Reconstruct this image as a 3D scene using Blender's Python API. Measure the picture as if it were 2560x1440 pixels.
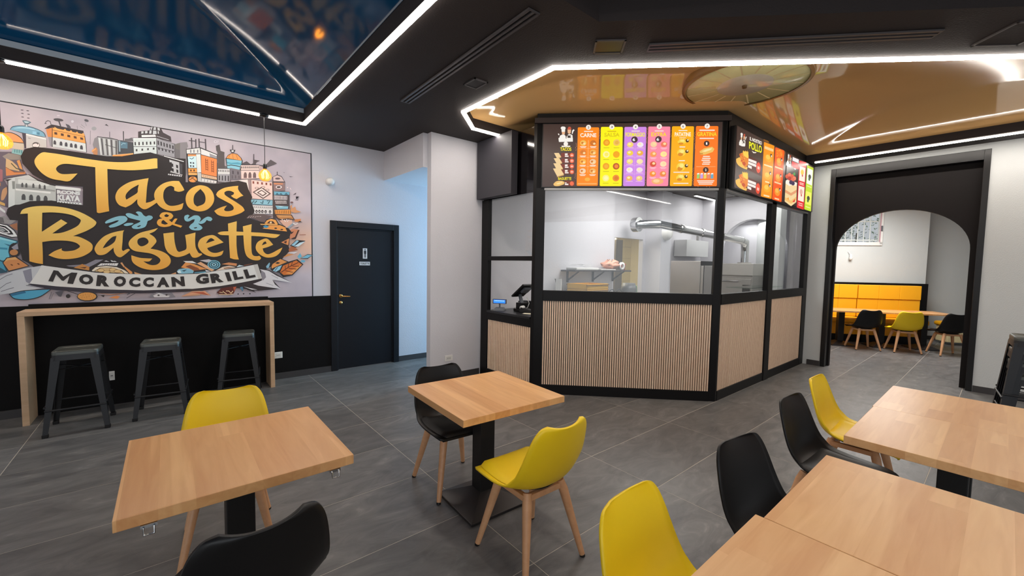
import bpy, bmesh, math, random
from mathutils import Vector, Matrix
from mathutils.geometry import tessellate_polygon
for _o in list(bpy.data.objects): bpy.data.objects.remove(_o)
SC = bpy.context.scene; COL = SC.collection
PI = math.pi
# ------------------------------------------------------------------ camera
CAM_H = 1.62
F_PX, YAW, PITCH, ROLL = 1033.57, math.radians(39.7805), math.radians(-3.4203), math.radians(0.97767)
cd = bpy.data.cameras.new('camera'); cd.sensor_width = 36.0; cd.lens = F_PX / 2560 * 36.0; cd.clip_start = 0.05
cam = bpy.data.objects.new('camera', cd); COL.objects.link(cam)
fw = Vector((math.cos(PITCH)*math.sin(YAW), math.cos(PITCH)*math.cos(YAW), math.sin(PITCH)))
r0 = Vector((math.cos(YAW), -math.sin(YAW), 0)); u0 = r0.cross(fw)
rt = r0*math.cos(ROLL) + u0*math.sin(ROLL); up = -r0*math.sin(ROLL) + u0*math.cos(ROLL)
M = Matrix((rt, up, -fw)).transposed().to_4x4(); M.translation = (0, 0, CAM_H)
cam.matrix_world = M; SC.camera = cam
# ------------------------------------------------------------------ light
SC.view_settings.view_transform = 'Standard'; SC.view_settings.look = 'None'
SC.view_settings.exposure = 0.0; SC.view_settings.gamma = 1.0; SC.view_settings.use_curve_mapping = False
SC.cycles.max_bounces = 8; SC.cycles.diffuse_bounces = 4; SC.cycles.glossy_bounces = 4; SC.cycles.transparent_max_bounces = 12
SC.cycles.sample_clamp_indirect = 6.0; SC.cycles.use_denoising = True
LED_E = 54.0
wd = bpy.data.worlds.new('world'); SC.world = wd; wd.use_nodes = True
wb = wd.node_tree.nodes['Background']; wb.inputs[0].default_value = (0.92, 0.95, 1.0, 1); wb.inputs[1].default_value = 0.55
def area(name, loc, aim, sx, sy, power, col=(1, 1, 1)):
    l = bpy.data.lights.new(name, 'AREA'); l.shape = 'RECTANGLE'; l.size = sx; l.size_y = sy; l.energy = power; l.color = col
    o = bpy.data.objects.new(name, l); COL.objects.link(o); o.location = loc
    o.rotation_euler = (Vector(aim) - Vector(loc)).to_track_quat('-Z', 'Y').to_euler(); return o
area('passage_daylight', (5.6, 5.63, 1.6), (2.7, 5.63, 1.5), 1.1, 2.4, 110, (0.40, 0.74, 1.0))
area('kitchen_ceiling_light', (6.3, 3.75, 3.12), (6.3, 3.75, 0), 2.2, 0.9, 68, (1, 0.98, 0.96))
area('kitchen_ceiling_light', (8.9, 3.4, 3.12), (8.9, 3.4, 0), 0.8, 1.2, 26, (1, 0.98, 0.96))
area('alcove_light', (9.95, 3.55, 2.6), (9.95, 3.55, 0), 0.4, 0.9, 12)
area('storeroom_light', (7.5, 6.0, 2.5), (7.5, 6.0, 0), 0.8, 0.8, 34, (1, 0.9, 0.7))
area('back_room_light', (10.6, 1.6, 3.1), (10.6, 1.6, 0), 1.6, 1.2, 120, (1, 0.99, 0.96))
area('shopfront_daylight', (-1.5, -3.2, 1.7), (2.0, 3.0, 1.0), 5.0, 2.6, 72, (0.86, 0.93, 1.0))
# ------------------------------------------------------------------ materials
def lin(c):
    c /= 255.0
    return c / 12.92 if c <= 0.04045 else ((c + 0.055) / 1.055) ** 2.4
def rgb(r, g, b): return (lin(r), lin(g), lin(b), 1.0)
def hexc(h): return rgb(int(h[0:2], 16), int(h[2:4], 16), int(h[4:6], 16))
MATS = {}
def mat(name, col, rough=0.5, metal=0.0, spec=0.5, noise=0.0, nscale=8.0, bump=0.0, bscale=60.0, emit=0.0, coat=0.0):
    if name in MATS: return MATS[name]
    m = bpy.data.materials.new(name); m.use_nodes = True; nt = m.node_tree; b = nt.nodes['Principled BSDF']
    b.inputs['Base Color'].default_value = col; b.inputs['Roughness'].default_value = rough; b.inputs['Metallic'].default_value = metal
    b.inputs['Specular IOR Level'].default_value = spec; b.inputs['Coat Weight'].default_value = coat
    tc = nt.nodes.new('ShaderNodeTexCoord')
    if noise:
        n = nt.nodes.new('ShaderNodeTexNoise'); n.inputs['Scale'].default_value = nscale; n.inputs['Detail'].default_value = 4
        mx = nt.nodes.new('ShaderNodeMix'); mx.data_type = 'RGBA'
        mx.inputs[6].default_value = tuple(c*(1-noise) for c in col[:3]) + (1,); mx.inputs[7].default_value = tuple(min(1, c*(1+noise)) for c in col[:3]) + (1,)
        nt.links.new(tc.outputs['Object'], n.inputs['Vector']); nt.links.new(n.outputs['Fac'], mx.inputs[0]); nt.links.new(mx.outputs[2], b.inputs['Base Color'])
    if bump:
        n2 = nt.nodes.new('ShaderNodeTexNoise'); n2.inputs['Scale'].default_value = bscale; n2.inputs['Detail'].default_value = 3
        bp = nt.nodes.new('ShaderNodeBump'); bp.inputs['Strength'].default_value = bump; bp.inputs['Distance'].default_value = 0.01
        nt.links.new(tc.outputs['Object'], n2.inputs['Vector']); nt.links.new(n2.outputs['Fac'], bp.inputs['Height']); nt.links.new(bp.outputs[0], b.inputs['Normal'])
    if emit:
        b.inputs['Emission Color'].default_value = col; b.inputs['Emission Strength'].default_value = emit
    MATS[name] = m; return m
def wood(name, c1, c2, axis=1, stave=0.095, length=0.7, rough=0.38, contrast=1.0):
    m = bpy.data.materials.new(name); m.use_nodes = True; nt = m.node_tree; N = nt.nodes; L = nt.links; b = N['Principled BSDF']
    b.inputs['Roughness'].default_value = rough
    tc = N.new('ShaderNodeTexCoord'); oi = N.new('ShaderNodeObjectInfo'); sp = N.new('ShaderNodeSeparateXYZ'); L.new(tc.outputs['Object'], sp.inputs[0])
    def mth(op, a, bv=None, cv=None):
        n = N.new('ShaderNodeMath'); n.operation = op
        for i, v in enumerate((a, bv, cv)):
            if v is None: continue
            if isinstance(v, (int, float)): n.inputs[i].default_value = v
            else: L.new(v, n.inputs[i])
        return n.outputs[0]
    ax, al = (sp.outputs[0], sp.outputs[1]) if axis == 1 else (sp.outputs[1], sp.outputs[0])
    si = mth('FLOOR', mth('DIVIDE', mth('ADD', ax, 5.0), stave))
    sh = mth('ADD', si, mth('MULTIPLY', oi.outputs['Random'], 57.0))
    w1 = N.new('ShaderNodeTexWhiteNoise'); w1.noise_dimensions = '1D'; L.new(sh, w1.inputs['W'])
    li = mth('FLOOR', mth('DIVIDE', mth('ADD', al, mth('MULTIPLY', w1.outputs['Value'], length)), length))
    w2 = N.new('ShaderNodeTexWhiteNoise'); w2.noise_dimensions = '2D'; cb = N.new('ShaderNodeCombineXYZ'); L.new(sh, cb.inputs[0]); L.new(li, cb.inputs[1]); L.new(cb.outputs[0], w2.inputs['Vector'])
    mp = N.new('ShaderNodeMapping'); mp.inputs['Scale'].default_value = (22, 2.2, 22) if axis == 1 else (2.2, 22, 22)
    av = N.new('ShaderNodeVectorMath'); av.operation = 'ADD'; L.new(tc.outputs['Object'], av.inputs[0])
    cb2 = N.new('ShaderNodeCombineXYZ'); L.new(mth('MULTIPLY', w2.outputs['Value'], 9.0), cb2.inputs[1 if axis == 1 else 0]); L.new(mth('MULTIPLY', w2.outputs['Value'], 5.0), cb2.inputs[2]); L.new(cb2.outputs[0], av.inputs[1])
    L.new(av.outputs[0], mp.inputs[0])
    gn = N.new('ShaderNodeTexNoise'); gn.inputs['Scale'].default_value = 1.0; gn.inputs['Detail'].default_value = 5; gn.inputs['Distortion'].default_value = 0.8; L.new(mp.outputs[0], gn.inputs['Vector'])
    fac = mth('ADD', mth('MULTIPLY', mth('SUBTRACT', w2.outputs['Value'], 0.5), 0.75*contrast), mth('ADD', mth('MULTIPLY', mth('SUBTRACT', gn.outputs['Fac'], 0.5), 0.9), 0.5))
    ms = N.new('ShaderNodeMapping'); ms.inputs['Scale'].default_value = (9, .55, 1) if axis == 1 else (.55, 9, 1); L.new(av.outputs[0], ms.inputs[0])
    sn = N.new('ShaderNodeTexNoise'); sn.inputs['Scale'].default_value = 1.0; sn.inputs['Detail'].default_value = 1.0; sn.inputs['Distortion'].default_value = 0.4; L.new(ms.outputs[0], sn.inputs['Vector'])
    sr = N.new('ShaderNodeMapRange'); sr.inputs[1].default_value = .62; sr.inputs[2].default_value = .66; sr.inputs[3].default_value = 0; sr.inputs[4].default_value = .45; L.new(sn.outputs['Fac'], sr.inputs[0])
    fac = mth('ADD', fac, mth('MULTIPLY', sr.outputs[0], contrast))
    mx = N.new('ShaderNodeMix'); mx.data_type = 'RGBA'; mx.clamp_factor = True; mx.inputs[6].default_value = c1; mx.inputs[7].default_value = c2
    L.new(fac, mx.inputs[0]); L.new(mx.outputs[2], b.inputs['Base Color']); MATS[name] = m; return m
def tile_mat(name, c1, c2, c3):
    m = bpy.data.materials.new(name); m.use_nodes = True; nt = m.node_tree; N = nt.nodes; L = nt.links; b = N['Principled BSDF']
    tc = N.new('ShaderNodeTexCoord'); oi = N.new('ShaderNodeObjectInfo')
    sc = N.new('ShaderNodeVectorMath'); sc.operation = 'SCALE'; L.new(oi.outputs['Location'], sc.inputs[0]); sc.inputs[3].default_value = 3.7
    av = N.new('ShaderNodeVectorMath'); av.operation = 'ADD'; L.new(tc.outputs['Object'], av.inputs[0]); L.new(sc.outputs[0], av.inputs[1])
    mp = N.new('ShaderNodeMapping'); mp.inputs['Rotation'].default_value = (0, 0, 0.5); mp.inputs['Scale'].default_value = (2.2, 5.0, 1); L.new(av.outputs[0], mp.inputs[0])
    n = N.new('ShaderNodeTexNoise'); n.inputs['Scale'].default_value = 1.3; n.inputs['Detail'].default_value = 9; n.inputs['Roughness'].default_value = 0.62; n.inputs['Distortion'].default_value = 1.3; L.new(mp.outputs[0], n.inputs['Vector'])
    cr = N.new('ShaderNodeValToRGB'); e = cr.color_ramp.elements; e[0].position = 0.3; e[0].color = c1; e[1].position = 0.62; e[1].color = c2; e2 = e.new(0.78); e2.color = c3
    L.new(n.outputs['Fac'], cr.inputs[0])
    hv = N.new('ShaderNodeHueSaturation'); mr = N.new('ShaderNodeMapRange'); mr.inputs[3].default_value = 0.88; mr.inputs[4].default_value = 1.12; L.new(oi.outputs['Random'], mr.inputs[0]); L.new(mr.outputs[0], hv.inputs['Value']); L.new(cr.outputs[0], hv.inputs['Color'])
    L.new(hv.outputs[0], b.inputs['Base Color']); b.inputs['Roughness'].default_value = 0.42; b.inputs['Specular IOR Level'].default_value = 0.4
    bp = N.new('ShaderNodeBump'); bp.inputs['Strength'].default_value = 0.35; bp.inputs['Distance'].default_value = 0.01; L.new(n.outputs['Fac'], bp.inputs['Height']); L.new(bp.outputs[0], b.inputs['Normal'])
    MATS[name] = m; return m
def glass_mat(name, tint=(1, 1, 1, 1), ior=1.5):
    m = bpy.data.materials.new(name); m.use_nodes = True; nt = m.node_tree; N = nt.nodes; L = nt.links
    for q in list(N): N.remove(q)
    o = N.new('ShaderNodeOutputMaterial'); t = N.new('ShaderNodeBsdfTransparent'); t.inputs[0].default_value = tint; g = N.new('ShaderNodeBsdfGlossy'); g.inputs['Roughness'].default_value = 0.02
    f = N.new('ShaderNodeFresnel'); ge = N.new('ShaderNodeNewGeometry'); mr = N.new('ShaderNodeMapRange'); mr.inputs[3].default_value = ior; mr.inputs[4].default_value = 1/ior; L.new(ge.outputs['Backfacing'], mr.inputs[0]); L.new(mr.outputs[0], f.inputs[0]); mx = N.new('ShaderNodeMixShader'); L.new(f.outputs[0], mx.inputs[0]); L.new(t.outputs[0], mx.inputs[1]); L.new(g.outputs[0], mx.inputs[2]); L.new(mx.outputs[0], o.inputs[0])
    MATS[name] = m; return m
def print_mat(name, emit=0.0, rough=0.55):
    m = bpy.data.materials.new(name); m.use_nodes = True; nt = m.node_tree; N = nt.nodes; L = nt.links; b = N['Principled BSDF']
    a = N.new('ShaderNodeAttribute'); a.attribute_name = 'Col'; L.new(a.outputs['Color'], b.inputs['Base Color']); b.inputs['Roughness'].default_value = rough
    if emit: L.new(a.outputs['Color'], b.inputs['Emission Color']); b.inputs['Base Color'].default_value = (.02, .02, .02, 1); nt.links.remove(b.inputs['Base Color'].links[0]); b.inputs['Emission Strength'].default_value = emit; b.inputs['Specular IOR Level'].default_value = 0.2
    MATS[name] = m; return m
WALL = mat('white_plaster', rgb(208, 206, 211), 0.85, noise=0.02, nscale=3, bump=0.25, bscale=90)
WALLG = mat('pale_grey_plaster', rgb(206, 209, 208), 0.85, noise=0.02, nscale=3, bump=0.25, bscale=90)
BLACKWALL = mat('black_paint', rgb(15, 13, 13), 0.6, spec=0.15, noise=0.1, nscale=5, bump=0.15, bscale=120)
CEIL = mat('black_ceiling', rgb(46, 39, 38), 0.75, noise=0.04, nscale=4, bump=0.2, bscale=70)
BLACK = mat('black_laminate', rgb(13, 11, 12), 0.45, spec=0.25, noise=0.08, nscale=12)
BLACKSAT = mat('black_satin', rgb(12, 11, 12), 0.35, noise=0.05)
DOORM = mat('black_door', rgb(18, 19, 24), 0.45, spec=0.3, noise=0.06, nscale=14)
TILE = tile_mat('slate_tile', rgb(84, 83, 83), rgb(112, 110, 109), rgb(142, 138, 134))
GROUT = mat('grout', rgb(186, 178, 166), 0.9, noise=0.1, nscale=20)
SKIRT = mat('slate_skirting', rgb(58, 55, 55), 0.5, noise=0.12, nscale=9)
TABLEW = wood('beech_tabletop', rgb(198, 136, 82), rgb(234, 182, 124), 1, 0.105, 12.0, 0.33, 0.6)
TABLEW2 = wood('beech_tabletop_across', rgb(202, 144, 92), rgb(236, 190, 136), 0, 0.105, 1.1, 0.33, 0.6)
BARW = wood('light_oak', rgb(196, 156, 118), rgb(226, 190, 152), 0, 0.3, 3.0, 0.45, 0.5)
LEGW = wood('beech_leg', rgb(196, 140, 96), rgb(226, 174, 130), 1, 0.5, 3.0, 0.4, 0.3)
SLATW = wood('pale_slat', rgb(222, 186, 156), rgb(242, 214, 186), 1, 0.5, 3.0, 0.55, 0.4)
YEL = mat('yellow_plastic', rgb(250, 210, 20), 0.42, noise=0.02, bump=0.04, bscale=500)
YELPAD = mat('yellow_leatherette', rgb(250, 212, 24), 0.5, noise=0.03, bump=0.06, bscale=300)
BLK = mat('black_plastic', rgb(15, 13, 13), 0.42, spec=0.35, noise=0.04, bump=0.04, bscale=500)
BLKPAD = mat('black_leatherette', rgb(20, 17, 16), 0.48, spec=0.35, noise=0.05, bump=0.08, bscale=300)
STEELBLK = mat('black_steel', rgb(20, 19, 19), 0.5, 0.1, noise=0.1, nscale=20, bump=0.05, bscale=400)
BASEM = mat('grey_black_steel', rgb(44, 41, 41), 0.35, 0.2, noise=0.1, nscale=15)
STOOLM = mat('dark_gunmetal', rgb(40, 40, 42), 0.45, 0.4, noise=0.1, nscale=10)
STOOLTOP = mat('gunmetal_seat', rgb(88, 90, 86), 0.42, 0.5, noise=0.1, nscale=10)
CHROME = mat('chrome', rgb(210, 210, 210), 0.15, 1.0, noise=0.02)
STEEL = mat('stainless_steel', rgb(190, 186, 181), 0.35, 0.6, noise=0.06, nscale=6)
BRASS = mat('brass', rgb(214, 160, 90), 0.3, 1.0, noise=0.05)
WHITEP = mat('white_plastic', rgb(232, 230, 226), 0.4, noise=0.02)
ALU = mat('aluminium_profile', rgb(150, 148, 146), 0.4, 0.7, noise=0.05)
LEDM = mat('led_diffuser', (1.0, 0.925, 0.84, 1), 0.5, emit=LED_E, noise=0.001)
LEDG = mat('led_diffuser_side', (1.0, 0.925, 0.84, 1), 0.5, emit=9.0, noise=0.001)
LEDB = mat('led_diffuser_side_dim', (1.0, 0.925, 0.84, 1), 0.5, emit=2.0, noise=0.001)
LEDK = mat('kitchen_led_diffuser', (1.0, 0.98, 0.96, 1), 0.5, emit=14.0, noise=0.001)
GLASS = glass_mat('clear_glass', (0.97, 0.98, 0.975, 1))
AMBER = mat('bulb_filament', rgb(255, 170, 60), 0.5, emit=40.0, noise=0.001)
BLUEM = mat('blue_stretch_film', rgb(11, 66, 104), 0.08, spec=0.33, noise=0.03, nscale=1.5)
BEIGEM = mat('beige_stretch_film', rgb(232, 186, 124), 0.07, spec=0.5, noise=0.03, nscale=1.5)
YSEAT = mat('amber_leatherette', rgb(248, 176, 20), 0.45, noise=0.04, nscale=3, bump=0.05, bscale=250)
GLOSSBLK = mat('gloss_black_panel', rgb(14, 11, 14), 0.1, noise=0.03, coat=0.5)
GREYP = mat('grey_plastic', rgb(92, 96, 102), 0.45, noise=0.05)
# ------------------------------------------------------------------ mesh helpers
class MB:
    def __init__(s): s.v = []; s.f = []; s.sm = []
    def add(s, vs, fs, smooth=False):
        b = len(s.v); s.v += [tuple(q) for q in vs]
        for f in fs: s.f.append(tuple(b + i for i in f)); s.sm.append(smooth)
        return s
    def box(s, x0, x1, y0, y1, z0, z1):
        return s.add([(x0,y0,z0),(x1,y0,z0),(x1,y1,z0),(x0,y1,z0),(x0,y0,z1),(x1,y0,z1),(x1,y1,z1),(x0,y1,z1)],
                     [(3,2,1,0),(4,5,6,7),(0,1,5,4),(1,2,6,5),(2,3,7,6),(3,0,4,7)])
    def prism(s, pts, z0, z1):
        n = len(pts); a = sum(pts[i][0]*pts[(i+1)%n][1]-pts[(i+1)%n][0]*pts[i][1] for i in range(n))
        if a < 0: pts = pts[::-1]
        return s.add([(x,y,z0) for x,y in pts] + [(x,y,z1) for x,y in pts], [tuple(range(n))[::-1], tuple(range(n, 2*n))] + [(i,(i+1)%n,n+(i+1)%n,n+i) for i in range(n)])
    def quad(s, a, b, c, d): return s.add([a,b,c,d], [(0,1,2,3)])
    def tube(s, path, r, n=10, cap=True, smooth=True):
        path = [Vector(p) for p in path]; rs = r if isinstance(r, (list, tuple)) else [r]*len(path); rings = []; pn = None
        for i, p in enumerate(path):
            t = (path[min(i+1, len(path)-1)] - path[max(i-1, 0)]).normalized()
            if pn is None:
                a = Vector((0,0,1)) if abs(t.z) < 0.9 else Vector((1,0,0)); pn = t.cross(a).normalized()
            pn = (pn - t*pn.dot(t)).normalized(); bn = t.cross(pn)
            rings.append([p + (pn*math.cos(2*PI*k/n) + bn*math.sin(2*PI*k/n))*rs[i] for k in range(n)])
        vs = [q for ring in rings for q in ring]; fs = []
        for i in range(len(path)-1):
            for k in range(n): fs.append((i*n+k, i*n+(k+1)%n, (i+1)*n+(k+1)%n, (i+1)*n+k))
        s.add(vs, fs, smooth)
        if cap:
            s.add(rings[0], [tuple(range(n))[::-1]]); s.add(rings[-1], [tuple(range(n))])
        return s
    def lathe(s, prof, n=20, c=(0,0,0), axis='z', smooth=True, cap=True):
        vs = []; fs = []
        for r, h in prof:
            for k in range(n):
                a = 2*PI*k/n; p = (r*math.cos(a), r*math.sin(a), h)
                if axis == 'y': p = (p[0], p[2], p[1])
                if axis == 'x': p = (-p[2], p[0], p[1])
                vs.append((c[0]+p[0], c[1]+p[1], c[2]+p[2]))
        m = len(prof)
        for i in range(m-1):
            for k in range(n): fs.append((i*n+k, i*n+(k+1)%n, (i+1)*n+(k+1)%n, (i+1)*n+k))
        s.add(vs, fs, smooth)
        if cap: s.add(vs[:n], [tuple(range(n))[::-1]]); s.add(vs[-n:], [tuple(range(n))])
        return s
    def grid(s, P, smooth=True):
        nu = len(P); nv = len(P[0])
        return s.add([q for row in P for q in row], [(i*nv+j, (i+1)*nv+j, (i+1)*nv+j+1, i*nv+j+1) for i in range(nu-1) for j in range(nv-1)], smooth)
    def mesh(s, name, m, bevel=0.0, seg=2):
        me = bpy.data.meshes.new(name); me.from_pydata(s.v, [], s.f); me.update()
        me.polygons.foreach_set('use_smooth', s.sm)
        if bevel:
            bm = bmesh.new(); bm.from_mesh(me)
            ed = [e for e in bm.edges if len(e.link_faces) == 2 and e.calc_face_angle(0) > 0.6]
            bmesh.ops.bevel(bm, geom=ed, offset=bevel, segments=seg, affect='EDGES', profile=0.5, clamp_overlap=True)
            bm.to_mesh(me); bm.free()
        if m: me.materials.append(m)
        return me
    def build(s, name, m, parent=None, bevel=0.0, seg=2):
        return link(name, s.mesh(name, m, bevel, seg), parent)
def link(name, me, parent=None, loc=(0,0,0), rz=0.0):
    o = bpy.data.objects.new(name, me); COL.objects.link(o); o.location = loc; o.rotation_euler = (0, 0, rz)
    if parent: o.parent = parent
    return o
def thing(name, label, cat, loc=(0,0,0), rz=0.0, group=None):
    o = bpy.data.objects.new(name, None); o.empty_display_size = 0.1; COL.objects.link(o); o.location = loc; o.rotation_euler = (0,0,rz)
    return tag(o, label, cat, group)
def tag(o, label, cat, group=None):
    o['label'] = label; o['category'] = cat
    if group: o['group'] = group
    return o
def struct(o, label=None):
    o['kind'] = 'structure'
    if label: o['label'] = label
    return o
def sempty(name, label=None):
    o = bpy.data.objects.new(name, None); COL.objects.link(o); return struct(o, label)
def dup(root, loc, rz, label, group=None):
    r = root.copy(); COL.objects.link(r); r.location = loc; r.rotation_euler = (0,0,rz); r['label'] = label
    if group: r['group'] = group
    def kids(src, dst):
        for ch in list(src.children):
            c = ch.copy(); COL.objects.link(c); c.parent = dst; kids(ch, c)
    kids(root, r); return r
def face_with_holes(rings, z, flip=False):
    tri = tessellate_polygon([[Vector((x, y, 0)) for x, y in r] for r in rings]); vs = [(x, y, z) for r in rings for x, y in r]; out = []
    for t in tri:
        a, b, c = (Vector(vs[i]) for i in t); nz = (b-a).cross(c-a).z
        t = tuple(t)
        out.append(t if (nz < 0) == flip else t[::-1])
    return vs, out

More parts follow.
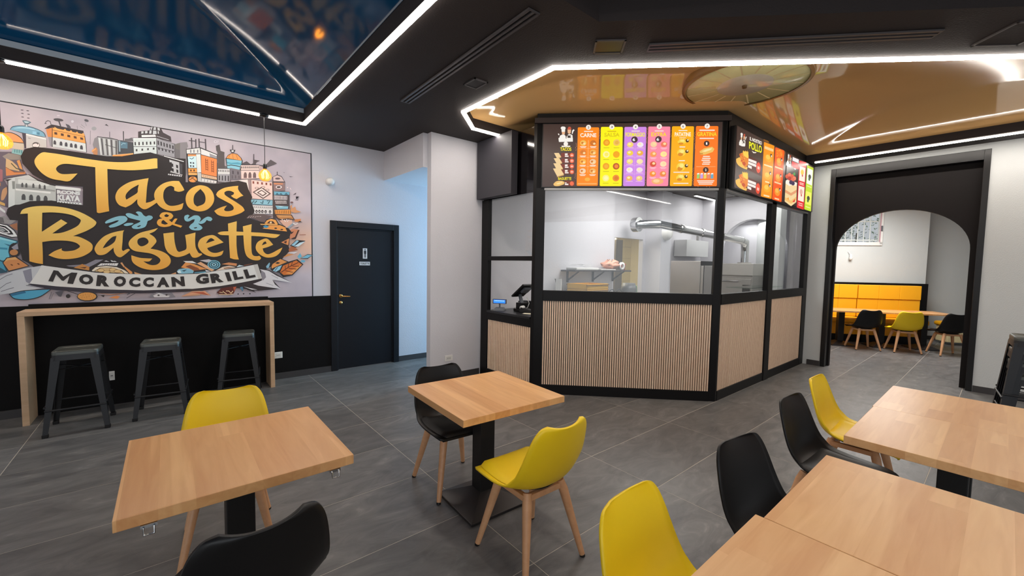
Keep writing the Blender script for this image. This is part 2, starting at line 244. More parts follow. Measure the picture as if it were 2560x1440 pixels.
# flat print outlines: group|colour|smooth|rings in millimetres on the panel|text
MURAL = """
a|6d6470|0|-1212,2603 -1060,2630 -1082,2564 -1069,2459 -1042,2405 -1117,2370 -1194,2340 -1171,2276 -1176,2074 -1231,2097|
a|b0757a|0|-1218,2441 -1200,2434 -1204,2324 -1223,2317|
a|c8915c|0|-1223,2312 -1217,2308 -1218,2280 -1224,2274|
a|d7a77c|1|-1219,2175 -1207,2243 -1181,2275 -1180,2218 -1204,2148 -1220,2141|
a|d9cdb9|0|-1145,2712 -1054,2711 -1060,2648 -1142,2649|
a|93c5c5|0|-1131,2643 -1063,2643 -1073,2594 -1138,2604|
a|4f8f96|0|-1119,2643 -1113,2643 -1115,2612 -1120,2613|
a|4f8f96|0|-1105,2643 -1099,2643 -1101,2612 -1106,2613|
a|4f8f96|0|-1091,2643 -1085,2643 -1087,2612 -1092,2613|
a|4f8f96|0|-1077,2643 -1071,2643 -1072,2612 -1078,2613|
a|9c948c|0|-1157,2600 -1073,2592 -1083,2549 -1174,2534 -1197,2563|
a|2b2627|1|-1194,2780 -1150,2801 -1106,2792 -1070,2761 -1053,2711 -1097,2709 -1148,2712 -1191,2737|
a|f0a266|1|-1190,2779 -1150,2795 -1109,2786 -1073,2755 -1057,2717 -1097,2715 -1148,2716 -1185,2742|
a|d9b98a|0|-1174,2548 -1137,2526 -1107,2487 -1093,2436 -1156,2446 -1180,2466|
a|eaa661|0|-1108,2535 -1089,2548 -1073,2454 -1092,2466|
a|e2935a|0|-1180,2461 -1125,2427 -1057,2437 -1055,2418 -1180,2380|
a|4a4a30|0|-1146,2502 -1116,2458 -1071,2441 -1069,2449 -1113,2466 -1142,2509|
a|4a4038|0|-1178,2460 -1126,2420 -1061,2430 -1061,2434 -1125,2424 -1177,2463|
a|4a4247|0|-1046,3031 -1050,3028 -1057,3027 -1063,3027 -1066,3030 -1063,3033 -1056,3034 -1049,3034|
a|4a4247|0|-1010,3033 -1014,3030 -1021,3029 -1027,3030 -1030,3032 -1027,3035 -1020,3037 -1013,3036|
a|4a4247|0|-1046,2999 -1049,2996 -1056,2995 -1063,2996 -1065,2998 -1062,3001 -1055,3003 -1049,3002|
a|4a4247|0|-1006,3000 -1009,2997 -1016,2996 -1023,2997 -1025,2999 -1022,3002 -1015,3004 -1008,3003|
a|4a4247|0|-1046,2965 -1049,2962 -1056,2961 -1063,2962 -1065,2964 -1062,2967 -1055,2969 -1048,2968|
a|4a4247|0|-1009,2963 -1012,2960 -1019,2959 -1026,2960 -1028,2962 -1025,2965 -1018,2967 -1011,2966|
a|4a5e6c|1|-1141,2825 -1123,2860 -1077,2879 -1017,2885 -959,2870 -918,2844 -906,2803 -1037,2802 -1094,2815|
a|7fb2c9|1|-1137,2825 -1120,2854 -1077,2872 -1020,2878 -962,2863 -924,2840 -912,2804 -1037,2811 -1093,2820|
a|a9d4e0|1|-1121,2840 -1078,2864 -1023,2870 -977,2862 -983,2855 -1035,2858 -1087,2849|
a|4f86a0|0|-966,2839 -948,2838 -949,2816 -966,2817|
a|94cbe0|0|-995,2841 -972,2842 -972,2816 -996,2815|
a|55707d|1|-1060,2930 -1032,2938 -1000,2927 -1022,2902 -1045,2902|
a|b8d2d8|1|-1050,2926 -1030,2930 -1010,2924 -1027,2912 -1042,2913|
a|7f8c92|0|-1045,2899 -1022,2901 -1023,2876 -1046,2875|
a|d5d6d6|0|-1036,2896 -1028,2896 -1029,2877 -1037,2876|
a|4c4550|0|-1065,2813 -1039,2810 -1042,2668 -1053,2662|
a|5a5557|0|-1042,2813 -904,2793 -904,2701 -1044,2665|
a|cfcdca|0|-1039,2810 -906,2791 -906,2702 -1042,2668|
a|eeeeec|0|-1039,2810 -906,2791 -906,2777 -1039,2795|
a|5c5552|0|-951,2716 -954,2703 -962,2691 -973,2684 -984,2681 -994,2685 -1001,2694 -1003,2706 -1000,2719 -993,2730 -982,2738 -971,2740 -960,2736 -954,2728|
a|efe9e6|0|-955,2714 -958,2703 -964,2694 -973,2688 -983,2686 -992,2689 -998,2696 -1000,2705 -997,2716 -991,2725 -982,2732 -972,2734 -963,2731 -957,2724|
a|4a4340|0|-961,2725 -963,2719 -968,2714 -975,2711 -982,2710 -989,2710 -993,2714 -995,2718 -993,2723 -988,2728 -981,2732 -974,2733 -967,2732 -963,2729|
a|efe6e4|0|-966,2715 -967,2709 -971,2703 -977,2699 -983,2698 -988,2700 -992,2704 -993,2710 -992,2716 -988,2722 -982,2725 -976,2727 -971,2725 -967,2721|
a|6b6262|0|-1027,2768 -1010,2765 -1009,2769 -1026,2772|
a|3b3235|0|-915,2882 -892,2911 -864,2936 -827,2934 -763,2928 -642,2921 -637,2869 -858,2894|
a|d98a4d|0|-905,2878 -859,2907 -862,2810 -894,2808|
a|2b2627|0|-863,2910 -634,2886 -624,2791 -866,2808|
a|f0a555|0|-859,2907 -638,2885 -629,2793 -862,2810|
a|5a3a2c|0|-848,2865 -829,2864 -829,2840 -849,2842|
a|5a3a2c|0|-804,2862 -784,2860 -784,2837 -804,2838|
a|5a3a2c|0|-759,2858 -739,2856 -738,2833 -759,2835|
a|5a3a2c|0|-714,2854 -694,2852 -692,2829 -713,2831|
a|5a3a2c|0|-668,2850 -647,2848 -645,2826 -666,2827|
a|f2b269|0|-846,2917 -801,2887 -847,2886|
a|f2a95c|0|-795,2888 -772,2913 -755,2885|
a|f2a95c|0|-751,2884 -730,2909 -714,2881|
a|f2a95c|0|-707,2880 -687,2904 -672,2876|
a|f2a95c|0|-663,2875 -644,2900 -630,2871|
a|6b4530|0|-860,2881 -637,2861 -637,2864 -859,2885|
a|9a979d|0|-892,2808 -862,2810 -865,2714 -883,2720|
a|2b2627|0|-867,2812 -624,2795 -623,2701 -870,2713|
a|d9dedd|0|-862,2810 -629,2793 -627,2704 -865,2714|
a|4b4b50|0|-859,2741 -858,2766 -854,2780 -848,2783 -843,2779 -839,2766 -840,2740|
a|4b4b50|0|-816,2738 -815,2764 -811,2777 -805,2780 -799,2777 -796,2763 -797,2738|
a|4b4b50|0|-780,2736 -779,2762 -775,2775 -769,2779 -763,2775 -760,2761 -761,2735|
a|4b4b50|0|-744,2734 -743,2760 -739,2773 -733,2777 -727,2773 -724,2759 -724,2733|
a|4b4b50|0|-712,2733 -712,2759 -707,2773 -701,2776 -695,2772 -692,2758 -693,2732|
a|4b4b50|0|-672,2727 -671,2753 -666,2767 -660,2770 -654,2767 -651,2753 -651,2726|
a|e8e8e6|0|-872,2703 -758,2696 -757,2703 -871,2710|
a|5a5154|0|-771,2692 -628,2688 -627,2693 -770,2697|
a|4e4a4e|0|-781,2994 -785,2987 -796,2982 -810,2978 -825,2977 -838,2979 -847,2984 -850,2990 -846,2997 -836,3002 -822,3006 -806,3007 -793,3005 -784,3000|
a|4e4a4e|0|-818,2978 -807,2928 -798,2934 -809,2985|
a|4e4a4e|0|-904,2936 -901,2953 -888,2964 -875,2963 -871,2932 -866,2935 -872,2968 -889,2971 -904,2957 -908,2937|
a|4e4a4e|0|-915,2931 -906,2945 -896,2936|
a|55525a|0|-768,2965 -743,2957 -731,2938 -735,2919 -756,2928|
a|7d7a7f|0|-687,2960 -685,2920 -682,2921 -684,2962|
a|8b888c|0|-667,2959 -642,2942 -640,2945 -666,2962|
a|8b888c|0|-657,2979 -630,2956 -628,2959 -655,2983|
a|55555b|0|-600,3028 -604,3021 -614,3018 -624,3020 -630,3026 -632,3034 -627,3041 -618,3044 -608,3042 -601,3036|
a|8d8d92|0|-629,3014 -619,2975 -616,2977 -626,3016|
a|a3a2a6|0|-543,2965 -545,2955 -551,2947 -558,2942 -567,2940 -574,2942 -579,2948 -581,2957 -578,2966 -573,2974 -565,2980 -557,2981 -550,2979 -545,2973|
a|4b484c|0|-480,3015 -466,3029 -449,3008|
a|d8cdd4|0|-804,3038 -805,3035 -808,3032 -813,3029 -818,3028 -822,3028 -825,3030 -826,3032 -825,3035 -822,3038 -817,3040 -812,3042 -808,3041 -805,3040|
a|d3d0d6|0|-708,3000 -709,2994 -712,2989 -716,2985 -721,2984 -725,2986 -727,2990 -728,2995 -727,3002 -724,3007 -720,3010 -715,3012 -711,3010 -708,3006|
a|8d898d|0|-566,2730 -577,2792 -562,2859 -538,2883 -439,2894 -377,2878 -270,2894 -253,2729 -568,2655|
a|6f6a6d|0|-68,2959 95,2931 155,2913 203,2870 205,2768 179,2722 -11,2771|
a|77736f|0|213,2923 206,2904 189,2887 164,2874 137,2869 113,2873 96,2884 91,2900 97,2919 114,2936 139,2949 166,2954 190,2951 207,2940|
a|77757a|0|-591,2932 -598,2788 -595,2789 -588,2932|
a|5b585b|0|-446,2953 -448,2892 -443,2893 -442,2954|
a|4a4648|0|-340,2980 -341,2880 -333,2882 -332,2982|
a|6a666a|0|-327,2902 -295,2909 -269,2928 -263,2891 -328,2878|
a|c58a5e|0|-586,2730 -554,2769 -542,2752 -544,2687 -570,2682|
a|e9a866|0|-586,2730 -555,2759 -553,2748 -586,2712|
a|a9aaab|0|-536,2883 -386,2881 -388,2700 -523,2691|
a|d9dcdb|0|-532,2872 -521,2871 -511,2697 -520,2697|
a|4f4c4d|0|-513,2871 -503,2871 -495,2699 -504,2698|
a|c7c9c8|0|-495,2871 -485,2871 -478,2700 -487,2699|
a|55524f|0|-476,2871 -466,2871 -461,2701 -470,2700|
a|d9dcdb|0|-458,2871 -447,2871 -444,2702 -453,2701|
a|4f4c4d|0|-439,2871 -428,2870 -427,2703 -436,2702|
a|c7c9c8|0|-420,2870 -410,2870 -410,2704 -419,2704|
a|55524f|0|-401,2870 -391,2870 -393,2705 -402,2705|
a|2b2627|0|-541,2879 -384,2878 -383,2885 -541,2885|
a|4f4c4d|0|-483,2807 -391,2787 -389,2793 -482,2813|
a|4a4c50|0|-385,2879 -259,2876 -261,2756 -385,2729|
a|8fa3ad|0|-377,2873 -363,2873 -365,2757 -377,2755|
a|5d7f90|0|-361,2867 -306,2867 -308,2801 -362,2795|
a|9fc6d4|0|-356,2827 -342,2848 -322,2847 -321,2854 -343,2854 -359,2832|
a|f0a04e|0|-429,2711 -263,2760 -262,2719 -428,2686|
a|f6b671|0|-429,2711 -263,2760 -262,2749 -428,2702|
a|463c3e|0|-216,3002 -194,3012 -119,3037 -106,3079 -22,3085 -4,3037 62,3005 68,2946 -64,2960 -218,2934|
a|cfd1d2|0|-104,3079 -93,3082 -101,3048 -111,3046|
a|cfd1d2|0|-83,3081 -64,3082 -67,3052 -88,3048|
a|cfd1d2|0|-53,3081 -34,3082 -31,3053 -50,3052|
a|cfd1d2|0|-119,3037 -102,3041 -106,3003 -125,3000|
a|cfd1d2|0|-90,3041 -62,3044 -61,3010 -93,2998|
a|cfd1d2|0|-50,3044 -42,3044 -41,3014 -51,3017|
a|cfd1d2|0|-190,3010 -171,3015 -172,2992 -191,2984|
a|cfd1d2|0|-158,3021 -138,3028 -138,3001 -159,2994|
a|ebebea|0|-189,2970 -72,2998 -67,2976 -188,2948|
a|2b2627|0|-264,2927 -62,2968 -62,2786 -260,2716|
a|d6dedb|0|-260,2924 -66,2963 -66,2789 -256,2721|
a|2b2627|0|-249,2882 -238,2885 -238,2849 -248,2846|
a|2b2627|0|-217,2889 -206,2892 -206,2857 -217,2854|
a|2b2627|0|-185,2897 -174,2900 -174,2865 -185,2862|
a|2b2627|0|-153,2905 -142,2907 -142,2874 -153,2871|
a|2b2627|0|-121,2912 -110,2915 -109,2882 -121,2879|
a|2b2627|0|-88,2920 -77,2923 -77,2891 -88,2888|
a|44403f|0|-241,2807 -227,2811 -227,2787 -241,2783|
a|44403f|0|-194,2821 -180,2825 -180,2802 -194,2798|
a|44403f|0|-146,2835 -132,2839 -132,2817 -146,2813|
a|44403f|0|-98,2849 -83,2854 -83,2832 -98,2828|
a|2b2627|0|-259,2829 -66,2866 -66,2870 -259,2834|
a|eef1ef|0|-258,2923 -66,2962 -66,2950 -258,2911|
a|2b2627|0|-66,2968 94,2928 95,2771 -61,2782|
a|9d9ba0|0|-63,2964 91,2926 92,2774 -58,2785|
a|3f3b3e|0|-56,2938 -43,2935 -42,2889 -55,2892|
a|3f3b3e|0|-31,2932 -18,2929 -17,2885 -30,2887|
a|3f3b3e|0|-5,2926 7,2923 8,2880 -4,2882|
a|3f3b3e|0|20,2920 33,2918 34,2876 21,2878|
a|3f3b3e|0|46,2915 59,2912 59,2871 47,2873|
a|3f3b3e|0|72,2909 85,2906 85,2866 72,2869|
a|3f3b3e|0|-51,2864 -39,2863 -38,2833 -50,2834|
a|3f3b3e|0|-21,2860 -9,2858 -8,2829 -20,2831|
a|3f3b3e|0|9,2855 21,2853 22,2825 10,2827|
a|3f3b3e|0|40,2850 52,2849 52,2822 40,2823|
a|3f3b3e|0|70,2846 83,2844 83,2818 71,2819|
a|2b2627|0|-63,2856 91,2840 92,2845 -62,2861|
a|c4c3c6|0|-62,2983 44,2962 45,2967 -61,2988|
a|8a8588|0|144,2953 208,2972 217,2925 201,2885 199,2614 162,2486 133,2482|
a|6b6567|0|489,2785 563,2759 623,2743 625,2561 489,2542|
a|4d474b|0|245,3028 246,2899 258,2902 257,3031|
a|4d474b|0|285,3021 284,2919 296,2921 297,3024|
a|4d474b|0|315,3033 316,2934 329,2937 327,3036|
a|4d474b|0|376,3042 379,2916 391,2919 389,3045|
a|4d474b|0|225,2989 292,2994 293,3003 226,2998|
a|4d474b|0|320,2995 378,2994 380,3002 321,3003|
a|2b2627|0|197,2890 329,2937 496,2882 489,2526 297,2516 207,2504|
a|dfe0dd|0|202,2884 326,2927 333,2862 204,2839|
a|86858a|0|235,2888 246,2892 246,2856 235,2853|
a|86858a|0|265,2894 276,2898 276,2862 265,2858|
a|86858a|0|301,2900 312,2904 311,2868 300,2865|
a|e39a62|0|212,2832 289,2845 289,2824 213,2810|
a|cfe9ee|0|211,2807 289,2824 292,2687 216,2675|
a|4c7f96|0|226,2787 248,2778 271,2801 266,2808 247,2787 230,2796|
a|3d4a55|0|229,2746 244,2748 245,2730 232,2727|
a|3d4a55|0|254,2747 269,2749 270,2731 257,2728|
a|3d4a55|0|228,2709 243,2711 244,2693 231,2689|
a|3d4a55|0|253,2710 268,2712 269,2694 256,2690|
a|dfe5e3|0|290,2846 332,2856 334,2641 296,2635|
a|f2a24b|0|211,2668 292,2681 295,2636 212,2623|
a|f0b46a|0|212,2619 294,2628 294,2603 213,2591|
a|6a3d20|0|230,2659 244,2661 244,2639 230,2637|
a|6a3d20|0|260,2664 274,2666 274,2644 260,2642|
a|c6cac9|0|297,2634 334,2634 333,2526 300,2532|
a|efa057|0|292,2552 287,2536 276,2523 260,2514 243,2512 227,2516 217,2526 213,2541 218,2556 229,2570 244,2578 262,2581 277,2577 288,2566|
a|5b341c|0|219,2533 252,2556 280,2529 285,2537 253,2564 216,2540|
a|5b341c|0|238,2560 264,2570 263,2577 237,2568|
a|e3e3e2|0|335,2922 491,2874 490,2829 338,2854|
a|9a989c|0|418,2881 491,2859 490,2829 422,2841|
a|ee8a4c|0|338,2847 490,2823 485,2612 336,2627|
a|6b2f18|0|377,2811 377,2672 382,2673 383,2812|
a|6b2f18|0|397,2808 396,2669 401,2670 402,2809|
a|6b2f18|0|379,2790 400,2787 401,2792 380,2795|
a|6b2f18|0|378,2763 399,2760 400,2766 380,2769|
a|6b2f18|0|378,2736 398,2734 400,2739 379,2742|
a|6b2f18|0|377,2710 398,2707 399,2713 378,2716|
a|6b2f18|0|377,2683 397,2680 398,2686 378,2689|
a|6b2f18|0|434,2800 434,2660 439,2661 439,2801|
a|6b2f18|0|454,2797 453,2657 458,2658 459,2798|
a|6b2f18|0|436,2778 457,2775 458,2781 437,2784|
a|6b2f18|0|435,2751 456,2749 457,2754 436,2757|
a|6b2f18|0|435,2725 455,2722 457,2727 436,2731|
a|6b2f18|0|434,2698 455,2695 456,2701 435,2704|
a|6b2f18|0|433,2671 454,2668 456,2674 435,2677|
a|e6c3a0|0|337,2621 485,2605 484,2575 337,2586|
a|b9b7b8|0|336,2578 484,2562 481,2525 333,2526|
a|e8e6e4|0|341,2567 359,2566 357,2536 339,2536|
a|e8e6e4|0|371,2565 388,2563 386,2535 368,2536|
a|e8e6e4|0|400,2562 418,2561 416,2534 398,2535|
a|e8e6e4|0|430,2559 448,2558 446,2534 428,2534|
a|e8e6e4|0|460,2557 478,2555 476,2533 458,2533|
a|8a5a3a|0|348,2609 355,2593 359,2597 352,2612|
a|8a5a3a|0|367,2606 374,2591 378,2594 370,2609|
a|8a5a3a|0|385,2604 392,2589 396,2592 389,2607|
a|8a5a3a|0|404,2602 411,2586 415,2589 407,2605|
a|8a5a3a|0|422,2599 430,2584 433,2587 426,2602|
a|8a5a3a|0|441,2597 449,2581 452,2585 445,2600|
a|8a5a3a|0|460,2595 468,2579 471,2582 464,2598|
a|57504f|0|483,2981 520,3003 530,2930 569,2921 566,2888 568,2728 499,2717 497,2908 487,2925|
a|e0dde0|0|469,3028 479,3045 492,3039 487,3022 474,3020 470,3030 466,3026 472,3015 490,3019 496,3042 478,3050 466,3031|
a|e0dde0|0|499,3047 508,3044 497,3024 501,3022 512,3044 501,3052|
a|2b2627|0|496,2712 620,2727 619,2550 492,2551|
a|dcdcda|0|498,2709 618,2724 617,2553 495,2555|
a|55504f|0|502,2697 510,2698 510,2676 502,2675|
a|55504f|0|519,2699 527,2700 527,2678 519,2677|
a|55504f|0|536,2701 544,2702 544,2679 536,2679|
a|55504f|0|553,2703 561,2704 561,2681 553,2680|
a|55504f|0|571,2705 578,2706 578,2683 570,2682|
a|55504f|0|588,2707 596,2708 595,2684 588,2683|
a|55504f|0|605,2709 613,2710 613,2686 605,2685|
a|a4a3a8|0|498,2646 618,2664 617,2553 495,2555|
a|4a474a|0|506,2629 518,2630 517,2573 504,2573|
a|4a474a|0|536,2632 548,2634 547,2574 534,2574|
a|4a474a|0|566,2636 578,2637 577,2575 565,2574|
a|4a474a|0|596,2639 609,2641 608,2575 595,2575|
a|2b2627|0|579,2849 604,2894 648,2927 701,2924 742,2883 757,2846 739,2728 722,2722 590,2737|
a|ee9a50|0|586,2852 606,2888 648,2920 698,2917 735,2880 746,2849|
a|a85f2c|0|618,2898 609,2854 613,2854 622,2898|
a|a85f2c|0|649,2915 656,2852 660,2853 653,2917|
a|a85f2c|0|685,2914 703,2853 707,2855 689,2916|
a|7fbfd0|0|588,2843 747,2847 735,2774 690,2779 634,2780 593,2767|
a|4f9db8|0|591,2809 635,2803 702,2821 743,2814 740,2798 690,2793 629,2786 591,2789|
a|86c3d3|0|592,2759 634,2771 689,2770 728,2766 722,2732 595,2731|
a|2b2627|0|624,2962 652,2963 682,2969 670,2934 637,2928|
a|ecebe8|0|666,2951 661,2943 651,2938 641,2940 637,2946 641,2954 652,2959 662,2958|
a|2b2627|0|651,3023 651,2965 658,2966 658,3025|
a|77737a|0|625,2740 729,2730 731,2613 625,2593|
a|4f4a50|0|643,2710 659,2709 659,2668 643,2668|
a|4f4a50|0|695,2708 711,2707 712,2671 696,2670|
a|5a555a|0|638,2653 647,2654 647,2612 638,2610|
a|5a555a|0|673,2656 682,2656 682,2617 673,2616|
a|5a555a|0|708,2658 717,2659 718,2623 709,2622|
a|4f484c|0|746,2815 798,2850 843,2818 867,2835 872,2952 882,2954 882,2884 944,2881 908,2858 896,2826 1002,2830 1064,2915 1137,2879 1014,2805 746,2789|
a|2b2627|0|731,2792 936,2825 936,2654 732,2617|
a|e2cdc6|0|735,2789 932,2821 932,2656 736,2621|
a|4d4543|0|740,2777 751,2778 751,2752 740,2750|
a|4d4543|0|762,2780 772,2782 772,2755 762,2753|
a|4d4543|0|783,2784 794,2786 794,2759 783,2757|
a|4d4543|0|805,2787 816,2789 816,2762 805,2761|
a|4d4543|0|827,2791 838,2793 838,2766 827,2764|
a|4d4543|0|849,2794 860,2796 860,2770 849,2768|
a|4d4543|0|871,2798 882,2800 882,2773 871,2772|
a|4d4543|0|893,2802 904,2804 904,2777 893,2775|
a|4d4543|0|915,2805 926,2807 926,2781 915,2779|
a|2b2627|0|734,2724 931,2755 931,2761 735,2730|
a|6f5a5a|0|763,2636 764,2680 771,2704 781,2711 791,2707 797,2685 796,2641|
a|6f5a5a|0|813,2643 814,2687 821,2712 831,2719 841,2715 847,2692 847,2648|
a|6f5a5a|0|863,2650 864,2694 871,2719 881,2727 891,2722 898,2699 897,2655|
a|b79d9a|0|934,2820 1005,2800 999,2642 933,2657|
a|e9e3e0|0|641,2581 794,2624 843,2629 840,2446 814,2453 783,2516 779,2587 647,2569|
a|9d8888|0|805,2622 843,2629 840,2449 820,2453|
a|5d4a46|0|838,2628 1090,2629 1087,2394 840,2383|
a|ead1c9|0|843,2624 1085,2625 1082,2398 844,2388|
a|8a4a3c|0|857,2610 876,2610 876,2579 857,2579|
a|8a4a3c|0|905,2610 924,2610 924,2580 905,2580|
a|8a4a3c|0|953,2610 972,2610 972,2580 952,2580|
a|8a4a3c|0|1001,2611 1021,2611 1020,2581 1001,2581|
a|8a4a3c|0|1050,2611 1070,2611 1070,2581 1050,2581|
a|6a5650|0|855,2471 956,2551 1063,2476 971,2396|
a|f0e2dc|0|875,2472 956,2534 1040,2473 972,2413|
a|6a5650|0|901,2470 955,2514 1018,2474 969,2430|
a|f0e2dc|0|922,2472 955,2500 973,2489 940,2461|
a|f0e2dc|0|964,2494 997,2473 969,2447 946,2456|
a|6a5650|0|924,2530 921,2524 915,2519 907,2515 897,2514 889,2515 883,2519 881,2525 883,2531 889,2536 898,2540 907,2541 916,2540 922,2536|
a|ead1c9|0|918,2529 916,2525 912,2522 906,2519 899,2518 893,2519 889,2522 887,2526 889,2530 893,2533 899,2536 906,2537 912,2536 916,2533|
a|6a5650|0|995,2550 993,2543 987,2538 978,2534 969,2533 960,2534 954,2538 952,2544 955,2550 961,2556 969,2559 979,2561 987,2559 993,2555|
a|ead1c9|0|989,2549 988,2545 983,2541 977,2539 970,2538 964,2539 960,2541 958,2545 960,2549 964,2552 971,2555 977,2556 984,2555 988,2552|
a|6a5650|0|1043,2521 1041,2515 1035,2510 1026,2506 1016,2505 1008,2506 1002,2510 1000,2516 1002,2522 1008,2528 1017,2531 1027,2533 1035,2531 1041,2527|
a|ead1c9|0|1037,2521 1036,2517 1031,2513 1025,2510 1018,2510 1012,2510 1007,2513 1006,2517 1007,2521 1012,2524 1018,2527 1025,2528 1031,2527 1036,2524|
a|3f5866|0|839,2383 1082,2398 1076,2318 808,2311|
a|8ec3d2|0|844,2377 1082,2392 1075,2328 817,2319|
a|24414f|0|850,2323 871,2363 875,2326 903,2361 896,2368 877,2337 870,2374 842,2328|
a|24414f|0|939,2344 967,2333 976,2375 966,2376 962,2342 943,2354|
a|24414f|0|1014,2372 1045,2382 1021,2343 1029,2338 1054,2387 1013,2382|
a|e6e2df|0|817,2304 1081,2320 1080,2285 863,2268|
a|4b4340|0|843,2288 854,2289 866,2278 856,2278|
a|4b4340|0|864,2290 875,2290 887,2280 877,2279|
a|4b4340|0|886,2291 897,2292 907,2281 897,2280|
a|4b4340|0|908,2293 919,2293 928,2283 918,2282|
a|4b4340|0|930,2294 941,2295 949,2284 938,2283|
a|4b4340|0|952,2296 963,2296 969,2286 959,2285|
a|4b4340|0|974,2297 985,2298 990,2287 980,2286|
a|4b4340|0|996,2299 1007,2299 1011,2289 1001,2288|
a|4b4340|0|1018,2300 1030,2301 1032,2290 1022,2290|
a|4b4340|0|1041,2302 1052,2302 1054,2292 1043,2291|
a|4b4340|0|1063,2303 1075,2304 1075,2293 1064,2293|
a|4b4340|0|856,2268 1085,2282 1086,2212 867,2199|
a|e9e6e3|0|860,2267 1081,2280 1081,2213 871,2201|
a|3a3230|0|909,2231 904,2216 894,2208 885,2214 881,2229 885,2244 895,2252 905,2246|
a|e9e6e3|0|899,2228 897,2221 892,2220 890,2227 893,2234 897,2235|
a|3a3230|0|941,2234 937,2219 927,2211 917,2217 913,2232 917,2248 928,2255 937,2249|
a|e9e6e3|0|932,2231 929,2224 925,2223 922,2230 925,2237 930,2238|
a|3a3230|0|974,2236 970,2220 959,2213 949,2218 945,2233 950,2249 960,2257 970,2251|
a|e9e6e3|0|964,2232 962,2225 957,2225 955,2232 957,2239 962,2239|
a|3a3230|0|1011,2237 1007,2222 996,2214 986,2220 982,2235 987,2251 997,2258 1007,2253|
a|e9e6e3|0|1002,2234 999,2226 994,2226 992,2233 994,2240 999,2241|
a|3a3230|0|1061,2240 1057,2224 1046,2217 1036,2222 1032,2237 1037,2253 1047,2261 1057,2255|
a|e9e6e3|0|1052,2236 1049,2229 1044,2229 1042,2235 1044,2243 1049,2243|
a|4c403e|0|1078,2632 1099,2628 1100,2270 1116,2153 1079,2157|
a|3e3536|0|1080,2693 1137,2735 1189,2720 1230,2649 1227,2530 1088,2508|
a|cdb7b5|0|1089,2695 1137,2725 1185,2711 1220,2654 1090,2639|
a|5d4b4c|0|1173,2686 1170,2680 1161,2675 1149,2671 1135,2669 1123,2669 1114,2672 1112,2677 1115,2683 1123,2689 1136,2693 1149,2695 1162,2694 1170,2691|
a|3e3536|0|1133,2770 1134,2728 1142,2730 1142,2771|
a|8d7574|0|1089,2626 1226,2643 1224,2535 1091,2511|
a|d98b5a|0|1098,2619 1204,2628 1203,2613 1098,2601|
a|ece4e2|0|1189,2578 1185,2567 1175,2558 1161,2552 1145,2550 1130,2553 1121,2559 1117,2568 1121,2578 1131,2587 1145,2593 1161,2595 1176,2593 1186,2587|
a|4f4243|0|1177,2576 1174,2570 1167,2564 1157,2560 1146,2558 1136,2560 1129,2564 1127,2569 1130,2576 1137,2581 1146,2585 1158,2587 1167,2586 1174,2582|
a|4f4344|0|1091,2511 1281,2526 1278,2301 1099,2273|
a|6fb0c6|0|1095,2509 1278,2522 1276,2486 1097,2464|
a|3b6577|0|1111,2470 1133,2496 1155,2472|
a|3b6577|0|1155,2475 1177,2501 1198,2477|
a|3b6577|0|1217,2482 1240,2509 1262,2485|
a|e6dfdc|0|1096,2456 1252,2465 1251,2419 1096,2405|
a|4f4344|0|1101,2451 1108,2451 1109,2411 1101,2410|
a|4f4344|0|1118,2452 1125,2452 1126,2412 1118,2412|
a|4f4344|0|1135,2453 1143,2453 1143,2414 1135,2413|
a|4f4344|0|1152,2454 1160,2455 1160,2415 1152,2415|
a|4f4344|0|1169,2455 1177,2456 1177,2417 1169,2416|
a|4f4344|0|1187,2456 1194,2457 1194,2418 1186,2418|
a|4f4344|0|1204,2457 1212,2458 1212,2420 1204,2419|
a|4f4344|0|1221,2459 1229,2459 1229,2422 1221,2421|
a|4f4344|0|1239,2460 1247,2460 1246,2423 1239,2422|
a|e2d8d4|0|1110,2390 1121,2391 1121,2376 1110,2374|
a|e2d8d4|0|1127,2391 1138,2393 1138,2377 1127,2376|
a|e2d8d4|0|1144,2393 1155,2394 1155,2379 1143,2378|
a|e2d8d4|0|1160,2395 1172,2396 1171,2381 1160,2380|
a|e2d8d4|0|1177,2397 1188,2398 1188,2383 1177,2382|
a|e2d8d4|0|1194,2399 1205,2400 1205,2385 1194,2383|
a|e2d8d4|0|1211,2401 1222,2402 1222,2386 1211,2385|
a|e2d8d4|0|1228,2402 1240,2404 1239,2388 1228,2387|
a|e2d8d4|0|1113,2368 1124,2369 1124,2354 1113,2353|
a|e2d8d4|0|1130,2370 1141,2371 1141,2355 1129,2354|
a|e2d8d4|0|1146,2371 1158,2373 1157,2357 1146,2356|
a|e2d8d4|0|1163,2373 1174,2374 1174,2359 1163,2358|
a|e2d8d4|0|1180,2375 1191,2376 1191,2361 1180,2360|
a|e2d8d4|0|1197,2377 1208,2378 1208,2362 1197,2361|
a|e2d8d4|0|1214,2378 1225,2380 1225,2364 1214,2363|
a|e2d8d4|0|1231,2380 1242,2381 1242,2366 1231,2365|
a|86bfd0|0|1109,2326 1263,2331 1256,2299 1130,2283|
a|d6eef2|0|1131,2321 1212,2326 1174,2313|
a|f0a24a|0|1099,2268 1295,2291 1295,2228 1106,2215|
a|8a4a20|0|1108,2261 1114,2262 1118,2221 1112,2221|
a|8a4a20|0|1129,2263 1135,2264 1139,2223 1133,2222|
a|8a4a20|0|1150,2266 1157,2266 1160,2224 1154,2224|
a|8a4a20|0|1172,2268 1178,2269 1181,2226 1175,2225|
a|8a4a20|0|1193,2270 1200,2271 1202,2227 1196,2227|
a|8a4a20|0|1215,2273 1222,2274 1223,2229 1217,2229|
a|8a4a20|0|1237,2275 1243,2276 1244,2231 1238,2230|
a|8a4a20|0|1259,2278 1265,2278 1266,2232 1259,2232|
a|8a4a20|0|1281,2280 1287,2281 1287,2234 1281,2233|
a|4a332b|0|1106,2211 1303,2224 1339,2161 1260,2155 1159,2132 1122,2168|
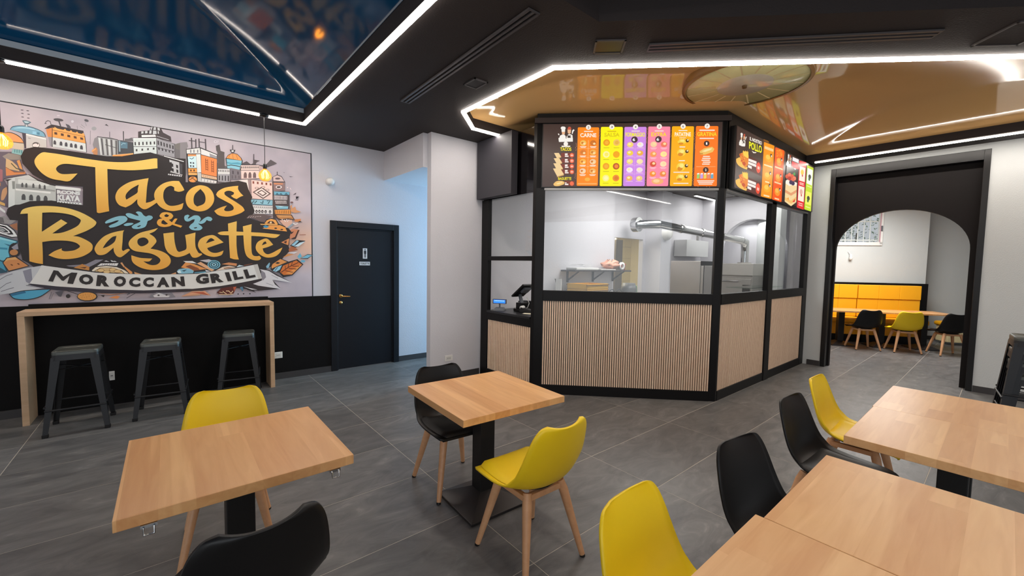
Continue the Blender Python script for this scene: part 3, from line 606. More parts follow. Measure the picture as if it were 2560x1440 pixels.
a|c98a50|0|1117,2203 1296,2216 1325,2167 1254,2172 1172,2154 1136,2170|
a|e0a768|0|1135,2200 1287,2210 1299,2200 1160,2185|
a|e2b39c|0|1153,2137 1305,2158 1307,2091 1236,2036 1196,2083|
a|f2ece8|0|1196,2149 1193,2144 1187,2141 1182,2143 1179,2148 1182,2154 1187,2156 1193,2155|
a|f2ece8|0|1221,2144 1218,2139 1212,2136 1207,2138 1204,2143 1207,2149 1213,2151 1218,2150|
a|f2ece8|0|1249,2154 1247,2148 1241,2145 1235,2147 1233,2152 1235,2158 1241,2161 1247,2159|
a|f2ece8|0|1275,2151 1272,2145 1266,2142 1261,2144 1258,2149 1261,2155 1267,2158 1273,2156|
a|f2ece8|0|1230,2131 1228,2125 1222,2123 1216,2124 1214,2130 1216,2135 1222,2138 1228,2136|
a|f2ece8|0|1259,2133 1256,2128 1250,2125 1244,2127 1242,2132 1245,2138 1250,2140 1256,2139|
a|d79a6a|0|1282,2336 1308,2360 1307,2311 1346,2336 1359,2294 1418,2271 1345,2250 1300,2260|
a|51454a|0|1275,2732 1332,2733 1293,2723|
a|51454a|0|1319,2489 1349,2517 1404,2541 1362,2522 1355,2500|
a|51454a|0|1206,2772 1231,2776 1218,2769|
a|7d5d5c|0|1324,2390 1322,2384 1317,2379 1309,2376 1301,2375 1293,2377 1288,2381 1286,2386 1288,2392 1293,2397 1301,2400 1309,2401 1317,2399 1323,2395|
a|6a5a60|0|1358,2469 1395,2471 1382,2441 1363,2442 1360,2472 1355,2471 1359,2438 1385,2437 1399,2475 1358,2475|
a|6a5a60|0|1344,2425 1383,2422 1384,2428 1345,2431|
a|efdcd8|0|1244,2578 1266,2591 1260,2573|
a|efdcd8|0|1288,2583 1304,2554 1285,2569|
a|93a4b0|0|1240,2044 1311,2112 1327,2098 1252,2022|
a|e08f55|0|1338,2164 1416,2178 1409,2134 1337,2132|
a|f3ece6|0|1312,2103 1350,2091 1379,2112 1373,2122 1350,2104 1316,2115|
a|3b2b28|0|1373,2131 1403,2148 1432,2132|
a|3b2b28|0|1317,2045 1395,2068 1369,2045|
a|d98a62|0|1252,2002 1316,2034 1401,2026 1347,1908 1282,1897|
a|3b2522|0|1277,1982 1329,2003 1296,1962|
a|3b2522|0|1289,1903 1338,1927 1375,2020 1393,2025 1347,1901 1308,1895|
a|a8654e|0|1394,1953 1474,1961 1474,1969 1394,1961|
a|2b2627|0|-1197,2347 -1123,2381 -1032,2414 -971,2371 -850,2330 -857,2160 -1176,2069 -1171,2329|
a|d5dad8|0|-1194,2342 -1124,2374 -1035,2409 -978,2363 -1118,2358|
a|dbe2e0|0|-1166,2332 -1123,2369 -1133,2106 -1175,2075|
a|8f9693|0|-1143,2333 -1124,2335 -1127,2260 -1142,2258|
a|c3cac7|0|-1123,2372 -853,2322 -858,2164 -1133,2106|
a|dfe6e3|0|-1103,2359 -978,2360 -898,2332 -905,2316 -1105,2314|
a|9ea3a2|0|-1119,2312 -862,2281 -862,2266 -1121,2268|
a|565a5b|0|-1086,2283 -1085,2310 -1081,2324 -1077,2327 -1073,2324 -1071,2310 -1072,2283|
a|565a5b|0|-1060,2283 -1059,2310 -1056,2324 -1051,2327 -1047,2324 -1045,2310 -1046,2283|
a|565a5b|0|-1014,2285 -1013,2312 -1010,2326 -1005,2330 -1001,2326 -999,2312 -1000,2285|
a|565a5b|0|-972,2283 -971,2310 -968,2324 -964,2328 -960,2324 -957,2310 -958,2283|
a|565a5b|0|-939,2280 -938,2307 -935,2321 -930,2325 -926,2321 -924,2307 -925,2280|
a|eef2f0|0|-1123,2263 -892,2261 -894,2243 -1122,2248|
a|4f5254|0|-1088,2159 -1087,2194 -1081,2213 -1073,2218 -1065,2214 -1061,2195 -1062,2160|
a|4f5254|0|-1039,2159 -1038,2195 -1032,2214 -1024,2219 -1016,2215 -1012,2196 -1013,2160|
a|4f5254|0|-992,2158 -991,2194 -985,2213 -977,2218 -969,2214 -964,2195 -965,2159|
a|4f5254|0|-944,2157 -942,2193 -936,2213 -928,2218 -920,2213 -915,2194 -917,2158|
a|9a9796|0|-1235,1979 -1203,1994 -1180,1958 -1121,1963 -1165,1916 -1237,1923|
a|6d6a6b|0|-1235,1979 -1211,1975 -1205,1926 -1237,1923|
a|a8704c|0|-1174,1907 -1124,1932 -1125,1857 -1147,1875|
a|e0b36a|0|-1230,2133 -1195,2113 -1195,2089 -1231,2102|
a|e9eceb|0|-1231,2083 -1194,2038 -1198,2021 -1232,2054|
a|2b2627|0|-1237,1925 -1186,1909 -1143,1859 -1125,1795 -1162,1784 -1241,1813|
a|f0f1f0|0|-1237,1917 -1190,1903 -1148,1855 -1127,1800 -1162,1793 -1241,1826;-1238,1904 -1198,1893 -1164,1852 -1151,1818 -1181,1814 -1240,1844|
a|f0f1f0|0|-1238,1893 -1207,1883 -1180,1854 -1171,1830 -1197,1825 -1240,1853|
a|3c3c3e|0|-1239,1884 -1211,1875 -1188,1850 -1182,1835 -1205,1835 -1239,1859|
a|9fa3a5|0|-1239,1878 -1215,1870 -1200,1850 -1216,1846 -1239,1863|
a|2c5566|0|-1242,1801 -1126,1757 -1128,1707 -1177,1599 -1206,1449 -1255,1437|
a|6fc0d4|0|-1242,1792 -1130,1750 -1173,1705 -1191,1649 -1185,1599 -1226,1561 -1242,1567 -1249,1585|
a|3d8fae|0|-1246,1690 -1194,1686 -1195,1667 -1246,1672|
a|4b9db8|0|-1250,1560 -1231,1548 -1210,1461 -1253,1499|
a|2f6f8a|0|-1216,1728 -1173,1715 -1181,1699|
a|9ddbe6|0|-1242,1789 -1135,1749 -1147,1741 -1243,1769|
a|2b2627|0|-1111,1667 -1116,1635 -1128,1610 -1144,1595 -1161,1595 -1176,1609 -1186,1633 -1189,1664 -1184,1695 -1172,1721 -1156,1735 -1139,1736 -1124,1723 -1114,1698|
a|9b9ba6|0|-1169,1693 -1129,1732 -1125,1676 -1154,1669|
a|c98a52|0|-1129,1644 -1132,1632 -1140,1621 -1151,1616 -1163,1615 -1173,1620 -1180,1630 -1182,1643 -1179,1655 -1172,1665 -1161,1671 -1149,1672 -1138,1667 -1131,1657|
a|2b2627|0|-1231,1539 -1205,1592 -1144,1607 -1060,1510 -1194,1454|
a|d78f54|0|-1225,1539 -1201,1585 -1148,1599 -1068,1513 -1193,1464|
a|e3b06c|0|-1223,1545 -1201,1583 -1148,1597 -1133,1575 -1190,1568|
a|7a4420|0|-1165,1516 -1169,1513 -1175,1515 -1180,1521 -1181,1526 -1178,1529 -1172,1527 -1166,1521|
a|7a4420|0|-1122,1526 -1126,1523 -1132,1525 -1137,1531 -1138,1536 -1135,1539 -1128,1537 -1123,1531|
k|2b2423|0|-1071,2514 -1079,2580 -1052,2654 -985,2690 -883,2694 -701,2692 -474,2687 -354,2708 -241,2754 -119,2793 32,2761 191,2775 185,2505 455,2520 611,2567 707,2595 791,2580 811,2498 851,2406 834,2362 873,2234 830,2133 930,2101 1087,2077 1259,2041 1295,1996 1247,1849 1273,1737 1151,1590 1025,1508 919,1427 587,1352 -138,1343 -630,1383 -977,1433 -1065,1540 -1104,1570 -1128,1794 -1118,1956 -1169,1958 -1191,2013 -1180,2065 -1034,2153 -890,2175 -668,2151 -662,2342 -851,2336 -925,2357 -1005,2413 -1054,2488|
a|ebebea|0|-4,2768 173,2735 174,2744 -2,2776|
a|c5c5c7|0|43,2740 131,2724 133,2591 52,2608|
a|2b2627|0|58,2701 76,2698 77,2662 60,2665|
a|2b2627|0|101,2693 119,2689 120,2653 103,2657|
a|2b2627|0|61,2648 78,2645 80,2609 63,2612|
a|2b2627|0|103,2640 120,2636 121,2600 104,2604|
a|4a484b|0|132,2717 159,2709 156,2588 135,2595|
a|2b2423|0|40,2710 64,2714 64,2617 40,2614|
a|e4e4e4|0|47,2599 157,2580 158,2586 48,2605|
a|e2e2e2|0|29,2579 151,2577 149,2561 27,2564|
a|2b2423|0|37,2579 42,2579 39,2564 34,2564|
a|2b2423|0|57,2579 62,2579 60,2563 54,2563|
a|2b2423|0|77,2578 82,2578 80,2563 75,2563|
a|2b2423|0|97,2578 102,2578 100,2562 95,2562|
a|2b2423|0|118,2578 123,2578 121,2562 115,2562|
a|2b2423|0|138,2577 144,2577 141,2561 136,2562|
a|e9eeec|0|-857,2327 -679,2322 -679,2293 -856,2296|
a|e9eeec|0|-851,2174 -679,2172 -678,2152 -850,2161|
a|2b2423|0|-833,2163 -835,2159 -840,2159 -843,2162 -840,2166 -835,2166|
a|2b2423|0|-814,2163 -816,2159 -821,2159 -823,2162 -821,2166 -816,2166|
a|2b2423|0|-794,2163 -797,2159 -802,2159 -804,2162 -802,2166 -797,2166|
a|2b2423|0|-775,2163 -777,2159 -782,2159 -785,2162 -782,2166 -777,2166|
a|2b2423|0|-755,2163 -758,2159 -763,2159 -765,2162 -763,2166 -758,2166|
a|2b2423|0|-735,2163 -738,2159 -743,2159 -745,2162 -743,2166 -738,2166|
a|2b2423|0|-716,2163 -718,2159 -723,2159 -726,2162 -723,2166 -718,2166|
a|2b2423|0|-696,2163 -698,2159 -703,2159 -706,2162 -703,2166 -698,2166|
u|e9eeec|0|-849,2247 -684,2252;-848,2285 -683,2290|RCONS
w|e9eeec|0|-849,2179 -687,2184;-847,2240 -685,2246|KLAYA
a|8d8a95|0|-808,1518 -665,1533 -592,1583 -531,1585 -593,1537 -654,1495 -790,1509|
a|c98a45|0|-756,1495 -692,1536 -640,1505 -643,1468 -713,1485|
a|5a3420|0|-713,1499 -658,1505 -674,1488|
a|2b2627|0|-631,1466 -598,1511 -512,1526 -424,1513 -353,1478 -324,1431 -631,1457|
a|efe3cc|0|-623,1468 -594,1502 -512,1517 -429,1504 -366,1469 -334,1435 -619,1460|
a|4a3d30|0|-607,1462 -558,1498 -471,1499 -392,1470 -367,1435|
a|e3c58d|0|-599,1462 -554,1494 -471,1494 -400,1469 -375,1436 -599,1458|
a|9a6a38|0|-526,1469 -529,1460 -537,1453 -549,1450 -561,1450 -573,1453 -580,1460 -583,1469 -580,1477 -572,1484 -560,1488 -548,1488 -536,1484 -528,1477|
a|e6c487|0|-530,1469 -533,1462 -540,1457 -549,1454 -560,1454 -570,1457 -577,1462 -579,1469 -576,1475 -569,1481 -559,1484 -549,1484 -539,1481 -532,1475|
a|9a6a38|0|-481,1454 -484,1446 -492,1439 -504,1435 -517,1435 -528,1439 -536,1446 -539,1454 -535,1463 -527,1470 -516,1473 -503,1473 -491,1470 -483,1463|
a|e6c487|0|-485,1454 -487,1448 -495,1442 -505,1439 -516,1439 -526,1442 -532,1448 -534,1454 -532,1461 -525,1466 -515,1469 -504,1470 -494,1467 -487,1461|
a|9a6a38|0|-434,1478 -437,1469 -445,1462 -457,1458 -470,1458 -482,1462 -490,1469 -492,1477 -489,1486 -481,1493 -469,1497 -456,1497 -444,1493 -437,1486|
a|e6c487|0|-438,1478 -441,1471 -448,1465 -458,1462 -469,1462 -479,1465 -486,1471 -488,1477 -486,1484 -479,1490 -468,1493 -457,1493 -447,1490 -440,1484|
a|9a6a38|0|-396,1460 -399,1452 -408,1445 -420,1441 -433,1441 -445,1445 -453,1452 -455,1460 -452,1469 -444,1476 -432,1479 -419,1480 -407,1476 -399,1469|
a|e6c487|0|-400,1460 -403,1453 -410,1448 -421,1445 -432,1445 -442,1448 -449,1453 -451,1460 -448,1467 -441,1472 -431,1476 -420,1476 -410,1473 -403,1467|
a|eceae8|0|-582,1514 -552,1543 -415,1548 -428,1518 -512,1526|
a|2b2627|0|-544,1523 -535,1536 -537,1539 -546,1526|
a|2b2627|0|-525,1525 -516,1538 -519,1540 -527,1527|
a|2b2627|0|-507,1526 -498,1539 -500,1542 -509,1529|
a|2b2627|0|-488,1527 -479,1540 -481,1543 -490,1530|
a|2b2627|0|-469,1529 -460,1542 -462,1544 -471,1532|
a|2b2627|0|-450,1530 -441,1543 -443,1546 -452,1533|
a|e6e6e6|0|-527,1566 -510,1575 -486,1561|
a|e6e6e6|0|-477,1581 -431,1561 -469,1563|
a|e6e6e6|0|-448,1576 -427,1562 -444,1561|
a|2b2627|0|-408,1557 -382,1569 -297,1451 -297,1428 -335,1431|
a|dfa06a|0|-401,1551 -386,1558 -365,1510 -374,1501|
a|e59a55|0|-365,1513 -306,1451 -307,1432 -326,1432 -369,1498|
a|e8a868|0|-292,1453 -229,1427 -286,1430|
a|e2a06a|0|19,1425 70,1448 72,1429|
a|2b2627|0|113,1506 160,1584 243,1592 397,1608 551,1577 682,1565 752,1545 872,1553 841,1511 437,1440 81,1422 77,1467|
a|e79a52|0|118,1506 162,1567 242,1546 362,1487 287,1477 235,1467|
a|8a4c2c|0|159,1519 205,1536 277,1500 298,1474 240,1467|
a|f0f0ee|0|140,1580 227,1582 268,1553 165,1564|
a|e7b184|0|268,1553 305,1573 438,1477 410,1459|
a|c9c4c8|0|295,1591 386,1606 435,1582 364,1567|
a|7cc0d6|0|499,1542 492,1518 473,1498 447,1488 418,1488 393,1498 375,1517 370,1541 376,1564 395,1584 420,1595 449,1595 475,1585 493,1566|
a|26404e|0|488,1542 482,1522 467,1506 445,1497 421,1497 399,1505 385,1521 380,1541 386,1560 401,1576 423,1586 447,1586 468,1578 483,1562|
a|7cc0d6|0|478,1542 473,1526 460,1513 443,1506 423,1506 406,1513 394,1525 390,1541 395,1557 407,1569 425,1577 444,1577 462,1570 474,1558|
a|26404e|0|467,1542 464,1530 454,1520 441,1515 426,1515 412,1520 403,1529 400,1541 404,1553 413,1562 427,1567 442,1568 455,1563 464,1553|
a|a9dbe8|0|457,1542 454,1534 448,1528 438,1524 428,1524 419,1528 413,1534 411,1541 413,1549 420,1555 429,1558 439,1558 448,1555 455,1549|
a|26404e|0|446,1541 445,1538 441,1535 436,1533 431,1533 426,1535 422,1538 421,1541 422,1545 426,1548 431,1549 437,1549 442,1548 445,1545|
a|8ac2d6|1|79,1459 102,1486 189,1493 236,1464 229,1437 101,1433|
a|dff1f5|0|81,1457 107,1476 121,1441 91,1438|
a|26404e|0|122,1467 173,1480 147,1457|
a|5fa3bd|0|239,1447 351,1459 350,1444 244,1437|
a|e8e8ea|0|346,1477 399,1461 356,1454|
a|ead8c4|0|449,1467 522,1514 590,1529 658,1512 532,1481|
a|a7795a|0|527,1502 589,1516 635,1509 538,1488|
a|d98f5a|0|511,1549 585,1570 670,1558 664,1527 607,1536|
a|cfe6ee|0|664,1512 693,1541 746,1527|
a|7d4a34|0|746,1541 842,1563 830,1553 746,1527|
a|2b2627|0|1039,1490 1049,1534 1157,1633 1255,1591 1363,1627 1438,1556 1299,1405 1186,1380 1141,1439 1064,1458|
a|e79a52|0|1052,1526 1065,1556 1157,1625 1238,1587 1129,1534 1053,1496|
a|2b2627|0|1094,1567 1124,1585 1156,1571 1123,1558|
a|d9762f|0|1151,1450 1188,1535 1349,1610 1422,1552 1292,1417 1193,1410|
a|ec9a4e|0|1286,1469 1368,1529 1420,1551 1292,1418 1213,1432|
a|5a2412|0|1166,1442 1263,1516 1378,1577 1374,1586 1258,1525 1161,1451|
a|5a2412|0|1217,1484 1218,1535 1211,1535 1210,1484|
a|5a2412|0|1251,1509 1258,1565 1251,1566 1243,1510|
a|5a2412|0|1291,1535 1305,1587 1298,1589 1284,1537|
a|5a2412|0|1212,1465 1305,1443 1307,1451 1214,1473|
a|5a2412|0|1253,1494 1347,1487 1348,1496 1254,1503|
a|5a2412|0|1301,1524 1382,1525 1382,1533 1301,1533|
a|9fd0e2|0|1064,1468 1103,1512 1175,1542 1148,1483 1102,1453|
a|26404e|0|1092,1466 1125,1510 1120,1515 1087,1471|
a|8fbfd4|0|989,1524 1028,1577 1035,1561 1020,1505 996,1497|
a|e79a52|0|1183,1644 1243,1694 1323,1691|
a|b96a40|0|1257,1757 1304,1811 1373,1754 1263,1724|
a|eeecee|0|1243,1713 1323,1721 1371,1728 1323,1700|
a|6fb8d2|0|1363,1664 1399,1711 1420,1665 1385,1634|
a|2b2627|0|1399,1636 1495,1699 1566,1692 1494,1633|
a|7cc0d6|0|1411,1642 1495,1691 1555,1685 1491,1644|
a|6fb8d2|0|1462,1600 1459,1592 1451,1586 1439,1583 1426,1583 1414,1586 1406,1592 1404,1599 1407,1606 1415,1612 1426,1615 1439,1615 1451,1612 1459,1607|
a|2b2627|0|1274,1806 1353,1887 1469,1882 1344,1783|
a|9fd0e2|0|1291,1814 1359,1884 1386,1874 1324,1804|
a|cfe6ee|0|1324,1798 1393,1852 1466,1874 1379,1799|
a|2b2627|0|1158,1845 1273,1918 1263,1804|
a|e59558|0|1169,1846 1268,1905 1254,1812|
a|4a1f18|0|1196,1851 1237,1874 1230,1831|
a|6a5a58|0|778,2133 813,2172 888,2199 977,2204 1073,2178 1000,2137 975,2094 928,2104 858,2139|
a|c9b8b4|0|797,2133 814,2161 811,2164 793,2136|
a|c9b8b4|0|822,2136 840,2162 837,2165 819,2139|
a|c9b8b4|0|848,2147 866,2163 863,2167 845,2151|
a|c9b8b4|0|874,2150 892,2165 890,2169 872,2155|
a|c9b8b4|0|900,2162 917,2166 917,2171 899,2167|
a|c9b8b4|0|926,2165 944,2167 944,2173 926,2171|
a|2b2627|0|924,2070 975,2087 1006,2134 1061,2159 1116,2146 1146,2090 1221,2063 1252,1988 950,2010|
a|f0a855|0|980,2082 1006,2124 1055,2148 1109,2138 1135,2084 999,2079|
a|4a2a1a|0|1008,2086 1036,2119 1078,2119 1103,2086|
a|f6d9a8|0|1066,2101 1062,2092 1052,2088 1043,2091 1039,2099 1043,2108 1053,2112 1062,2110|
a|f4b86a|0|930,2074 1133,2084 1127,2074 939,2062|
a|eda04c|0|956,2016 1035,2063 1158,2073 1221,2049 1242,1994|
a|3f9ac4|0|962,2037 987,2061 1035,2044 998,2023|
a|2b2627|0|1125,2030 1120,2024 1108,2020 1096,2022 1091,2028 1096,2035 1108,2038 1120,2036|
a|2b2627|0|1197,2018 1192,2012 1179,2009 1167,2010 1162,2016 1167,2022 1179,2025 1192,2024|
a|2f2a35|0|-1062,1340 -880,1304 -600,1274 -601,1229 -881,1265 -1054,1302|
a|322c36|0|-834,1297 -561,1262 -218,1247 161,1255 292,1258 292,1226 160,1217 -219,1211 -562,1222 -836,1259|
a|2f2629|0|66,1254 489,1284 943,1375 936,1339 850,1298 1151,1226 897,1208 601,1261 271,1223 66,1222|
a|c9ccd0|0|-1256,1409 -1182,1455 -1111,1481 -1039,1500 -965,1519 -990,1436 -1062,1334 -1079,1324 -969,1290 -1098,1264 -1181,1245 -1262,1232|
a|8f8f9c|0|-1104,1462 -1048,1487 -1044,1372 -1062,1334 -1086,1353|
a|6f6d78|0|-1256,1372 -1207,1415 -1170,1431 -1171,1436 -1208,1420 -1258,1377|
a|6f6d78|0|-1259,1285 -1214,1334 -1181,1352 -1182,1357 -1215,1339 -1261,1290|
a|6f6d78|0|-1249,1260 -1187,1289 -1167,1295 -1167,1301 -1188,1295 -1250,1265|
a|6f6d78|0|-1088,1315 -1012,1298 -974,1284 -973,1289 -1011,1303 -1087,1321|
a|dedbdd|0|920,1486 1020,1468 1115,1410 1291,1306 1062,1351 1154,1224 898,1274 838,1298 936,1339 969,1375 963,1425|
a|8d8890|0|929,1479 975,1440 987,1382 949,1339 937,1375|
a|3a3336|0|1059,1349 1087,1315 1157,1226 1087,1286|
a|9d98a0|0|1049,1408 1125,1363 1128,1369 1052,1413|
a|9d98a0|0|985,1303 1066,1269 1068,1275 987,1309|
a|2b2627|0|930,1491 1020,1477 1121,1414 1284,1312 1108,1403 1020,1465|
b|e3e3df|0|-978,1519 -829,1490 -595,1445 -431,1434 -122,1421 265,1429 437,1461 664,1499 894,1553 914,1468 942,1368 719,1318 489,1277 219,1250 161,1252 -218,1244 -561,1267 -600,1270 -880,1305 -1064,1337 -1007,1449|
a|c9c6c0|0|848,1539 894,1553 942,1368 900,1358|
a|2b2627|1|-1202,1239 -1098,1271 -917,1279 -994,1201 -1080,1174 -1167,1184|
a|4ea7cb|1|-1194,1236 -1098,1263 -928,1274 -998,1209 -1080,1182 -1163,1192|
a|2f6f94|0|-1194,1236 -1098,1263 -1090,1245 -1182,1216|
a|55535c|0|-895,1245 -832,1263 -854,1196 -870,1201|
a|6b6972|0|-920,1254 -940,1176 -936,1173 -915,1251|
a|6b6972|0|-906,1240 -930,1175 -927,1173 -903,1238|
a|2b2627|0|-788,1200 -790,1191 -795,1184 -801,1180 -809,1180 -815,1185 -819,1192 -821,1202 -819,1211 -814,1218 -807,1222 -800,1222 -793,1217 -789,1210|
a|2b2627|0|-819,1259 -728,1210 -727,1216 -818,1264|
a|2b2627|0|-587,1188 -596,1166 -618,1148 -650,1140 -684,1141 -715,1153 -735,1172 -742,1194 -734,1216 -712,1234 -681,1243 -647,1242 -616,1231 -594,1212|
a|dd9f50|0|-597,1191 -605,1172 -625,1158 -653,1151 -684,1152 -712,1162 -730,1178 -736,1196 -729,1215 -709,1229 -682,1236 -651,1235 -623,1226 -604,1210|
a|a86f28|0|-719,1224 -720,1222 -723,1222 -725,1225 -723,1227 -720,1227|
a|a86f28|0|-693,1203 -695,1200 -698,1200 -699,1203 -698,1205 -694,1205|
a|a86f28|0|-667,1181 -669,1178 -672,1178 -673,1181 -672,1183 -669,1183|
a|a86f28|0|-639,1215 -641,1213 -644,1213 -646,1216 -644,1218 -641,1218|
a|a86f28|0|-613,1193 -615,1191 -618,1191 -620,1194 -618,1196 -615,1196|
a|a86f28|0|-702,1176 -704,1173 -707,1174 -709,1176 -707,1178 -704,1178|
a|a86f28|0|-675,1210 -677,1208 -680,1208 -681,1211 -680,1213 -676,1213|
a|a86f28|0|-649,1188 -651,1186 -654,1186 -655,1189 -654,1191 -650,1191|
a|a86f28|0|-623,1166 -624,1164 -628,1164 -629,1167 -628,1169 -624,1169|
a|a86f28|0|-710,1205 -712,1203 -715,1203 -716,1206 -715,1208 -712,1208|
a|a86f28|0|-684,1184 -686,1181 -689,1181 -691,1184 -689,1186 -686,1186|
a|a86f28|0|-657,1218 -658,1216 -662,1216 -663,1218 -661,1221 -658,1221|
a|a86f28|0|-631,1196 -632,1194 -636,1194 -637,1197 -635,1199 -632,1199|
a|a86f28|0|-720,1179 -721,1176 -724,1177 -726,1179 -724,1181 -721,1181|
a|a86f28|0|-692,1213 -694,1211 -697,1211 -698,1213 -697,1216 -694,1216|
a|a86f28|0|-666,1191 -668,1189 -671,1189 -673,1192 -671,1194 -668,1194|
a|a86f28|0|-640,1169 -642,1167 -645,1167 -647,1170 -645,1172 -642,1172|
a|a86f28|0|-612,1204 -614,1202 -617,1202 -619,1204 -617,1207 -614,1207|
a|a86f28|0|-702,1187 -703,1184 -706,1184 -708,1187 -706,1189 -703,1189|
a|a86f28|0|-674,1221 -676,1219 -679,1219 -680,1221 -679,1224 -676,1224|
a|a86f28|0|-648,1199 -650,1197 -653,1197 -655,1199 -653,1202 -650,1202|
a|a86f28|0|-622,1177 -624,1175 -627,1175 -628,1177 -627,1180 -624,1180|
a|c98f6a|0|-594,1229 -480,1209 -351,1222 -420,1210 -480,1202|
a|6b4a40|0|-587,1198 -480,1197 -412,1208 -412,1212 -480,1201 -587,1202|
a|e08f50|0|-501,1173 -438,1194 -412,1182 -435,1159|
a|2b2627|0|-567,1202 -534,1204 -539,1180 -547,1184|
a|55535c|0|-360,1159 -289,1210 -291,1216 -363,1165|
a|55535c|0|-355,1197 -324,1216 -326,1224 -357,1204|
a|85848c|0|-160,1195 -104,1219 -35,1204 28,1209 60,1156 -166,1163|
a|d0d0d4|0|-138,1183 -86,1212 -35,1186 12,1175 -7,1157 -129,1162|
a|2b2627|0|-81,1184 -84,1178 -92,1176 -99,1179 -102,1185 -99,1191 -91,1193 -84,1191|
a|2b2627|0|-10,1185 -14,1179 -21,1177 -28,1180 -31,1186 -28,1192 -21,1194 -13,1191|
a|c49878|0|109,1161 210,1222 292,1226 290,1171|
a|d9a07c|0|115,1169 192,1199 335,1224 398,1161 270,1189|
a|b5583a|0|198,1212 324,1208 377,1166 281,1192|
a|5a2014|0|454,1197 499,1250 602,1268 662,1268 629,1181 588,1163 487,1168|
a|b5583a|0|624,1261 659,1267 635,1205|
a|f0d4a8|0|481,1198 516,1190 515,1211 530,1190 552,1176 556,1184 534,1198 516,1220 514,1199 482,1207|
a|f0d4a8|0|549,1210 576,1209 600,1180 624,1209 618,1216 600,1190 579,1218 549,1219|
a|f0d4a8|0|475,1172 543,1166 623,1171 623,1178 543,1173 476,1179|
a|4f7f9c|0|694,1258 723,1265 735,1230 722,1201|
a|2b2627|0|727,1272 910,1222 842,1209 872,1183 776,1222|
a|dcdde0|0|732,1266 885,1222 824,1224|
a|2b2627|0|683,1172 680,1166 675,1164 669,1167 667,1173 669,1178 675,1181 681,1178|
a|2b2627|0|742,1173 739,1168 733,1165 728,1168 725,1174 728,1180 734,1182 740,1180|
a|2b2627|0|811,1171 808,1165 802,1163 796,1166 794,1172 796,1178 802,1180 808,1177|
l|L0|1|-925,2647 -895,2648 -813,2647 -697,2637 -576,2632 -452,2632 -322,2650 -209,2685 -93,2729 -62,2734 -63,2625 -143,2601 -257,2573 -368,2558 -472,2553 -474,2374 -474,2199 -471,2106 -548,2078 -566,2085 -567,2276 -564,2556 -660,2558 -770,2558 -820,2538 -846,2499 -834,2465 -804,2450 -742,2461 -696,2472 -756,2387 -821,2384 -889,2396 -943,2437 -980,2497 -990,2548 -974,2594 -948,2631|
l|L0|1|-142,2504 -205,2481 -284,2448 -343,2404 -392,2347 -417,2280 -414,2223 -388,2177 -340,2159 -291,2197 -242,2259 -242,2208 -214,2165 -179,2154 -133,2186 -78,2239 -90,2276 -131,2243 -172,2226 -168,2276 -157,2409;-226,2421 -286,2370 -326,2316 -338,2276 -332,2244 -289,2282 -241,2330 -235,2373|
l|L0|1|124,2508 62,2500 -7,2469 -60,2418 -93,2357 -99,2297 -80,2238 -51,2195 -4,2165 54,2156 108,2169 143,2190 159,2260 109,2231 44,2214 3,2234 -17,2279 -21,2326 -12,2381 12,2421 50,2443 79,2429 78,2393 113,2384 145,2393 170,2410 158,2443|
l|L0|1|326,2487 395,2473 440,2415 453,2338 431,2264 377,2201 307,2175 240,2188 196,2226 179,2294 189,2364 223,2424 269,2464;322,2442 358,2391 368,2328 350,2270 286,2231 258,2260 254,2323 272,2381|
l|L0|1|703,2529 634,2513 554,2483 494,2436 472,2394 492,2364 557,2328 624,2291 648,2256 641,2226 604,2207 564,2204 549,2218 559,2240 581,2273 532,2252 483,2222 450,2194 482,2153 535,2136 602,2140 671,2166 728,2197 764,2230 742,2273 674,2325 595,2375 560,2404 558,2433 584,2451 621,2455 655,2441 651,2418 623,2397 650,2374 681,2363 726,2398 754,2412 720,2449 699,2491|
l|L0|1|-58,2096 -37,2128 3,2139 45,2129 63,2100 46,2067 22,2053 48,2026 75,2070 99,2072 71,2014 141,1992 127,1970 50,1999 23,1978 -25,1967 -67,1977 -84,2010 -70,2048 -36,2066 -54,2076;2,2117 26,2103 9,2084 -14,2086 -17,2103;-26,2047 13,2007 -14,1996 -45,2006 -42,2033|
l|L1|1|-1101,2020 -1084,2063 -1042,2090 -985,2108 -914,2117 -830,2116 -755,2102 -680,2071 -615,2027 -580,1993 -573,1971 -594,1931 -651,1883 -706,1849 -749,1824 -707,1819 -654,1788 -619,1756 -608,1723 -618,1678 -655,1638 -706,1606 -772,1588 -829,1585 -880,1596 -928,1622 -885,1664 -832,1695 -835,1676 -818,1666 -788,1667 -742,1679 -707,1708 -702,1725 -728,1754 -777,1771 -841,1774 -904,1768 -965,1753 -965,1645 -968,1531 -1012,1541 -1057,1558 -1055,1695 -1055,1852 -1051,2029;-955,2046 -887,2055 -813,2053 -746,2038 -697,2006 -688,1985 -711,1934 -770,1886 -835,1852 -894,1842 -785,1956 -828,1990 -964,1855|
l|L1|1|-358,1909 -416,1892 -472,1867 -525,1827 -571,1762 -594,1707 -592,1674 -572,1637 -536,1634 -500,1656 -449,1716 -446,1670 -427,1628 -403,1613 -384,1621 -345,1661 -317,1696 -331,1708 -350,1699 -373,1681 -383,1698 -376,1783 -368,1886;-422,1844 -455,1830 -496,1778 -518,1739 -533,1706 -498,1723 -460,1754 -435,1789|
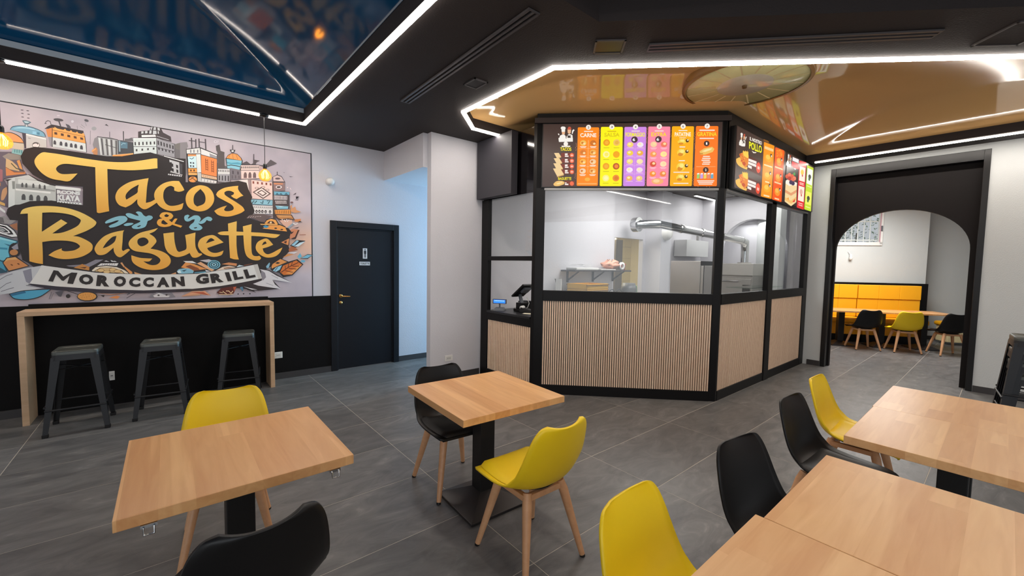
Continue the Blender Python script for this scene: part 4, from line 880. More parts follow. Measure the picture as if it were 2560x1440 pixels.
l|L1|1|-76,1952 -143,1924 -227,1890 -283,1844 -319,1795 -327,1751 -309,1709 -274,1684 -216,1673 -150,1662 -101,1637 -68,1602 -68,1570 -93,1539 -134,1529 -174,1542 -211,1572 -163,1571 -134,1605 -185,1606 -241,1611 -309,1637 -305,1575 -278,1532 -221,1493 -139,1474 -60,1483 -1,1517 26,1567 19,1621 -15,1666 -75,1699 -146,1716 -114,1760 -93,1803 -112,1849 -153,1884 -110,1910;-208,1838 -179,1830 -162,1802 -167,1776 -194,1750 -224,1739 -246,1755 -255,1785 -245,1820|
l|L1|1|-31,1893 65,1914 65,1842 72,1767 87,1703 104,1686 137,1699 172,1726 172,1806 165,1885 263,1922 257,1834 260,1750 278,1697 292,1677 316,1675 321,1662 291,1637 257,1622 224,1630 202,1677 154,1646 94,1626 49,1638 5,1677 -20,1740 -27,1820|
l|L1|1|419,1901 454,1892 493,1858 536,1817 461,1783 371,1741 385,1713 420,1689 470,1688 534,1717 517,1667 479,1645 428,1636 369,1651 321,1686 289,1739 284,1787 305,1842 355,1881;360,1797 383,1840 408,1862 428,1857 448,1838|
l|L1|1|586,2051 678,2088 673,1959 745,1959 741,2028 837,2063 829,1960 966,1959 1159,1948 1097,1901 965,1911 831,1913 829,1785 833,1695 849,1663 882,1655 916,1662 935,1633 915,1607 870,1601 815,1618 772,1662 752,1750 744,1915 672,1909 670,1779 678,1665 691,1609 643,1611 599,1626 594,1763 591,1907 509,1908 477,1927 515,1948 587,1957|
l|L1|1|981,1887 1021,1878 1075,1811 1014,1779 954,1757 967,1712 1007,1684 1065,1705 1124,1743 1184,1779 1153,1711 1105,1663 1046,1642 983,1644 922,1678 881,1735 879,1793 908,1846;945,1797 964,1836 989,1851 1000,1824|
l|8cc4d2|1|-502,1992 -486,2010 -438,2041 -391,2061 -348,2065 -329,2040 -340,2007 -384,1968 -432,1939 -470,1929 -481,1945 -459,1963 -416,1991 -397,2013 -416,2011 -459,1988 -501,1971 -507,1981|
l|8cc4d2|1|-343,2081 -333,2095 -304,2098 -260,2079 -236,2074 -245,2096 -260,2110 -244,2124 -215,2119 -196,2088 -176,2073 -151,2088 -125,2084 -118,2064 -137,2039 -162,2024 -171,1990 -189,1955 -240,1932 -284,1932 -298,1951 -278,1976 -233,2005 -222,2023 -271,2035 -320,2051;-256,1957 -229,1973 -219,1970 -239,1952|
l|8cc4d2|1|-363,1969 -336,1988 -297,1994 -280,1989 -298,1971 -332,1957 -353,1958|
l|8cc4d2|1|172,2116 197,2128 212,2116 196,2090 198,2080 227,2103 255,2123 295,2123 317,2089 299,2045 293,2024 321,2001 332,1980 308,1954 263,1947 223,1955 203,1982 219,2011 248,2042 260,2078 237,2072 203,2049 176,2050 162,2073 163,2101;246,1978 275,1987 280,1977 257,1968|
l|8cc4d2|1|287,2041 316,2061 352,2099 387,2120 419,2112 430,2091 415,2069 392,2070 374,2080 356,2050 327,2030 301,2030|
v|2a2422|0|-938,1359 -905,1352 -881,1428 -844,1364 -830,1361 -787,1415 -806,1333 -765,1326 -729,1443 -771,1447 -832,1405 -865,1463 -897,1471|
t|2a2422|0|-724,1326 -618,1312;-715,1432 -612,1423|O
t|2a2422|0|-596,1303 -494,1292;-582,1420 -482,1410|R
t|2a2422|0|-462,1294 -365,1289;-453,1408 -355,1404|O
t|2a2422|0|-339,1287 -244,1284;-333,1392 -241,1392|C
t|2a2422|0|-222,1282 -131,1281;-218,1390 -125,1392|C
t|2a2422|0|-105,1275 8,1276;-102,1389 11,1392|A
t|2a2422|0|32,1278 151,1284;25,1392 142,1400|N
x|2a2422|0|257,1301 383,1313;249,1421 374,1437|G
x|2a2422|0|407,1311 529,1328;389,1427 512,1444|R
x|2a2422|0|569,1334 614,1338;540,1446 585,1451|I
x|2a2422|0|640,1347 737,1367;614,1457 713,1475|L
x|2a2422|0|766,1364 871,1386;734,1478 838,1500|L
"""
MENU = """
1|f5f0e8|0|1913,3250 1900,3259 1882,3259 1864,3254 1855,3241 1861,3228 1863,3197 1903,3197 1906,3228 1915,3237|
1|e8b48a|0|1901,3197 1863,3197 1865,3170 1880,3160 1897,3171|
1|c8553c|0|1834,3232 1824,3254 1802,3255 1790,3240 1792,3222 1834,3221|
1|e8b48a|0|1834,3221 1791,3221 1794,3183 1813,3170 1830,3183|
1|f5f0e8|0|1935,3109 1920,3153 1894,3166 1867,3163 1853,3144 1851,3082 1927,3083|
1|efe6da|0|1846,3135 1827,3166 1800,3170 1773,3156 1767,3099 1838,3091|
1|3a302c|0|1833,3163 1813,3148 1800,3161 1793,3126 1830,3126|
1|f5f0e8|0|1937,3118 1892,3100 1768,3125 1767,3081 1932,3078|
1|f5f0e8|0|1779,3209 1763,3226 1750,3215 1765,3196 1773,3169 1782,3174|
1|f5f0e8|0|1947,3171 1940,3180 1928,3167 1934,3155|
1|f5f0e8|0|1939,3127 1857,3119 1772,3125 1776,3095 1856,3086 1935,3092|
1|f6efe6|0|1823,3055 1825,3044 1833,3035 1843,3030 1855,3030 1866,3035 1874,3044 1877,3056 1874,3067 1867,3076 1856,3081 1844,3081 1834,3076 1826,3067|
1|f4ead8|0|1899,3035 1797,3034 1796,3018 1899,3019|
1|f2e21a|9|1914,2973 1782,2972;1915,3015 1783,3013|TACOS
1|7a3428|0|1902,2950 1741,2949 1744,2896 1905,2897|
1|f0cf98|0|1987,2949 1931,2950 1901,2904 1953,2888|
1|d9a865|0|1901,2904 1953,2888 1955,2881 1902,2895|
1|f4efe8|0|1858,2942 1826,2944 1825,2924 1857,2923|
1|f4efe8|0|1857,2918 1814,2917 1814,2903 1857,2903|
1|f0704a|0|1751,2920 1753,2909 1759,2900 1769,2895 1780,2895 1789,2900 1796,2909 1799,2921 1797,2932 1791,2941 1781,2947 1770,2946 1760,2941 1754,2932|
1|f9c9b8|0|1788,2928 1761,2928 1760,2913 1787,2914|
1|7a3428|0|1900,2884 1739,2883 1742,2830 1903,2831|
1|f0cf98|0|1990,2887 1924,2889 1888,2834 1950,2816|
1|d9a865|0|1888,2834 1950,2816 1952,2807 1890,2824|
1|f4efe8|0|1856,2877 1824,2878 1823,2859 1856,2857|
1|f4efe8|0|1856,2852 1813,2852 1812,2837 1855,2838|
1|f0704a|0|1749,2855 1751,2843 1758,2834 1767,2829 1778,2829 1788,2834 1795,2844 1797,2855 1795,2867 1789,2876 1779,2881 1769,2881 1759,2876 1752,2866|
1|f9c9b8|0|1786,2862 1759,2862 1759,2848 1786,2848|
1|7a3428|0|1899,2819 1738,2819 1741,2765 1902,2766|
1|f0cf98|0|1993,2827 1917,2829 1876,2766 1947,2744|
1|d9a865|0|1876,2766 1947,2744 1949,2735 1878,2754|
1|f4efe8|0|1855,2812 1822,2814 1822,2794 1854,2792|
1|f4efe8|0|1854,2787 1811,2787 1811,2773 1854,2773|
1|f0704a|0|1748,2790 1750,2779 1756,2769 1766,2764 1776,2764 1786,2769 1793,2779 1796,2790 1794,2802 1787,2811 1778,2816 1767,2816 1757,2811 1750,2802|
1|f9c9b8|0|1784,2797 1758,2797 1757,2783 1784,2783|
1|7a3428|0|1897,2754 1736,2754 1739,2700 1900,2701|
1|f0cf98|0|1996,2766 1910,2769 1863,2697 1944,2673|
1|d9a865|0|1863,2697 1944,2673 1947,2662 1865,2684|
1|f4efe8|0|1853,2747 1821,2749 1820,2729 1852,2727|
1|f4efe8|0|1852,2722 1809,2722 1809,2708 1852,2708|
1|f0704a|0|1746,2725 1748,2714 1754,2704 1764,2699 1775,2699 1785,2705 1791,2714 1794,2725 1792,2737 1786,2746 1776,2751 1765,2751 1755,2746 1749,2737|
1|f9c9b8|0|1783,2733 1756,2732 1755,2718 1782,2718|
1|f2e21a|9|1931,2629 1773,2629;1932,2663 1774,2663|BAGUETTE
1|7a3428|0|1853,2619 1732,2619 1735,2561 1852,2561|
1|f0c070|1|1988,2581 1952,2614 1889,2619 1853,2605 1860,2578 1924,2558 1974,2561|
1|fbe0a0|0|1956,2587 1889,2605 1871,2599 1933,2578|
1|f4efe8|0|1849,2601 1830,2601 1830,2590 1849,2590|
1|f4efe8|0|1849,2585 1808,2585 1807,2569 1849,2570|
1|f0704a|0|1742,2587 1744,2576 1751,2566 1760,2561 1771,2561 1781,2566 1788,2576 1791,2587 1789,2599 1782,2608 1773,2613 1762,2613 1752,2608 1745,2599|
1|f0a070|0|1727,3062 1729,3059 1732,3059 1733,3062 1732,3064 1729,3064|
1|f0a070|0|1722,3052 1723,3049 1726,3049 1728,3052 1727,3054 1724,3054|
1|f0a070|0|1725,3042 1726,3040 1729,3040 1731,3042 1729,3045 1726,3045|
1|f0a070|0|1721,3032 1722,3030 1725,3030 1727,3032 1725,3035 1722,3035|
1|f0a070|0|1720,3023 1721,3020 1724,3020 1726,3023 1725,3025 1722,3025|
1|f0a070|0|1729,3013 1730,3010 1733,3010 1735,3013 1733,3016 1730,3016|
1|f0a070|0|1729,3003 1731,3001 1734,3001 1735,3003 1734,3006 1731,3006|
1|f0a070|0|1716,2994 1717,2991 1720,2991 1722,2994 1720,2996 1717,2996|
1|f0a070|0|1725,2984 1726,2981 1729,2981 1731,2984 1729,2987 1726,2986|
1|f0a070|0|1725,2974 1726,2972 1729,2972 1731,2974 1730,2977 1727,2977|
1|f0a070|0|1719,2707 1721,2705 1724,2705 1725,2707 1724,2710 1721,2710|
1|f0a070|0|1727,2698 1729,2695 1732,2695 1733,2698 1732,2700 1729,2700|
1|f0a070|0|1721,2688 1723,2685 1726,2685 1727,2688 1726,2691 1723,2691|
1|f0a070|0|1727,2678 1728,2676 1731,2676 1733,2678 1731,2681 1728,2681|
1|f0a070|0|1724,2668 1725,2666 1728,2666 1730,2668 1729,2671 1725,2671|
1|f0a070|0|1732,2659 1733,2656 1736,2656 1738,2659 1736,2661 1733,2661|
1|f0a070|0|1723,2649 1725,2646 1728,2646 1730,2649 1728,2651 1725,2651|
1|f0a070|0|1445,3216 1446,3214 1449,3214 1451,3217 1449,3219 1446,3219|
1|f0a070|0|1450,3207 1451,3204 1454,3204 1456,3207 1455,3210 1452,3210|
1|f0a070|0|1446,3197 1448,3195 1451,3195 1452,3197 1451,3200 1448,3200|
1|f0a070|0|1447,3188 1448,3185 1451,3185 1453,3188 1452,3190 1449,3190|
1|f0a070|0|1456,3178 1458,3176 1461,3176 1462,3178 1461,3181 1458,3181|
1|f0a070|0|1445,3168 1447,3166 1450,3166 1451,3168 1450,3171 1447,3171|
1|f0a070|0|1447,3159 1449,3156 1452,3156 1453,3159 1452,3161 1449,3161|
1|f0a070|0|1452,3149 1453,3147 1456,3147 1458,3149 1456,3152 1453,3152|
1|f0a070|0|1456,3140 1457,3137 1460,3137 1462,3140 1460,3142 1457,3142|
1|f0a070|0|1442,3130 1444,3127 1447,3127 1448,3130 1447,3133 1444,3132|
1|f0a070|0|1448,3120 1450,3118 1453,3118 1454,3120 1453,3123 1450,3123|
1|f0a070|0|1444,3111 1445,3108 1448,3108 1450,3111 1449,3113 1446,3113|
1|f0a070|0|904,3227 905,3225 908,3225 910,3227 909,3230 906,3230|
1|f0a070|0|906,3218 908,3215 911,3215 912,3218 911,3220 908,3220|
1|f0a070|0|903,3208 904,3206 907,3206 909,3208 907,3211 904,3211|
1|f0a070|0|911,3199 912,3196 915,3196 916,3199 915,3201 912,3201|
1|f0a070|0|904,3189 905,3187 908,3187 910,3189 908,3192 905,3192|
1|f0a070|0|909,3180 910,3177 913,3177 915,3180 914,3182 911,3182|
1|f0a070|0|901,3170 903,3168 905,3168 907,3170 906,3173 903,3173|
1|f0a070|0|902,3161 903,3158 906,3158 908,3161 906,3163 903,3163|
1|f0a070|0|913,3151 915,3149 918,3149 919,3151 918,3154 915,3154|
1|f0a070|0|913,3142 914,3139 917,3139 918,3142 917,3144 914,3144|
1|f0a070|0|911,3132 912,3130 915,3130 917,3132 915,3135 913,3135|
1|f0a070|0|899,3123 900,3120 903,3120 905,3123 903,3125 901,3125|
1|f0a070|0|907,3113 908,3111 911,3111 913,3113 911,3116 908,3116|
1|f0a070|0|904,3103 905,3101 908,3101 909,3104 908,3106 905,3106|
1|f0a070|0|908,3094 910,3091 913,3091 914,3094 913,3097 910,3097|
1|f0a070|0|905,3084 906,3082 909,3082 911,3084 909,3087 906,3087|
1|f0a070|0|906,3075 908,3072 911,3072 912,3075 911,3077 908,3077|
1|f0a070|0|906,3065 908,3063 911,3063 912,3065 911,3068 908,3068|
1|f0a070|0|903,3056 904,3053 907,3053 908,3056 907,3058 904,3058|
1|f0a070|0|913,2802 914,2799 917,2799 918,2802 917,2804 914,2804|
1|f0a070|0|907,2792 909,2789 912,2789 913,2792 912,2795 909,2794|
1|f0a070|0|910,2782 912,2780 915,2780 916,2782 915,2785 912,2785|
1|f0a070|0|906,2773 908,2770 910,2770 912,2773 911,2775 908,2775|
1|f0a070|0|907,2763 908,2761 911,2761 913,2763 911,2766 908,2766|
1|f0a070|0|904,2753 906,2751 909,2751 910,2753 909,2756 906,2756|
1|f0a070|0|909,2744 911,2741 913,2741 915,2744 914,2746 911,2746|
1|f0a070|0|917,2734 918,2732 921,2732 923,2734 921,2737 918,2737|
1|f0a070|0|906,2725 907,2722 910,2722 911,2725 910,2727 907,2727|
1|f0a070|0|904,2715 905,2712 908,2712 909,2715 908,2718 905,2718|
1|f0a070|0|904,2705 906,2703 908,2703 910,2705 909,2708 906,2708|
1|f0a070|0|909,2696 910,2693 913,2693 915,2696 914,2698 911,2698|
1|f0a070|0|906,2686 908,2683 911,2683 912,2686 911,2689 908,2689|
1|f0a070|0|914,2676 915,2674 918,2674 920,2676 918,2679 916,2679|
1|f0a070|0|904,2667 905,2664 908,2664 910,2667 908,2669 905,2669|
1|f0a070|0|908,2657 909,2655 912,2655 913,2657 912,2660 909,2660|
1|f0a070|0|912,2648 913,2645 916,2645 918,2648 916,2650 913,2650|
1|f0a070|0|915,2638 916,2635 919,2635 921,2638 919,2640 916,2640|
1|f0a070|0|902,2628 904,2626 907,2626 908,2628 907,2631 904,2631|
1|f0a070|0|900,2619 901,2616 904,2616 906,2619 904,2621 901,2621|
1|f0a070|0|913,2609 915,2606 918,2606 919,2609 918,2611 915,2611|
1|f0a070|0|902,2599 903,2597 906,2597 908,2599 907,2602 904,2602|
1|f0a070|0|908,2590 909,2587 912,2587 914,2590 912,2592 909,2592|
1|f0a070|0|911,2580 913,2577 916,2577 917,2580 916,2583 913,2583|
1|f0a070|0|909,2570 910,2568 913,2568 915,2570 913,2573 910,2573|
1|f0a070|0|901,2561 903,2558 905,2558 907,2561 906,2563 903,2563|
1|f0a070|0|633,3198 635,3196 637,3196 639,3198 638,3201 635,3201|
1|f0a070|0|646,3189 647,3186 650,3186 651,3189 650,3191 647,3191|
1|f0a070|0|636,3179 638,3177 641,3177 642,3179 641,3182 638,3182|
1|f0a070|0|645,3170 646,3167 649,3167 651,3170 649,3172 646,3172|
1|f0a070|0|634,3160 635,3158 638,3158 640,3160 639,3163 636,3163|
1|f0a070|0|640,3151 641,3148 644,3148 646,3151 644,3153 641,3153|
1|f0a070|0|631,3141 632,3139 635,3139 637,3141 635,3144 632,3144|
1|f0a070|0|629,3132 630,3129 633,3129 635,3132 633,3134 631,3134|
1|f0a070|0|636,3122 637,3120 640,3120 642,3122 640,3125 637,3125|
1|f0a070|0|357,3178 358,3175 361,3175 362,3178 361,3180 358,3180|
1|f0a070|0|367,3168 368,3166 371,3166 372,3169 371,3171 368,3171|
1|f0a070|0|370,3159 371,3157 374,3157 375,3159 374,3162 371,3162|
1|f0a070|0|361,3150 363,3147 366,3147 367,3150 366,3152 363,3152|
1|f0a070|0|370,3140 371,3138 374,3138 375,3140 374,3143 371,3143|
1|f0a070|0|367,3131 368,3128 371,3128 372,3131 371,3133 368,3133|
1|f0a070|0|363,3121 364,3119 367,3119 369,3121 368,3124 365,3124|
1|f0a070|0|360,3112 361,3109 364,3109 365,3112 364,3114 361,3114|
1|f0a070|0|366,3102 367,3100 370,3100 372,3102 371,3105 368,3105|
1|f0a070|0|367,3093 369,3090 372,3090 373,3093 372,3096 369,3096|
1|f0a070|0|355,3083 356,3081 359,3081 360,3083 359,3086 356,3086|
1|f0a070|0|363,3074 364,3072 367,3072 368,3074 367,3077 364,3077|
1|f0a070|0|352,3064 354,3062 357,3062 358,3065 357,3067 354,3067|
1|f0a070|0|353,3055 354,3053 357,3053 359,3055 357,3058 354,3058|
1|f0a070|0|360,3046 362,3043 365,3043 366,3046 365,3048 362,3048|
1|f0a070|0|359,3036 360,3034 363,3034 365,3036 363,3039 360,3039|
1|f0a070|0|357,3027 359,3024 362,3024 363,3027 362,3029 359,3029|
1|f0a070|0|355,3017 357,3015 359,3015 361,3017 360,3020 357,3020|
1|f0a070|0|356,3008 357,3005 360,3005 361,3008 360,3010 357,3010|
1|f0a070|0|356,2998 357,2996 360,2996 361,2998 360,3001 357,3001|
1|f0a070|0|354,2989 356,2986 359,2986 360,2989 359,2991 356,2991|
1|f0a070|0|360,2765 361,2762 364,2762 365,2765 364,2767 361,2767|
1|f0a070|0|366,2755 367,2752 370,2752 372,2755 370,2758 367,2758|
1|f0a070|0|367,2745 368,2743 371,2743 372,2746 371,2748 368,2748|
1|f0a070|0|362,2736 363,2733 366,2733 368,2736 366,2739 363,2739|
1|f0a070|0|369,2726 370,2724 373,2724 375,2726 373,2729 370,2729|
1|f0a070|0|367,2717 369,2714 372,2714 373,2717 372,2719 369,2719|
1|f0a070|0|357,2707 358,2705 361,2705 362,2707 361,2710 358,2710|
1|f0a070|0|363,2698 365,2695 367,2695 369,2698 368,2700 365,2700|
1|f0a070|0|362,2688 364,2686 367,2686 368,2688 367,2691 364,2691|
1|f0a070|0|370,2679 372,2676 374,2676 376,2679 375,2681 372,2681|
1|f0a070|0|364,2669 365,2667 368,2667 369,2669 368,2672 365,2672|
1|f0a070|0|361,2660 362,2657 365,2657 366,2660 365,2662 362,2662|
1|f0a070|0|369,2650 370,2648 373,2648 375,2650 373,2653 370,2653|
1|f0a070|0|359,2641 361,2638 364,2638 365,2641 364,2643 361,2643|
1|f0a070|0|359,2631 360,2628 363,2628 365,2631 363,2634 360,2634|
1|f0a070|0|367,2621 368,2619 371,2619 373,2621 372,2624 369,2624|
1|f0a070|0|358,2612 359,2609 362,2609 364,2612 362,2614 360,2614|
1|f0a070|0|360,2602 361,2600 364,2600 366,2602 365,2605 362,2605|
1|f0a070|0|356,2593 358,2590 361,2590 362,2593 361,2595 358,2595|
1|f0a070|0|361,2583 362,2581 365,2581 367,2583 365,2586 363,2586|
1|f0a070|0|355,2574 357,2571 359,2571 361,2574 360,2576 357,2576|
1|f0a070|0|302,2549 303,2546 307,2546 308,2549 307,2552 303,2552|
1|f0a070|0|270,2559 271,2556 275,2556 277,2559 275,2562 272,2562|
1|f0a070|0|238,2558 239,2555 242,2555 244,2558 243,2561 239,2561|
1|f0a070|0|205,2550 207,2547 210,2547 212,2550 210,2553 207,2553|
1|f0a070|0|173,2546 174,2543 178,2543 179,2546 178,2549 174,2549|
1|ff8a12|0|1713,3234 1712,3239 1709,3242 1705,3245 1701,3246 1476,3243 1471,3242 1467,3239 1464,3236 1463,3231 1459,2572 1460,2567 1463,2563 1467,2561 1472,2560 1696,2560 1701,2561 1705,2563 1708,2567 1709,2572|
1|f6efe6|0|1558,3244 1562,3229 1573,3219 1588,3215 1603,3219 1614,3230 1618,3245 1614,3260 1603,3270 1588,3274 1573,3270 1562,3259|
1|6a5a50|9|1597,3232 1578,3232;1598,3257 1578,3257|2
1|f4e6d8|0|1638,3204 1533,3202 1533,3190 1638,3191|
1|fff0e0|9|1681,3130 1492,3128;1683,3178 1494,3175|CARNE
1|f2c05a|0|1607,3062 1612,3046 1625,3034 1644,3030 1663,3035 1677,3047 1682,3063 1677,3079 1663,3091 1644,3095 1626,3090 1612,3078|
1|d4781e|0|1639,3065 1641,3058 1647,3054 1654,3052 1662,3054 1667,3059 1669,3065 1667,3071 1662,3076 1654,3077 1647,3075 1641,3071|
1|fbd9a0|0|1617,3054 1619,3048 1624,3043 1632,3042 1639,3044 1645,3048 1647,3054 1645,3061 1639,3065 1632,3067 1624,3065 1619,3060|
1|f4e6d8|0|1682,3024 1606,3024 1606,3016 1681,3017|
1|f4e6d8|0|1671,3014 1616,3013 1616,3007 1671,3008|
1|c96a20|0|1489,3061 1494,3045 1508,3033 1527,3029 1545,3034 1559,3046 1564,3062 1559,3078 1546,3090 1527,3094 1508,3089 1495,3077|
1|d4781e|0|1522,3063 1524,3057 1529,3053 1537,3051 1544,3053 1550,3058 1552,3064 1550,3070 1544,3074 1537,3076 1529,3074 1524,3070|
1|fbd9a0|0|1499,3053 1501,3047 1507,3042 1514,3041 1522,3042 1527,3047 1529,3053 1527,3060 1522,3064 1514,3066 1507,3064 1501,3059|
1|f4e6d8|0|1564,3023 1489,3023 1489,3015 1564,3016|
1|f4e6d8|0|1554,3013 1499,3013 1499,3006 1554,3007|
1|ffd9a8|0|1696,3001 1477,2999 1477,2997 1696,2999|
1|e07a30|0|1606,2953 1611,2937 1625,2925 1643,2921 1662,2925 1676,2937 1681,2953 1676,2970 1662,2981 1644,2986 1625,2981 1611,2969|
1|d4781e|0|1638,2955 1640,2949 1646,2944 1653,2943 1661,2945 1666,2949 1669,2955 1667,2962 1661,2966 1654,2968 1646,2966 1641,2961|
1|fbd9a0|0|1616,2945 1618,2939 1623,2934 1631,2932 1638,2934 1644,2939 1646,2945 1644,2951 1639,2956 1631,2957 1623,2956 1618,2951|
1|f4e6d8|0|1681,2915 1606,2914 1606,2907 1681,2907|
1|f4e6d8|0|1671,2904 1616,2904 1616,2898 1671,2898|
1|f0b050|0|1489,2952 1494,2936 1507,2924 1526,2920 1545,2924 1558,2936 1564,2953 1559,2969 1545,2981 1526,2985 1508,2980 1494,2968|
1|d4781e|0|1521,2954 1523,2948 1529,2944 1536,2942 1544,2944 1549,2948 1551,2955 1549,2961 1544,2965 1536,2967 1529,2965 1523,2961|
1|fbd9a0|0|1499,2944 1501,2938 1506,2933 1514,2932 1521,2933 1527,2938 1529,2944 1527,2950 1521,2955 1514,2957 1506,2955 1501,2950|
1|f4e6d8|0|1563,2914 1489,2913 1489,2906 1563,2906|
1|f4e6d8|0|1553,2904 1498,2903 1498,2897 1553,2897|
1|ffd9a8|0|1696,2895 1476,2894 1476,2892 1696,2893|
1|ffb84a|0|1605,2843 1610,2827 1624,2815 1643,2811 1661,2815 1675,2827 1680,2844 1675,2860 1662,2872 1643,2876 1624,2872 1610,2860|
1|d4781e|0|1638,2845 1640,2839 1645,2835 1653,2833 1660,2835 1666,2839 1668,2846 1666,2852 1660,2856 1653,2858 1645,2856 1640,2852|
1|fbd9a0|0|1615,2835 1617,2829 1623,2824 1630,2823 1638,2824 1643,2829 1645,2835 1643,2841 1638,2846 1630,2848 1623,2846 1617,2841|
1|f4e6d8|0|1680,2805 1605,2804 1605,2797 1680,2797|
1|f4e6d8|0|1670,2794 1615,2794 1615,2788 1670,2788|
1|f2c9a0|0|1488,2843 1493,2826 1507,2815 1525,2810 1544,2815 1558,2827 1563,2843 1558,2859 1544,2871 1526,2875 1507,2871 1493,2859|
1|d4781e|0|1521,2845 1522,2839 1528,2834 1535,2832 1543,2834 1548,2839 1550,2845 1548,2851 1543,2856 1536,2857 1528,2856 1523,2851|
1|fbd9a0|0|1498,2835 1500,2828 1505,2824 1513,2822 1520,2824 1526,2828 1528,2835 1526,2841 1521,2845 1513,2847 1506,2845 1500,2841|
1|f4e6d8|0|1563,2804 1488,2804 1488,2796 1563,2797|
1|f4e6d8|0|1553,2794 1498,2794 1498,2788 1553,2788|
1|ffd9a8|0|1695,2788 1475,2787 1475,2785 1695,2786|
1|f6d0b0|0|1605,2733 1610,2717 1623,2705 1642,2701 1661,2705 1674,2717 1680,2734 1675,2750 1661,2762 1642,2766 1624,2762 1610,2750|
1|d4781e|0|1637,2736 1639,2729 1645,2725 1652,2723 1660,2725 1665,2729 1667,2736 1665,2742 1660,2746 1652,2748 1645,2746 1639,2742|
1|fbd9a0|0|1615,2725 1617,2719 1622,2714 1629,2713 1637,2714 1642,2719 1645,2725 1643,2732 1637,2736 1630,2738 1622,2736 1617,2731|
1|f4e6d8|0|1679,2695 1604,2694 1604,2687 1679,2687|
1|f4e6d8|0|1669,2684 1614,2684 1614,2678 1669,2678|
1|f3b766|0|1488,2733 1492,2717 1506,2705 1525,2701 1543,2705 1557,2717 1562,2733 1557,2750 1544,2761 1525,2766 1506,2761 1493,2749|
1|d4781e|0|1520,2735 1522,2729 1527,2724 1535,2723 1542,2724 1548,2729 1550,2735 1548,2742 1542,2746 1535,2748 1527,2746 1522,2741|
1|fbd9a0|0|1497,2725 1499,2719 1505,2714 1512,2712 1520,2714 1525,2719 1527,2725 1525,2731 1520,2736 1512,2737 1505,2736 1499,2731|
1|f4e6d8|0|1562,2694 1487,2694 1487,2687 1562,2687|
1|f4e6d8|0|1552,2684 1497,2684 1497,2678 1552,2678|
1|ffd9a8|0|1586,3095 1583,3095 1581,2711 1583,2711|
1|f6b040|0|1552,2636 1556,2624 1568,2616 1584,2613 1600,2616 1612,2624 1616,2636 1612,2647 1600,2655 1584,2658 1568,2655 1556,2647|
1|ffb060|0|1696,2591 1472,2591 1472,2577 1696,2577|
1|fff200|0|1442,3235 1441,3240 1438,3243 1434,3246 1429,3247 1201,3244 1196,3243 1192,3240 1190,3236 1188,3232 1180,2568 1181,2564 1183,2560 1188,2557 1192,2556 1424,2556 1429,2557 1433,2560 1436,2564 1437,2568|
1|f6efe6|0|1285,3245 1289,3230 1300,3219 1315,3215 1330,3220 1341,3231 1346,3246 1342,3261 1331,3272 1315,3275 1300,3271 1289,3260|
1|6a5a50|9|1325,3233 1305,3233;1325,3258 1306,3258|3
1|d8b400|0|1365,3200 1264,3199 1264,3188 1365,3189|
1|dcc600|9|1400,3133 1223,3132;1401,3178 1224,3176|SALSA
1|f09a08|0|1332,3064 1337,3045 1352,3031 1371,3026 1391,3031 1406,3045 1411,3065 1406,3084 1392,3098 1372,3103 1352,3098 1338,3084|
1|f6b030|0|1346,3064 1349,3053 1358,3045 1369,3042 1381,3045 1389,3053 1392,3065 1389,3076 1381,3084 1370,3087 1358,3084 1350,3075|
1|cfc000|0|1405,3009 1338,3008 1338,3001 1404,3001|
1|f0c060|0|1215,3063 1220,3044 1235,3030 1254,3025 1274,3030 1289,3044 1294,3064 1289,3083 1275,3097 1255,3102 1235,3097 1221,3082|
1|e8b040|0|1229,3063 1232,3052 1241,3044 1252,3041 1263,3044 1272,3052 1275,3064 1272,3075 1264,3083 1252,3086 1241,3083 1233,3074|
1|cfc000|0|1287,3008 1221,3007 1221,3000 1287,3000|
1|fff2a0|0|1331,2926 1336,2907 1350,2893 1370,2888 1390,2893 1405,2907 1410,2927 1405,2946 1391,2961 1371,2966 1351,2960 1336,2946|
1|ffe860|0|1345,2927 1348,2915 1356,2907 1368,2904 1379,2907 1388,2915 1391,2927 1388,2938 1380,2946 1368,2949 1357,2946 1348,2938|
1|cfc000|0|1403,2871 1337,2870 1337,2863 1403,2863|
1|f5a400|0|1214,2926 1219,2906 1233,2892 1253,2887 1273,2892 1287,2907 1293,2926 1288,2946 1273,2960 1254,2965 1234,2959 1219,2945|
1|f5a400|0|1228,2926 1231,2914 1239,2906 1250,2903 1262,2906 1270,2915 1274,2926 1271,2937 1262,2946 1251,2949 1239,2945 1231,2937|
1|cfc000|0|1286,2870 1219,2870 1219,2862 1286,2862|
1|f2a010|0|1330,2788 1335,2769 1349,2755 1369,2749 1389,2755 1404,2769 1409,2789 1404,2808 1390,2823 1370,2828 1350,2822 1335,2808|
1|f6b030|0|1344,2788 1347,2777 1355,2769 1367,2766 1378,2769 1387,2777 1390,2789 1387,2800 1378,2808 1367,2811 1355,2808 1347,2800|
1|cfc000|0|1402,2732 1335,2732 1335,2724 1402,2725|
1|c0581a|0|1212,2788 1217,2768 1231,2754 1251,2749 1271,2754 1286,2769 1291,2788 1286,2808 1272,2822 1252,2827 1232,2822 1218,2807|
1|f08a30|0|1226,2788 1229,2777 1237,2768 1249,2765 1260,2768 1269,2777 1272,2788 1269,2799 1261,2808 1249,2811 1238,2808 1229,2799|
1|cfc000|0|1284,2732 1218,2732 1218,2724 1284,2724|
1|fff08a|0|1328,2650 1333,2630 1348,2616 1368,2611 1388,2616 1402,2630 1408,2650 1403,2670 1388,2684 1368,2689 1348,2684 1334,2670|
1|fff6b0|0|1342,2650 1345,2639 1354,2630 1365,2627 1377,2630 1385,2639 1389,2650 1386,2661 1377,2670 1366,2673 1354,2670 1346,2661|
1|cfc000|0|1401,2593 1334,2593 1334,2586 1401,2586|
